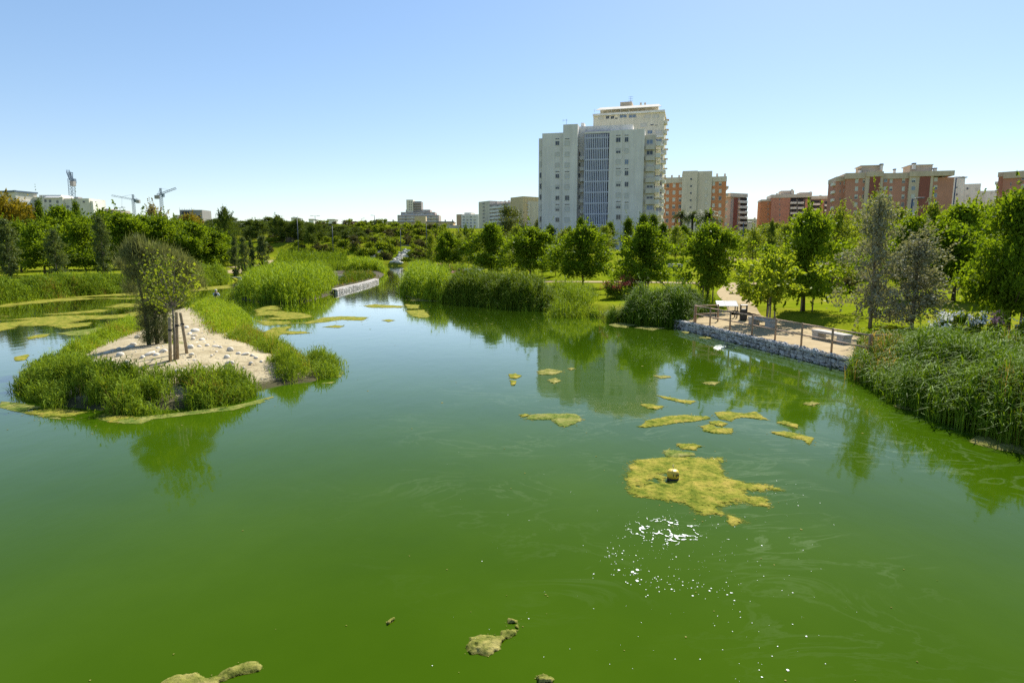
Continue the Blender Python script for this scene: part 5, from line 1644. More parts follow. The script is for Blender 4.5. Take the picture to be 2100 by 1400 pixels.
# white foam: a lacy net beside the raft and loose flecks
M_foam = plain("white_foam", (0.78, 0.8, 0.76), (0.6, 0.66, 0.56), 30, 0.7)
c0 = G(1365, 1088, 0)
cx = 0.009
ax = np.arange(c0[0] - 0.95, c0[0] + 0.85, cx); ay = np.arange(c0[1] - 0.75, c0[1] + 0.75, cx)
X, Y = np.meshgrid(ax, ay)
wx = X + 0.12 * (fbm(X * 3, Y * 3, 31) - .5); wy = Y + 0.12 * (fbm(X * 3, Y * 3, 33) - .5)
rid = np.abs(fbm(wx * 5.2, wy * 5.2, 35, 3) - 0.5)
rad = np.hypot((X - c0[0]) / 0.8, (Y - c0[1]) / 0.62)
core_c = G(1392, 1098, 0); cr = np.hypot((X - core_c[0]) / 0.33, (Y - core_c[1]) / 0.42)
thr = 0.026 * sm(1.05 - rad, 0, 0.5) + 0.045 * sm(1 - cr, 0, 0.9)
brk = fbm(X * 26, Y * 26, 37, 2)
ok = (rid < thr * (0.35 + 1.4 * brk)) & (brk > 0.42)
ii = np.arange(X.size).reshape(X.shape)
q = ok[:-1, :-1]
F = np.stack([ii[:-1, :-1][q], ii[:-1, 1:][q], ii[1:, 1:][q], ii[1:, :-1][q]], 1)
used, inv = np.unique(F, return_inverse=True)
Z = 0.007 + 0.006 * fbm(X * 30, Y * 30, 39, 2)
o = link("foam", fast_mesh("foam", np.stack([X.ravel(), Y.ravel(), Z.ravel()], 1)[used], inv.reshape(F.shape), M_foam))
tag(o, "lacy white foam on the water in front of the buoy raft", "foam", None, "stuff")
Vv = []; Ff = []
for px, py, n, sx, sy, r in [(1370, 1090, 130, 75, 35, .006), (1260, 1135, 26, 14, 10, .011), (1290, 1172, 24, 25, 12, .014), (1350, 1195, 30, 40, 12, .014), (1450, 1208, 24, 30, 8, .013), (1400, 1150, 60, 70, 22, .007), (1560, 1120, 40, 70, 60, .006), (1400, 1300, 50, 220, 70, .006),
                             (1580, 1010, 40, 60, 20, .008), (1550, 1280, 30, 60, 60, .009), (1150, 1050, 30, 120, 80, .006)]:
    for _ in range(n):
        p = G(px + rng.normal() * sx, py + rng.normal() * sy, 0); flake(p[0], p[1], r * 0.55 * math.exp(rng.normal() * 0.6), 0.007)
me = bpy.data.meshes.new("foam_flecks"); me.from_pydata(Vv, [], Ff); me.materials.append(M_foam)
tag(link("foam_flecks", me), "loose white foam flecks drifting across the near water", "foam", None, "stuff")

# ---- yellow buoy
M_buoy = plain("yellow_plastic", (0.62, 0.44, 0.035), (0.5, 0.34, 0.03), 6, 0.45, 0.1, 0.01, 0.4)
M_tar = plain("dark_waterline", (0.015, 0.013, 0.01), (0.03, 0.025, 0.015), 6, 0.7)
c = G(1380, 984, 0.0)
bw = 0.5 * 25 * c[1] / FPX
root = empty("buoy", c, 0.3); tag(root, "small yellow barrel buoy with dark waterline on the algae raft", "buoy")
mb = MB(); mb.lathe([(bw * .97, .07), (bw * 1.02, .12), (bw, .18), (bw * .97, .205), (bw * .82, .235), (bw * .4, .25), (bw * .12, .252)], 28); mb.build("body", M_buoy, root, True)
mb = MB(); mb.lathe([(bw * .86, -.04), (bw * .98, .0), (bw * 1.0, .068)], 28); mb.build("waterline_band", M_tar, root, True)
mb = MB(); mb.tube([(-.005, 0, .25), (-.005, 0, .33)], .006, 6); mb.tube([(-.005 + .022 * math.cos(t), 0, .345 + .022 * math.sin(t)) for t in np.linspace(0, 6.28, 13)], .004, 5); mb.build("eyelet", M_wire, root)
mb = MB()
def glyph(segs, ang):
    for (x0, z0, x1, z1) in segs:
        def pt(x, z):
            a = ang + x / bw
            return ((bw * 1.025) * math.cos(a), (bw * 1.025) * math.sin(a), z)
        mb.bar(pt(x0, z0), pt(x1, z1), 0.009, 0.011)
A0 = -math.pi / 2 - 0.3 + 0.22
zb, zt = 0.125, 0.18
zm_ = (zb + zt) / 2
glyph([(0, zb, .03, zb), (0, zt, .03, zt), (0, zm_, .03, zm_), (0, zb, 0, zt), (.03, zb, .03, zt)], A0)          # 8
glyph([(.045, zt, .07, zt), (.045, zm_, .07, zm_), (.045, zm_, .045, zt), (.07, zb, .07, zt)], A0)                 # 9
glyph([(-.055, zb, -.055, zt), (-.07, zt, -.04, zt)], A0)                                                         # T
mb.build("lettering", M_ink, root)

# ---- person wading in the left channel, seen from behind
M_skin = plain("skin", (0.45, 0.26, 0.18), (0.40, 0.23, 0.16), 8, 0.6)
M_shirt = plain("white_cloth", (0.62, 0.64, 0.66), (0.5, 0.52, 0.55), 14, 0.85, 0.4, 0.01)
M_vest = plain("navy_cloth", (0.018, 0.018, 0.04), (0.012, 0.012, 0.025), 10, 0.8)
M_wader = plain("dark_wader", (0.02, 0.016, 0.018), (0.012, 0.01, 0.012), 10, 0.5)
M_capw = plain("cream_cap", (0.72, 0.68, 0.56), (0.6, 0.56, 0.46), 10, 0.8)
pw_ = G(443.5, 611, 0.0)
root = empty("person", (pw_[0], pw_[1], -0.86)); tag(root, "person in white shirt, navy vest and pale cap wading waist-deep", "person")
def skin_body(name, verts, edges, radii, mat, parent, sub=2, root_i=0):
    me = bpy.data.meshes.new(name); me.from_pydata(verts, edges, [])
    o = link(name, me, parent)
    o.data.materials.append(mat)
    m = o.modifiers.new("skin", 'SKIN'); m.use_smooth_shade = True
    for v, r in zip(me.skin_vertices[0].data, radii):
        v.radius = r if isinstance(r, tuple) else (r, r)
    me.skin_vertices[0].data[root_i].use_root = True
    s = o.modifiers.new("sub", 'SUBSURF'); s.levels = sub; s.render_levels = sub
    return o
bvs = [(0, 0, .92), (0, 0, 1.12), (0, 0, 1.32), (0, .0, 1.44), (0, .02, 1.53), (0, .03, 1.63), (0, .03, 1.74),
       (-.2, 0, 1.40), (-.30, .05, 1.15), (-.20, .26, 1.04), (-.12, .36, 1.05), (.2, 0, 1.40), (.31, .05, 1.15), (.22, .26, 1.04), (.13, .36, 1.05),
       (-.1, 0, .86), (-.12, .02, .48), (-.12, 0, .08), (-.12, .12, .03), (.1, 0, .86), (.12, .03, .48), (.12, .0, .08), (.12, .12, .03)]
bes = [(0, 1), (1, 2), (2, 3), (3, 4), (4, 5), (5, 6), (3, 7), (7, 8), (8, 9), (9, 10), (3, 11), (11, 12), (12, 13), (13, 14), (0, 15), (15, 16), (16, 17), (17, 18), (0, 19), (19, 20), (20, 21), (21, 22)]
brd = [(.17, .12), (.165, .12), (.18, .125), (.12, .09), .058, (.085, .1), (.075, .09), .075, .055, .042, .04, .075, .055, .042, .04, .1, .075, .055, .045, .1, .075, .055, .045]
skin_body("body", bvs, bes, brd, M_skin, root)
sv = [(0, 0, 1.0), (0, 0, 1.15), (0, 0, 1.32), (0, 0, 1.43), (-.2, 0, 1.40), (-.31, .05, 1.15), (-.23, .22, 1.055), (.2, 0, 1.40), (.32, .05, 1.15), (.25, .22, 1.055)]
skin_body("shirt", sv, [(0, 1), (1, 2), (2, 3), (3, 4), (4, 5), (5, 6), (3, 7), (7, 8), (8, 9)], [(.19, .14), (.185, .14), (.20, .145), (.13, .1), .095, .085, .07, .095, .085, .07], M_shirt, root)
skin_body("vest", [(0, -.015, 1.02), (0, -.015, 1.15), (0, -.015, 1.3), (0, -.01, 1.44)], [(0, 1), (1, 2), (2, 3)], [(.185, .16), (.18, .165), (.175, .165), (.10, .10)], M_vest, root)
skin_body("waders", [(0, 0, 1.02), (0, 0, .92), (-.1, 0, .84), (-.12, .02, .48), (-.12, 0, .06), (.1, 0, .84), (.12, .03, .48), (.12, 0, .06)], [(0, 1), (1, 2), (2, 3), (3, 4), (1, 5), (5, 6), (6, 7)], [(.2, .155), (.195, .15), .125, .1, .08, .125, .1, .08], M_wader, root)
mb = MB(); mb.lathe([(.098, 1.69), (.10, 1.72), (.095, 1.77), (.07, 1.81), (.02, 1.825)], 18, cx=0, cy=.03)
capo = mb.build("cap", M_capw, root, True)
mb = MB(); mb.lathe([(.17, 1.675), (.15, 1.695), (.10, 1.705)], 20, cx=0, cy=.03); mb.build("brim", M_capw, capo, True)
mb = MB(); mb.lathe([(.085, 1.60), (.10, 1.64), (.096, 1.688)], 16, cx=0, cy=.02); mb.build("hair", M_vest, root, True)

# ---- orange cone on the far lawn
p = ground_hit(961, 559)
M_cone = plain("orange_plastic", (0.75, 0.13, 0.03), (0.65, 0.1, 0.02), 8, 0.5)
root = empty("traffic_cone", p); tag(root, "tall orange cone on the lawn beyond the right reeds", "cone")
mb = MB(); mb.box(-.28, .28, -.28, .28, 0, .05); mb.build("base", M_cone, root)
mb = MB(); mb.lathe([(.2, .05), (.05, .95), (.03, .98)], 16); mb.build("cone_body", M_cone, root, True)

# ================================================================ BUILDINGS
def facade_mat(name, c1, c2, scale=0.25, streak=True):
    m, nt, b = new_mat(name)
    f = noise_tex(nt, scale, 6, 0.6)
    g = noise_tex(nt, 1.0, 4, 0.6, mapping=(0.9, 0.9, 0.08))
    c = ramp(nt, f, [(0.3, c2), (0.7, c1)])
    s = ramp(nt, g, [(0.3, (0.86, 0.85, 0.83)), (0.6, (1, 1, 1))])
    nt.links.new(mixc(nt, 1.0 if streak else 0.0, c, s, 'MULTIPLY'), b.inputs["Base Color"])
    b.inputs["Roughness"].default_value = 0.88
    b.inputs["Specular IOR Level"].default_value = 0.15
    return m
def brick_mat(name, c1, c2, mortar):
    m, nt, b = new_mat(name)
    tc = nt.nodes.new("ShaderNodeTexCoord")
    br = nt.nodes.new("ShaderNodeTexBrick")
    br.inputs["Scale"].default_value = 3.0
    br.inputs["Color1"].default_value = (*c1, 1); br.inputs["Color2"].default_value = (*c2, 1); br.inputs["Mortar"].default_value = (*mortar, 1)
    br.inputs["Mortar Size"].default_value = 0.012
    mp = nt.nodes.new("ShaderNodeMapping"); mp.inputs["Rotation"].default_value = (math.pi / 2, 0, 0)
    nt.links.new(tc.outputs["Object"], mp.inputs[0]); nt.links.new(mp.outputs[0], br.inputs["Vector"])
    f = noise_tex(nt, 0.3, 5)
    s = ramp(nt, f, [(0.3, (0.85, 0.85, 0.85)), (0.7, (1.08, 1.05, 1.02))])
    nt.links.new(mixc(nt, 1.0, br.outputs[0], s, 'MULTIPLY'), b.inputs["Base Color"])
    b.inputs["Roughness"].default_value = 0.9; b.inputs["Specular IOR Level"].default_value = 0.1
    return m
F_grey = facade_mat("grey_render", (0.80, 0.755, 0.69), (0.70, 0.66, 0.60))
F_cream = facade_mat("cream_render", (0.78, 0.72, 0.6), (0.68, 0.62, 0.5))
F_white = facade_mat("white_render", (0.82, 0.79, 0.73), (0.72, 0.69, 0.63))
F_beige = facade_mat("beige_render", (0.64, 0.52, 0.39), (0.56, 0.45, 0.33))
F_stone = facade_mat("greige_render", (0.66, 0.6, 0.5), (0.57, 0.52, 0.43))
F_orange = brick_mat("orange_brick", (0.62, 0.27, 0.13), (0.55, 0.23, 0.11), (0.56, 0.32, 0.2))
F_red = brick_mat("red_brick", (0.56, 0.27, 0.19), (0.50, 0.235, 0.165), (0.52, 0.33, 0.25))
F_darkred = brick_mat("dark_red_brick", (0.30, 0.11, 0.085), (0.26, 0.095, 0.075), (0.28, 0.14, 0.11))
F_sandc = facade_mat("sand_yellow_render", (0.68, 0.54, 0.32), (0.60, 0.47, 0.28))
F_pink = facade_mat("pinkish_render", (0.48, 0.40, 0.36), (0.4, 0.33, 0.3))
F_peach = facade_mat("peach_render", (0.56, 0.40, 0.26), (0.48, 0.34, 0.22))
F_conc = facade_mat("raw_concrete", (0.34, 0.32, 0.30), (0.26, 0.25, 0.24))
M_glass, _nt, _b = new_mat("dark_window_glass")
_b.inputs["Base Color"].default_value = (0.025, 0.03, 0.04, 1); _b.inputs["Roughness"].default_value = 0.08
M_gblue, _nt, _b = new_mat("bluish_window_glass")
_b.inputs["Base Color"].default_value = (0.16, 0.21, 0.30, 1); _b.inputs["Roughness"].default_value = 0.12
M_shut = plain("pale_roller_shutter", (0.62, 0.60, 0.55), (0.54, 0.52, 0.47), 2, 0.7)
M_frame = plain("window_frame_paint", (0.6, 0.58, 0.53), (0.5, 0.48, 0.44), 3, 0.6)
M_fin = plain("pale_blue_fin_paint", (0.54, 0.55, 0.62), (0.46, 0.47, 0.54), 1, 0.6)
M_bay = plain("slate_blue_bay", (0.29, 0.30, 0.40), (0.22, 0.23, 0.32), 0.6, 0.7)
M_shade_chimney = plain("recess_shade_and_chimney", (0.05, 0.045, 0.05), (0.03, 0.03, 0.035), 2, 0.9)  # near-black colour painting the shade inside recesses; also dark chimneys and caps
M_crane = plain("blue_grey_steel", (0.14, 0.19, 0.25), (0.10, 0.14, 0.19), 3, 0.6)
M_pole = plain("grey_lamp_paint", (0.10, 0.115, 0.14), (0.07, 0.08, 0.1), 6, 0.5)

def unit_window(kind):
    """1 m wide, 1 m high, facing -y; frame ring with a bar, sill"""
    mb = MB()
    t = 0.09
    mb.box(0, t, -0.07, 0.0, 0, 1); mb.box(1 - t, 1, -0.07, 0.0, 0, 1)
    mb.box(t, 1 - t, -0.07, 0.0, 0, t * 0.8); mb.box(t, 1 - t, -0.07, 0.0, 1 - t * 0.8, 1)
    if kind == "glass":
        mb.box(0.47, 0.53, -0.06, 0.0, t * 0.8, 1 - t * 0.8)
    return mb.mesh("window", M_frame)
def unit_pane(mat, z0=0.07, z1=0.93):
    mb = MB(); mb.box(0.085, 0.915, -0.03, 0.0, z0, z1); return mb.mesh("pane", mat)
WIN = unit_window("glass"); WIN2 = unit_window("plain")
PANE = {"dark": unit_pane(M_glass), "blue": unit_pane(M_gblue), "shut": unit_pane(M_shut)}
_hs = MB(); _hs.box(0.085, 0.915, -0.03, 0, 0.07, 0.5); PANE["half"] = _hs.mesh("pane", M_glass)
_hs = MB(); _hs.box(0.085, 0.915, -0.034, 0, 0.5, 0.93); HALF_SHUT = _hs.mesh("roller_shutter", M_shut)

class Building:
    def __init__(s, name, label, pxL, YL, pxR, YR, cat="building", group=None, base=None):
        s.A = np.array((XG(pxL, YL, 400), YL)); B = np.array((XG(pxR, YR, 400), YR))
        s.w = float(np.linalg.norm(B - s.A)); s.d = (B - s.A) / s.w
        s.n = np.array((s.d[1], -s.d[0]))            # towards the camera
        s.z0 = tzf(*s.A) - 0.5 if base is None else base
        s.root = empty(name, (s.A[0], s.A[1], s.z0), math.atan2(s.d[1], s.d[0]))
        tag(s.root, label, cat, group)
        s.eps = 0
    def at(s, px, py, off=0.0):
        """facade coordinates (u, z) of a pixel, off = metres in front of the facade plane"""
        d = ray(px, py)
        num = np.dot(s.A + s.n * off, s.n)
        t = num / np.dot(d[:2], s.n)
        P = d[:2] * t
        return float(np.dot(P - s.A, s.d)), float(CAM_Z + d[2] * t - s.z0)
    def box(s, part, px0, px1, ytop, mat, off=0.0, depth=12.0, ybot=None, parent=None):
        u0, zt = s.at(px0, ytop, off); u1, zt2 = s.at(px1, ytop, off)
        zt = (zt + zt2) / 2
        zb = 0.0 if ybot is None else (s.at((px0 + px1) / 2, ybot, off)[1])
        s.eps += 1
        e = 0.0007 * (s.eps % 9)
        mb = MB(); mb.box(u0, u1, -off - e, -off + depth, zb, zt)
        o = mb.build(part, mat, parent or s.root)
        return o
    def win(s, px, py, wpx, hpx, kind="dark", off=0.0, two=True):
        u0, z0 = s.at(px - wpx / 2, py + hpx / 2, off); u1, z1 = s.at(px + wpx / 2, py - hpx / 2, off)
        o = link("window", WIN if kind in ("dark", "blue", "half") else WIN2, s.root, (u0, -off - 0.008, z0)); o.scale = (u1 - u0, 1, z1 - z0)
        link("pane", PANE[kind], o)
        if kind == "half":
            link("roller_shutter", HALF_SHUT, o)
        return o
    def slab(s, part, u0, u1, y0, y1, z0, z1, mat, parent=None):
        mb = MB(); mb.box(u0, u1, y0, y1, z0, z1); return mb.build(part, mat, parent or s.root)

rng = np.random.default_rng(21)
KK = ["shut", "shut", "half", "dark", "shut", "blue"]
# ---- grey louvred tower
T = Building("apartment_tower", "tall pale grey apartment tower with a blue louvred stair bay", 1105, 170, 1322, 163.5)
T.box("wall", 1112, 1156, 273, F_grey, 0, 16)
T.box("balcony_wall", 1105, 1111.6, 284, F_grey, -1.0, 12)
T.box("wall", 1155, 1185, 255, F_grey, 0.9, 17)
T.box("wall", 1183, 1201, 262, F_grey, -2.2, 12)
T.box("stair_bay", 1199, 1252, 268, M_bay, -1.0, 12)
T.box("parapet", 1185, 1298, 257.5, F_grey, -2.6, 11)
T.box("wall", 1250, 1277, 267.5, F_grey, 0.25, 15)
T.box("wall", 1276, 1322.5, 265.5, F_grey, 0, 16)
T.box("roof_hut", 1191.5, 1198, 252, F_grey, -4, 3, ybot=259)
T.box("wall", 1322, 1345, 277, F_stone, -1.2, 14)
for k, px in enumerate(np.linspace(1200.5, 1246, 13)):
    u, zt = T.at(px, 275, 0.1)
    T.slab("louver_fin", u - 0.13, u + 0.13, -0.22, 0.2, 0.5, zt, M_fin)
for k in range(10):
    py = 284 + k * 22.2
    u0, z = T.at(1199, py, 0.1); u1, _ = T.at(1248, py, 0.1)
    T.slab("louver_bar", u0, u1, -0.26, -0.12, z - 0.16, z + 0.16, M_fin)
u0, z = T.at(1199, 275, .1); u1, _ = T.at(1250, 275, .1)
T.slab("louver_head", u0, u1, -0.3, 0.4, z, z + 0.5, F_grey)
cols = [(1143, 294, 8.5, 9.5, 0.0, "dss dhdhd".replace(" ", ""), 22.4), (1163, 294, 10, 11, 0.9, "sssssdss", 22.4), (1268, 287, 10.5, 11, 0.25, "dhsshshdh", 22.6), (1285, 286.5, 8.5, 11, 0.0, "dsbddsss", 22.9)]
mp = {"d": "dark", "s": "shut", "h": "half", "b": "blue"}
for px, y0, w, h, off, ks, st in cols:
    for i in range(8):
        k = ks[i % len(ks)]
        T.win(px, y0 + i * st, w, h, mp[k], off)
        if i % 3 == 0:
            T.win(px, y0 - 9.0 + i * st, w, 2.2, "dark", off)
for i in range(8):                                   # recessed windows by the stair bay
    T.win(1188.5, 316 + i * 21.9, 4, 9, "dark", -2.2)
    u0, z = T.at(1190, 322 + i * 21.9, -2.2); u1, _ = T.at(1199, 322 + i * 21.9, -2.2)
    T.slab("balcony", u0, u1, 1.2, 2.19, z - 0.9, z, F_grey)
for i in range(8):                                   # left balconies
    py = 315 + i * 22.4
    u0, z = T.at(1106.5, py + 6, -1.0 + 0.02); u1, z1 = T.at(1110.5, py - 6, -1.0 + 0.02)
    o = link("window", WIN2, T.root, (u0, 0.985, z)); o.scale = (u1 - u0, 1, z1 - z)
    link("pane", PANE["shut" if i in (0, 1, 5) else "dark"], o)
for i in range(9):                                   # right stacked balconies
    py = 290 + i * 22.4
    T.win(1332.5, py + 1, 15, 10, ["blue", "dark", "shut", "shut", "half", "half", "blue", "dark", "shut"][i], -1.2)
    u0, z = T.at(1323.5, py + 17, -0.4); u1, z1 = T.at(1342.5, py + 7, -0.4)
    T.slab("balcony", u0, u1, 0.4, 1.19, z, z1, F_stone)
uR, zR = T.at(1345, 290, -1.2)
for i in range(10):                                  # balconies along the sunny right side
    z = zR - i * 2.95
    for y in (2.6, 7.6, 12.0):
        T.slab("balcony", uR + 0.0, uR + 1.3, y - 0.9, y + 2.7, z - 1.0, z + 0.1, F_white)
        T.slab("side_window", uR + 0.002, uR + 0.06, y - 0.7, y + 2.4, z + 0.3, z + 1.7, M_glass)
for px, py0, py1 in [(1160, 242, 256)]:
    u, zt = T.at(px, py0, .5); _, zb = T.at(px, py1, .5)
    mb = MB(); mb.bar((u, 1, zb - 1), (u, 1, zt), 0.06); mb.bar((u - .9, 1, zt - .3), (u + .3, 1, zt - .3), 0.05); mb.bar((u - .9, 1, zt - .6), (u - .9, 1, zt), 0.05); mb.build("antenna", M_pole, T.root)

# ---- cream tower behind
C = Building("apartment_tower", "taller cream apartment tower with rooftop awnings behind the grey tower", 1217, 197, 1362, 191)
C.box("wall", 1217, 1362, 234, F_cream, 0, 16)
C.box("roof_slab", 1215.5, 1363.5, 229.5, F_white, 0.7, 17.5, ybot=233.5)
C.box("penthouse", 1231, 1350, 219, F_cream, -2.0, 10, ybot=231)
mb = MB()
u0, z1 = C.at(1229, 219, 0); u1, _ = C.at(1350, 219, 0); _, zb = C.at(1290, 222.5, 0)
mb.add([(u0, 1.9, z1 + .1), (u1, 1.9, z1 + .1), (u1 + 1.0, -0.4, zb), (u0 - 1.0, -0.4, zb), (u0, 1.9, z1), (u1, 1.9, z1), (u1 + 1.0, -0.4, zb - .12), (u0 - 1.0, -0.4, zb - .12)],
       [(0, 1, 2, 3), (7, 6, 5, 4), (0, 3, 7, 4), (1, 5, 6, 2), (3, 2, 6, 7), (1, 0, 4, 5)])
mb.build("awning", F_cream, C.root)
for px in np.linspace(1219, 1360, 9):
    u, z = C.at(px, 230, .5); _, zt = C.at(px, 224.5, .5)
    C.slab("railing_post", u - .05, u + .05, -.6, -.5, z, zt, M_frame)
C.box("roof_hut", 1272, 1296, 209, F_beige, -4.0, 6, ybot=222)
for px in (1275, 1314, 1323):
    C.box("chimney", px - 2, px + 2, 210.5, F_stone, -4.6, 0.7, ybot=222)
for px, w, y, h, k in [(1246, 7.5, 241, 7, "dark"), (1256, 7.5, 241, 7, "dark"), (1278, 17, 238.5, 8, "blue"), (1297, 17, 238.5, 8, "blue"), (1264, 6, 243, 3, "dark"), (1337, 8, 256.5, 3, "dark"), (1346, 6, 257, 2, "dark"), (1328, 13, 238, 9, "shut"), (1345, 13, 238, 9, "shut"), (1320, 14, 257, 9, "shut"), (1232, 10, 241, 9, "shut")]:
    C.win(px, y, w, h, k)
for i in range(10):
    py = 271 + i * 17.6
    C.win(1333, py, 11, 8, ["blue", "shut", "half"][i % 3]); C.win(1351, py, 14, 8, ["shut", "blue", "dark", "half"][i % 4])
    u0, z0 = C.at(1326, py + 12, .9); u1, z1 = C.at(1361, py + 6.5, .9)
    C.slab("balcony", u0, u1, -0.9, -0.02, z0, z1, F_white)
uR, zR = C.at(1362, 245, 0)
for i in range(12):
    z = zR - i * 2.9
    C.slab("balcony", uR + 0.002, uR + 0.9, 1.0, 4.2, z - 1, z, F_white)
    C.slab("awning", uR + 0.003, uR + 1.2, 5.0, 7.6, z + 0.9, z + 1.02, F_beige)
u, zt = C.at(1293, 196, -5); _, zb = C.at(1293, 210, -5)
mb = MB(); mb.bar((u, 6, zb), (u, 6, zt), .07)
for k in range(3): mb.bar((u - .7, 6, zt - .2 - .55 * k), (u + .7, 6, zt - .2 - .55 * k), .05)
mb.build("antenna", M_pole, C.root)

# ---- orange and grey block
O = Building("apartment_block", "orange brick block with grey central stair tower behind the palms", 1361, 258, 1490, 252)
O.box("wall", 1361, 1401, 375, F_orange, 0, 14); O.box("parapet", 1360.4, 1401, 364, F_stone, 0.35, 14.2, ybot=375.4)
O.box("stair_tower", 1400, 1431, 350.5, F_stone, 2.2, 16); O.box("stair_tower", 1430, 1461, 351, F_stone, 1.0, 14)
O.box("wall", 1459, 1490, 372, F_orange, 0, 14); O.box("parapet", 1459.5, 1491, 362, F_stone, 0.35, 14.3, ybot=372.4)
for i in range(8):
    for px in (1369.5, 1382.5, 1395.5):
        O.win(px - i * 0.35, 380.8 + i * 14.3, 6.2, 8.2, ["shut", "half", "shut", "shut", "dark"][(i * 3 + int(px)) % 5])
    O.win(1417.5 - i * .4, 367.5 + i * 14.4, 4.6, 4.6, "dark", 2.2)
    for px in (1463.5, 1477):
        O.win(px - i * 0.2, 377 + i * 14.8, 6.2, 8.2, ["shut", "dark", "half", "shut", "shut"][(i * 2 + int(px)) % 5])
    O.win(1448, 373 + i * 14.4, 6, 6, "shut", 1.0)
uR, zR = O.at(1490, 380, 0)
for i in range(9):
    for y in (3, 8.5):
        O.slab("balcony", uR + .002, uR + 1.1, y, y + 3.2, zR - i * 2.9 - 1.0, zR - i * 2.9, F_white)
for px in (1364, 1378, 1393, 1458, 1471, 1487):
    O.box("chimney", px - 2, px + 2, 359 if px < 1450 else 356, F_stone, -3, 0.9, ybot=368)

def balcony_block(B, px0, px1, y0, st, n, off, mat_rail, h=6.0, gap=None):
    for i in range(n):
        py = y0 + i * st
        u0, z0 = B.at(px0, py + h * 0.9, off); u1, z1 = B.at(px1, py + h * 0.15, off)
        B.slab("balcony", u0, u1, -off, -off + 1.2, z0, z1, mat_rail)
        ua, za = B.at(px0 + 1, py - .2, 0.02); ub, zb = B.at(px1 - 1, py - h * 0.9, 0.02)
        B.slab("balcony_opening", ua, ub, -0.05, 0.02, za, zb, M_shade_chimney)  # dark slab on the uncut wall, paints the shade behind the balcony

P = Building("apartment_block", "narrow pinkish block with protruding balconies right of the orange block", 1499, 272, 1533, 276)
P.box("wall", 1499, 1530, 404, F_pink, 0, 10); P.box("brick_strip", 1506, 1514, 406, F_darkred, 0.15, 1.0); P.box("parapet", 1498.6, 1534, 396.5, F_stone, 0.9, 11, ybot=404.4)
balcony_block(P, 1517, 1533.5, 411, 10.8, 7, 1.3, F_white, 5.6)

Rr = Building("apartment_block", "mid-distance red brick block with white balconies on its right half", 1562, 268, 1703, 262)
Rr.box("side_wall", 1562, 1584, 411, F_orange, -1.5, 10); Rr.box("parapet", 1561.5, 1584, 409, F_stone, -1.3, 10, ybot=413)
Rr.box("wall", 1583, 1621, 405, F_red, 0, 12); Rr.box("wall", 1620, 1703, 408, F_pink, -0.9, 12)
Rr.box("brick_strip", 1652, 1660, 408, F_red, 0, 2); Rr.box("brick_strip", 1684, 1690, 409, F_red, 0, 2)
Rr.box("parapet", 1582.5, 1665, 398.5, F_stone, 0.4, 12.2, ybot=405.4); Rr.box("parapet", 1664, 1705, 401.5, F_stone, 0.2, 12.2, ybot=408)
Rr.box("penthouse", 1602, 1629, 391, F_beige, -4, 6, ybot=400); Rr.box("penthouse", 1640, 1666, 394.5, F_beige, -4, 6, ybot=400)
for px, y in ((1594, 396), (1625, 388), (1663, 393), (1683, 400), (1575, 407)):
    Rr.box("chimney", px - 1.8, px + 1.8, y, F_stone, -3.2, 0.9, ybot=y + 12)
balcony_block(Rr, 1621, 1634, 413, 10.6, 6, 0.6, F_white, 5.6); balcony_block(Rr, 1636, 1649, 413, 10.6, 6, 0.6, F_white, 5.6)
balcony_block(Rr, 1662, 1682, 416, 10.6, 6, 0.6, F_white, 5.6); balcony_block(Rr, 1691, 1702, 418, 10.6, 6, 0.6, F_white, 5.6)
for i in range(6):
    Rr.win(1599, 409 + i * 10.6, 2.2, 4.5, "dark"); Rr.win(1575, 418 + i * 10.6, 2.0, 4.0, "dark", -1.5)

# ---- big red brick block
Q = Building("apartment_block", "big red brick block with beige pilasters, widest on the right skyline", 1716, 228, 1958, 219)
Q.box("side_wall", 1716, 1738, 371, F_red, -2.0, 12); Q.box("wall", 1736, 1778, 366, F_red, 0, 13)
Q.box("wall", 1776, 1812, 360, F_beige, 0.9, 14); Q.box("brick_panel", 1784.5, 1806, 363, F_darkred, 1.05, 1.0)
Q.box("wall", 1810, 1868, 366, F_red, 0, 13)
Q.box("wall", 1866, 1915, 360, F_beige, 0.9, 14); Q.box("brick_panel", 1887, 1909, 362, F_darkred, 1.05, 1.0)
Q.box("wall", 1913, 1957, 364, F_red, 0.1, 13)
Q.box("parapet", 1716, 1738, 362, F_beige, -1.7, 12.2, ybot=371.4); Q.box("parapet", 1735, 1779, 354.5, F_beige, 0.5, 13.4, ybot=366.4)
Q.box("parapet", 1777.5, 1813, 352, F_beige, 1.4, 14.4, ybot=362); Q.box("parapet", 1811, 1868, 354.5, F_beige, 0.5, 13.4, ybot=366.4)
Q.box("parapet", 1866.5, 1958.5, 350.8, F_beige, 1.4, 14.6, ybot=361)
Q.box("penthouse", 1767, 1811, 339.5, F_beige, -4, 7, ybot=354); Q.box("penthouse_roof", 1765.5, 1812.5, 338.6, F_stone, -3.6, 8, ybot=340.4)
Q.box("penthouse", 1867, 1913, 338.5, F_beige, -4, 7, ybot=354); Q.box("penthouse_roof", 1865.5, 1914.5, 337.4, F_stone, -3.6, 8, ybot=339.4)
for px, y, w in ((1765, 347, 4), (1809, 336.5, 5), (1836, 347, 3.5), (1876, 335, 6), (1919, 345, 6)):
    Q.box("chimney", px - w / 2, px + w / 2, y, F_white, -2.6, 1.2, ybot=y + 12); Q.box("chimney_cap", px - w / 2 - .6, px + w / 2 + .6, y - .8, M_shade_chimney, -2.4, 1.5, ybot=y + 1.2)
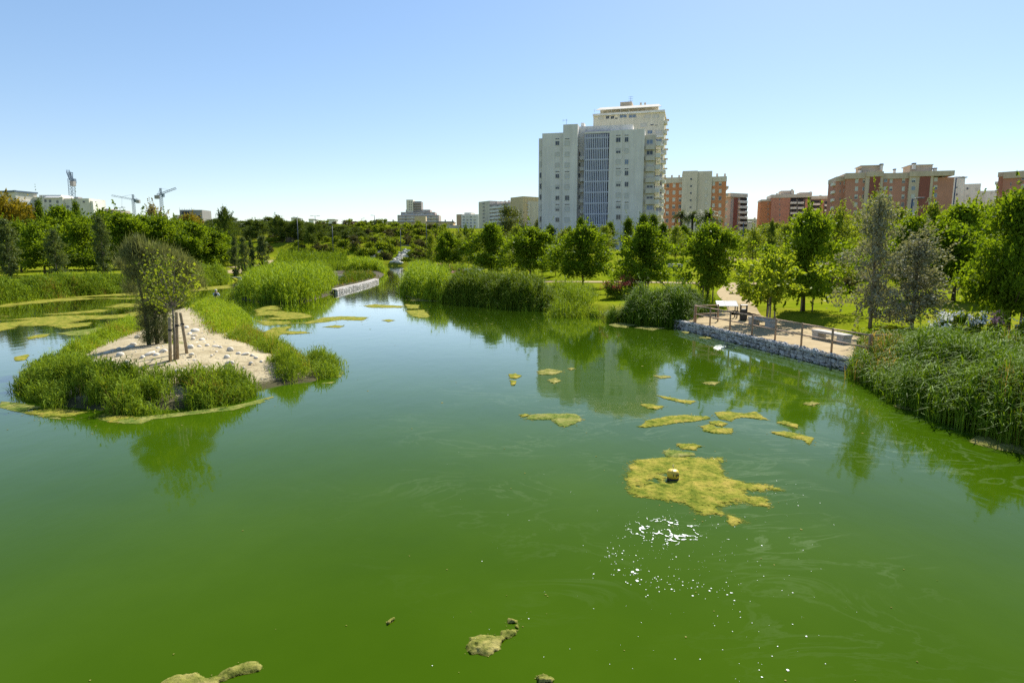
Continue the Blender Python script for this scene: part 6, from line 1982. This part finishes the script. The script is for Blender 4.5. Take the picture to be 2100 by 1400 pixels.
for i in range(6):
    f = i * 16.3
    sl = i * 0.7
    Q.win(1757 - sl, 371 + f, 7.5, 9.5, ["shut", "shut", "half", "shut", "half", "shut"][i]); Q.win(1827.5 - sl, 371 + f, 7, 9.5, ["shut", "half", "shut", "half", "shut", "dark"][i])
    Q.win(1853 - sl, 371 + f, 7, 9.5, ["half", "shut", "half", "dark", "shut", "half"][i]); Q.win(1934.5 - sl, 368 + f, 7.5, 9.5, ["half", "blue", "shut", "half", "shut", "shut"][i])
    Q.win(1773.5 - sl, 371 + f, 9, 8, ["half", "blue", "dark", "shut", "half", "dark"][i]); Q.win(1816 - sl, 370 + f, 8, 8, ["blue", "shut", "half", "dark", "shut", "dark"][i])
    Q.win(1873.5 - sl, 370 + f, 9, 9, ["half", "blue", "shut", "blue", "shut", "half"][i], 0.9); Q.win(1919 - sl, 368 + f, 8.5, 9, ["shut", "half", "blue", "shut", "dark", "shut"][i], 0.1)
    Q.win(1723 - sl * .4, 376 + f, 2.5, 6, "dark", -2.0); Q.win(1731 - sl * .4, 375 + f, 2.5, 8, "shut", -2.0)
    u, z = Q.at(1716 - sl * .3, 374 + f, -2); Q.slab("balcony", u - 1.0, u - 0.002, 3, 6.5, z - 1.0, z, F_white)

Wt = Building("apartment_block", "pale stepped block right of the big red brick block", 1952, 268, 2050, 262)
Wt.box("wall", 1952, 1980, 364, F_white, 0, 10); Wt.box("wall", 1978, 2012, 377, F_white, -1, 10); Wt.box("wall", 2010, 2050, 391, F_white, -2, 10); Wt.box("parapet", 1958, 1978, 362, F_stone, -2, 4, ybot=365)
for i in range(5):
    for px, y, w in ((1984, 387, 5), (2003, 389, 5), (2033, 396, 4), (1962, 384, 4)):
        Wt.win(px, y + i * 15, w, 5, ["half", "dark", "shut"][(i + int(px)) % 3], -1 if px < 2005 and px > 1980 else (-2 if px > 2005 else 0))
E = Building("apartment_block", "red brick block cut by the right picture edge", 2048, 226, 2200, 212)
E.box("side_wall", 2048, 2060, 362, F_red, -2, 12); E.box("wall", 2058, 2200, 362, F_red, 0, 14); E.box("parapet", 2047, 2061, 353, F_beige, -1.6, 12.4, ybot=362.4); E.box("parapet", 2059, 2200, 348, F_beige, 0.5, 14.4, ybot=362)
for i in range(5):
    E.win(2073 - i * .6, 362 + 16 + i * 17, 3, 7, "dark"); E.win(2098 - i * .8, 365 + i * 17, 7, 9.5, ["half", "shut", "shut", "half", "dark"][i]); E.win(2125 - i * .8, 365 + i * 17, 7, 9.5, "shut")
    u, z = E.at(2048, 372 + i * 17, -2); E.slab("balcony", u - 1.1, u - .002, 2.5, 6.5, z - 1, z, F_white)
S = Building("low_block", "small far pale block between the orange and red blocks", 1534, 330, 1562, 330)
S.box("wall", 1534, 1562, 449, F_stone, 0, 10); S.box("chimney", 1547, 1550, 446, F_stone, -2, 1, ybot=450)
for k in range(3): S.win(1540 + 8 * k, 455, 3, 3, "dark")

# ---- centre skyline
Z = Building("stepped_block", "pinkish stepped apartment complex with round-fronted tower on the centre skyline", 812, 420, 900, 420)
Z.box("wall", 815, 900, 441, F_pink, 0, 14); Z.box("wall", 822, 892, 435, F_pink, -2, 12); Z.box("wall", 832, 882, 430, F_pink, -4, 10); Z.box("tower", 833, 847, 409.5, F_cream, -3, 9); Z.box("tower", 846, 864, 413, F_conc, -4, 9)
for i in range(4):
    for px in (839.5, 843.5): Z.win(px, 415 + i * 5, 1.8, 2.8, "dark", -3)
    u0, z0 = Z.at(848, 418 + i * 5, -3.2); u1, z1 = Z.at(863, 416 + i * 5, -3.2); Z.slab("balcony", u0, u1, 3.2, 3.98, z0, z1, F_pink)
for r, (y, off, a, b) in enumerate([(433, -4, 834, 880), (438, -2, 824, 890), (445, 0, 817, 898), (451, 0, 817, 898)]):
    for px in np.arange(a + 2, b - 2, 6.5): Z.win(px, y, 4, 2.6, ["dark", "half", "blue", "shut"][int(px * 7) % 4], off)
    u0, z0 = Z.at(a, y + 3.2, off + .7); u1, z1 = Z.at(b, y + 1.8, off + .7); Z.slab("balcony", u0, u1, -off - .7, -off - .03, z0, z1, F_white)
H = Building("long_low_building", "long low sandy building with a tall blank yellow panel", 786, 345, 944, 345)
H.box("wall", 787, 930, 456, F_sandc, 0, 12); H.box("cornice", 786, 931, 454, F_conc, 0.5, 12.5, ybot=456.2); H.box("blank_panel", 850, 873, 444, F_sandc, 1.2, 4); H.box("wall", 905, 944, 462, F_stone, 0.6, 9)
for px in np.arange(795, 848, 9): H.win(px, 463, 5, 3, "dark")
for px in np.arange(880, 928, 9): H.win(px, 461, 5, 3, "dark")
for px in (790, 806, 913, 928): H.box("chimney", px - 1.2, px + 1.2, 450.5, F_conc, -2, 1, ybot=456)
Nn = Building("apartment_block", "small white block with many windows left of the slab block", 936, 345, 981, 340)
Nn.box("side_wall", 936, 948, 439.5, F_peach, -1, 9); Nn.box("wall", 946, 981, 440, F_white, 0, 9); Nn.box("penthouse", 952, 966, 436, F_cream, -2, 5, ybot=441)
for r in range(7):
    for px in (951, 958.5, 966, 973.5): Nn.win(px, 444.5 + r * 6.3, 4.6, 3.4, ["dark", "half", "blue", "shut", "blue"][(r * 3 + int(px)) % 5])
K = Building("slab_block", "long grey slab block with yellow end towers on the centre skyline", 981, 300, 1084, 268)
K.box("end_tower", 981.5, 1004, 413, F_stone, 0.4, 12); K.box("wall", 1002, 1050, 417.5, F_pink, 0, 12); K.box("end_tower", 1047, 1073, 404, F_sandc, 1.0, 13); K.box("wall", 1072, 1083, 413, F_stone, -1.5, 9)
for r in range(8):
    fl = r * 7.2
    u0, z0 = K.at(1004, 428 + fl - 0.15 * 0, .6); u1, _ = K.at(1047, 423.5 + fl, .6)
    K.slab("balcony", u0, u1, -.6, -.02, z0 - .1, z0 + .75, F_white)
    K.win(992, 417.5 + fl, 4.4, 3.6, "dark", .4)
    for px in np.arange(1008, 1046, 6.2): K.win(px, 424 - (px - 1004) * .09 + fl, 3.6, 3.2, ["dark", "half", "shut", "dark"][(r + int(px)) % 4])
    u0, z0 = K.at(1074, 420 + fl, -1.2); u1, z1 = K.at(1084.5, 417 + fl, -1.2); K.slab("balcony", u0, u1, 1.0, 1.48, z0, z1, F_white)
for px in np.linspace(1010, 1042, 5): K.box("chimney", px - .9, px + .9, 414.5 - (px - 1004) * .09, F_stone, -3, 1, ybot=420)
J = Building("low_block", "small peach block between slab block and grey tower", 1084, 300, 1108, 300)
J.box("wall", 1084, 1108, 449, F_peach, 0, 9); J.box("wall", 1087, 1098, 443, F_peach, -2, 5)
for px in (1088, 1094, 1100): J.win(px, 453, 3, 3, "dark")
for a, b, t, lb in [(597, 610, 446.5, "leftmost small flat roofed block peeping over the hilltop wood"), (633, 643, 449, "middle small flat roofed block peeping over the hilltop wood"), (671, 686, 449.5, "rightmost small flat roofed block peeping over the hilltop wood")]:
    U = Building("low_block", lb, a, 420, b, 420)
    U.box("wall", a, b, t + 1, F_white, 0, 8); U.box("roof_slab", a - .5, b + .5, t, F_conc, 0.5, 9, ybot=t + 1.3)

# ---- left skyline
B1 = Building("hilltop_building", "cream hilltop house with dark roof edge at the left picture edge", -60, 300, 33, 292)
B1.box("wall", -60, 31, 395, F_cream, 0, 10); B1.box("roof_slab", -62, 29, 392, M_crane, .6, 11, ybot=395.2); B1.box("porch", 31, 39, 410, F_white, -1, 6)
for px, y in ((23, 412), (13, 400), (-10, 412)): B1.win(px, y, 7, 4.5, "dark")
u0, z = B1.at(20, 419, 1); u1, _ = B1.at(40, 419, 1); B1.slab("balcony", u0, u1, -1, -.02, z - .6, z + .3, F_conc)
B1.box("chimney", 26, 29, 390, M_shade_chimney, -2, 1, ybot=396)
B1b = Building("hilltop_building", "small white cube house right of the hilltop house", 42, 310, 55, 310)
B1b.box("wall", 42, 54, 411, F_white, 0, 8); B1b.box("lower_wall", 38, 66, 424, F_white, -1, 8); B1b.win(47, 428, 4, 4, "dark", -1)
B2 = Building("hilltop_building", "wide cream hilltop building with glazed roof below the nearest crane", 65, 300, 190, 300)
B2.box("wall", 65.5, 128, 404, F_cream, 0, 12); B2.box("wall", 127, 182, 407, F_cream, -1, 12); B2.box("roof_hut", 80, 126, 400, F_white, -2, 8, ybot=406); B2.box("wall", 181, 190, 412, F_white, -2, 9); B2.box("parapet", 152, 160, 404, F_conc, -2.5, 3, ybot=409)
mb = MB()
u0, z1 = B2.at(88, 399, 0); u1, _ = B2.at(118, 399, 0); _, zb = B2.at(100, 405.5, 0)
mb.add([(u0, 3, z1), (u1, 3, z1), (u1 + .8, -.5, zb), (u0 + .8, -.5, zb), (u0, 3, z1 - .2), (u1, 3, z1 - .2), (u1 + .8, -.5, zb - .2), (u0 + .8, -.5, zb - .2)], [(0, 1, 2, 3), (7, 6, 5, 4), (0, 3, 7, 4), (1, 5, 6, 2), (3, 2, 6, 7), (1, 0, 4, 5)])
mb.build("glazed_roof", F_white, B2.root)
for px, y in [(73, 412.5), (78.5, 412.5), (84, 412.5), (93.5, 412), (103, 412.5), (118, 414), (74, 422.5), (80, 422.5), (119, 423), (131, 424), (139, 424), (104, 422)]:
    B2.win(px, y, 4.6, 6, "dark" if px != 84 else "shut", 0 if px < 127 else -1)
for px, y in ((152, 423), (172, 414)): B2.win(px, y, 4.6, 4, "dark", -1)
B3 = Building("hilltop_building", "low grey brown building behind the double street lamp", 190, 340, 247, 340)
B3.box("wall", 190, 246, 431, F_pink, 0, 9); B3.box("wall", 205, 226, 428.5, F_pink, -2, 6); B3.box("lower_wall", 180, 200, 436, F_conc, .5, 8)
for k in range(6): B3.win(196 + 8.5 * k, 437, 5, 3, "dark")
B4 = Building("building_shell", "unfinished concrete building shell with scaffolding on the left skyline", 353, 330, 416, 330)
B4.box("lower_wall", 354, 372, 441, F_stone, .6, 8); B4.box("wall", 368, 414, 430.5, F_conc, 0, 10)
for r in range(3):
    for a, b in ((373, 388), (390, 400), (402, 411)):
        if r == 0 and a > 380: continue
        u0, z0 = B4.at(a, 439.5 + r * 8, .05); u1, z1 = B4.at(b, 434 + r * 8, .05); B4.slab("opening", u0, u1, -.06, .1, z0, z1, M_shade_chimney)  # dark slabs paint the shaded interior on a solid wall
for r in range(3): B4.win(360, 446 + r * 5, 5, 2.4, "half", .6)
mb = MB()
for px in np.linspace(369, 398, 7):
    u, z = B4.at(px, 433, .8); _, zt = B4.at(px, 426 + (px % 3), .8); mb.bar((u, -.8, z - 9), (u, -.8, zt), .1)
for y in (431, 438, 445):
    u0, z = B4.at(369, y, .8); u1, _ = B4.at(398, y, .8); mb.bar((u0, -.8, z), (u1, -.8, z), .1)
mb.build("scaffold", M_crane, B4.root)

# ================================================================ CRANES
def lattice(mb, a, b, w, n, t=0.12):
    a = np.array(a, float); b = np.array(b, float); d = (b - a) / np.linalg.norm(b - a)
    up = np.array((0, 0, 1.0)) if abs(d[2]) < 0.9 else np.array((0, 1.0, 0))
    r = np.cross(d, up); r /= np.linalg.norm(r); u = np.cross(r, d)
    cs = [r * w / 2 + u * w / 2, -r * w / 2 + u * w / 2, -r * w / 2 - u * w / 2, r * w / 2 - u * w / 2]
    for c in cs: mb.bar(a + c, b + c, t)
    for i in range(n):
        p = a + (b - a) * i / n; q = a + (b - a) * (i + 1) / n
        for k in range(4):
            c1, c2 = cs[k], cs[(k + 1) % 4]
            mb.bar(p + (c1 if i % 2 else c2), q + (c2 if i % 2 else c1), t * 0.7)
def crane(label, Y, base, top, jib_a, jib_b, apex, cw, hook=None, w=1.5):
    """pixel columns/rows of mast foot, slewing top, jib ends, tower apex and counterweight"""
    f = W(*base, Y)
    root = empty("tower_crane", (f[0], f[1], f[2])); tag(root, label, "crane", "tower cranes on the left skyline")
    L = lambda p, dy=0.0: W(p[0], p[1], Y + dy) - f
    mb = MB(); lattice(mb, (0, 0, 0), L(top), w, 16, .15); mb.build("mast", M_crane, root)
    mb = MB(); lattice(mb, L(top), L(*jib_a), w * .7, 16, .12); mb.build("jib", M_crane, root)
    mb = MB(); lattice(mb, L(top), L(*jib_b), w * .7, 5, .12); mb.build("counter_jib", M_crane, root)
    mb = MB(); lattice(mb, L(top), L(apex), w * .6, 4, .18); mb.build("apex", M_crane, root)
    mb = MB(); mb.bar(L(apex), L(*jib_a) * .6 + L(top) * .4, .1); mb.bar(L(apex), L(*jib_b), .1); mb.build("tie_bar", M_crane, root)
    c = L(*jib_b); mb = MB(); mb.box(c[0] - cw, c[0] + cw, c[1] - 1, c[1] + 1, c[2] - 2.6, c[2] - .2); mb.build("counterweight", F_conc, root)
    t = L(top); mb = MB(); mb.box(t[0] + .8, t[0] + 2.2, t[1] - 1, t[1] + .8, t[2] - 2.2, t[2] + .1); mb.build("cab", M_crane, root)
    if hook:
        h0 = L(hook[0]); h1 = L(hook[1]); mb = MB(); mb.bar(h0, h1, .08); mb.box(h1[0] - .4, h1[0] + .4, h1[1] - .3, h1[1] + .3, h1[2] - .8, h1[2]); mb.build("hook_cable", M_crane, root)
crane("tower crane with foreshortened jib rising behind the wide cream building", 330, (150, 425), (145.5, 367), ((139, 351), 12), ((149, 371), -6), (145, 353), 0.9, w=2.0)
crane("distant tower crane with long jib pointing left", 480, (276, 442), (273, 409), ((229, 401), 0), ((283, 409.5), 0), (272.5, 399), 1.2, ((250, 405), (250, 424)))
crane("distant tower crane with jib rising to the right", 440, (332, 432), (330, 397.5), ((361, 386), 0), ((322, 400), 0), (329, 386), 1.4)

# ================================================================ STREET LAMPS
def lamp(px, ytop, Y, label, kind="single", side=-1, arm=1.2, r=0.09, ybase=None):
    tp = W(px, ytop, Y); zb = tzf(tp[0], Y)
    h = tp[2] - zb
    root = empty("street_lamp", (tp[0], Y, zb)); tag(root, label, "street lamp", "street lamps")
    mb = MB(); mb.tube([(0, 0, 0), (0, 0, h)], [r * 1.4, r * .8], 8); mb.build("pole", M_pole, root, True)
    for s in ((side,) if kind == "single" else (-1, 1)):
        mb = MB(); mb.tube([(0, 0, h - .1), (s * arm * .5, 0, h + .06), (s * arm, 0, h + .05)], r * .5, 6); mb.build("arm", M_pole, root, True)
        mb = MB(); mb.box(*sorted((s * arm * .75, s * arm * 1.6)), -.16, .16, h + .02, h + .16); o = mb.build("lamp_head", M_pole, root); bev(o, .04)
lamp(1871, 408, 66, "dark street lamp with arm to the right in front of the big red block", side=1, arm=.75, r=.11)
lamp(1961, 365, 95, "tall slim street lamp at the big red block's right edge", side=1, arm=1.0, r=.1)
lamp(768, 442, 262, "tallest street lamp on the terraces, left of the stepped complex", side=-1, arm=1.0, r=.13)
lamp(742, 448, 275, "shorter street lamp left of the tallest one on the terraces", side=1, arm=.8, r=.12)
lamp(896, 440, 262, "street lamp right of the stepped complex", side=-1, arm=1.0, r=.13)
lamp(246, 426, 210, "double armed street lamp on the left skyline", "double", arm=1.1, r=.1)
lamp(609, 446, 205, "tall street pole over the retaining wall on the left slope", side=-1, arm=.9, r=.12)
lamp(681, 463, 205, "street lamp beside the upper terrace wall", side=-1, arm=.8, r=.12)
lamp(821, 470, 205, "street lamp above the cascade", side=1, arm=.8, r=.1)
lamp(874, 456, 215, "street lamp in front of the yellow panel", side=1, arm=.8, r=.1)
lamp(940, 466, 230, "street lamp before the small white block", side=-1, arm=.8, r=.1)
lamp(1525, 457, 100, "dark street lamp among the airy trees below the pinkish block", side=1, arm=.8, r=.09)
lamp(646, 443, 270, "double armed street lamp over the hilltop wood", "double", arm=1.3, r=.12)

# ================================================================ TERRACES AND CASCADE
M_wall = plain("tan_retaining_stone", (0.36, 0.28, 0.21), (0.24, 0.19, 0.14), 1.2, 0.9, 0.4, 0.05)
def retaining(label, px0, px1, y0, y1, Y):
    a = W(px0, y0, Y); b = W(px1, y0, Y); zt = a[2]; zb = W(px0, y1, Y)[2]
    root = empty("retaining_wall", (a[0], Y, zb)); tag(root, label, "wall", "retaining walls of the terraces")
    L = b[0] - a[0]; h = zt - zb
    n = max(3, int(L / 2.6)); w = L / n
    for i in range(n):
        mb = MB(); mb.box(i * w + .02, (i + 1) * w - .02, (0.04 if i % 2 else 0), .8, -2.5, h - .13); mb.build("wall_panel", M_wall, root)
    mb = MB(); mb.box(-.1, L + .1, -.1, 1.0, h - .128, h + .05); mb.build("coping", M_conc, root)
retaining("long tan retaining wall above the cascade", 738, 905, 503, 512, 223)
retaining("tan retaining wall on the left slope under the street pole", 545, 612, 487, 493, 232)
retaining("red brown wall strip at the road on the hilltop", 640, 685, 475.5, 479, 262)
retaining("dark low wall behind the far reeds", 632, 700, 524, 528, 208)

# cascade of pale boulders and a stair
M_casc = plain("wet_pale_rock", (0.60, 0.58, 0.48), (0.38, 0.36, 0.28), 0.9, 0.7, 0.6, 0.2, 0.2, 8)
rng = np.random.default_rng(90)
root = empty("cascade", ground_hit(814, 540)); tag(root, "pale rocky water cascade at the far end of the channel", "waterfall")
o0 = np.array(root.location)
for i in range(150):
    t = rng.random(); px = 811 + t * 25 + rng.normal() * (2.4 + 2.2 * (1 - t)); py = 540 - t * 25 + rng.normal() * 1.2
    p = ground_hit(px, py) - o0 + np.array((0, 0, 0.15))
    o = link("boulder", ROCKS[i % 6], root, p); o.scale = (0.5 + .45 * rng.random(), .6, .45 + .3 * rng.random()); o.rotation_euler = tuple(rng.normal(size=3) * .4)
    o.material_slots[0].link = 'OBJECT'; o.material_slots[0].material = M_casc
root = empty("stone_stair", ground_hit(762, 530)); tag(root, "straight pale stair climbing the slope left of the cascade", "stairs")
o0 = np.array(root.location)
for i in range(20):
    t = i / 19; p = ground_hit(761 + 24 * t, 530 - 20 * t) - o0 + np.array((0, 0, .25))
    mb = MB(); mb.box(p[0] - .8, p[0] + .8, p[1] - .4, p[1] + .9, p[2] - 1.2, p[2]); mb.build("step", M_conc, root)
mb = MB(); p = ground_hit(760, 530) - o0; q = ground_hit(785, 509) - o0
mb.bar(p + np.array((1.1, 0, .3)), q + np.array((1.1, 0, .3)), .35, .9); mb.build("side_wall", M_conc, root)
# red hilltop blossoms
for k, (px, py) in enumerate([(722, 474), (730, 473), (655, 476), (664, 477)]):
    Y = 262; X = XG(px, Y, 470)
    blossom_shrub("flowering_shrub", "shrub1", px, py, 0, 9, 1.9, ["crimson flowering bush on the hilltop road, left of a pair", "crimson flowering bush on the hilltop road, right of a pair", "dull red bush beside the hilltop wall", "dull red bush at the end of the hilltop wall"][k], L_red, 240, 60 + k, base=np.array((X, Y, 0)))
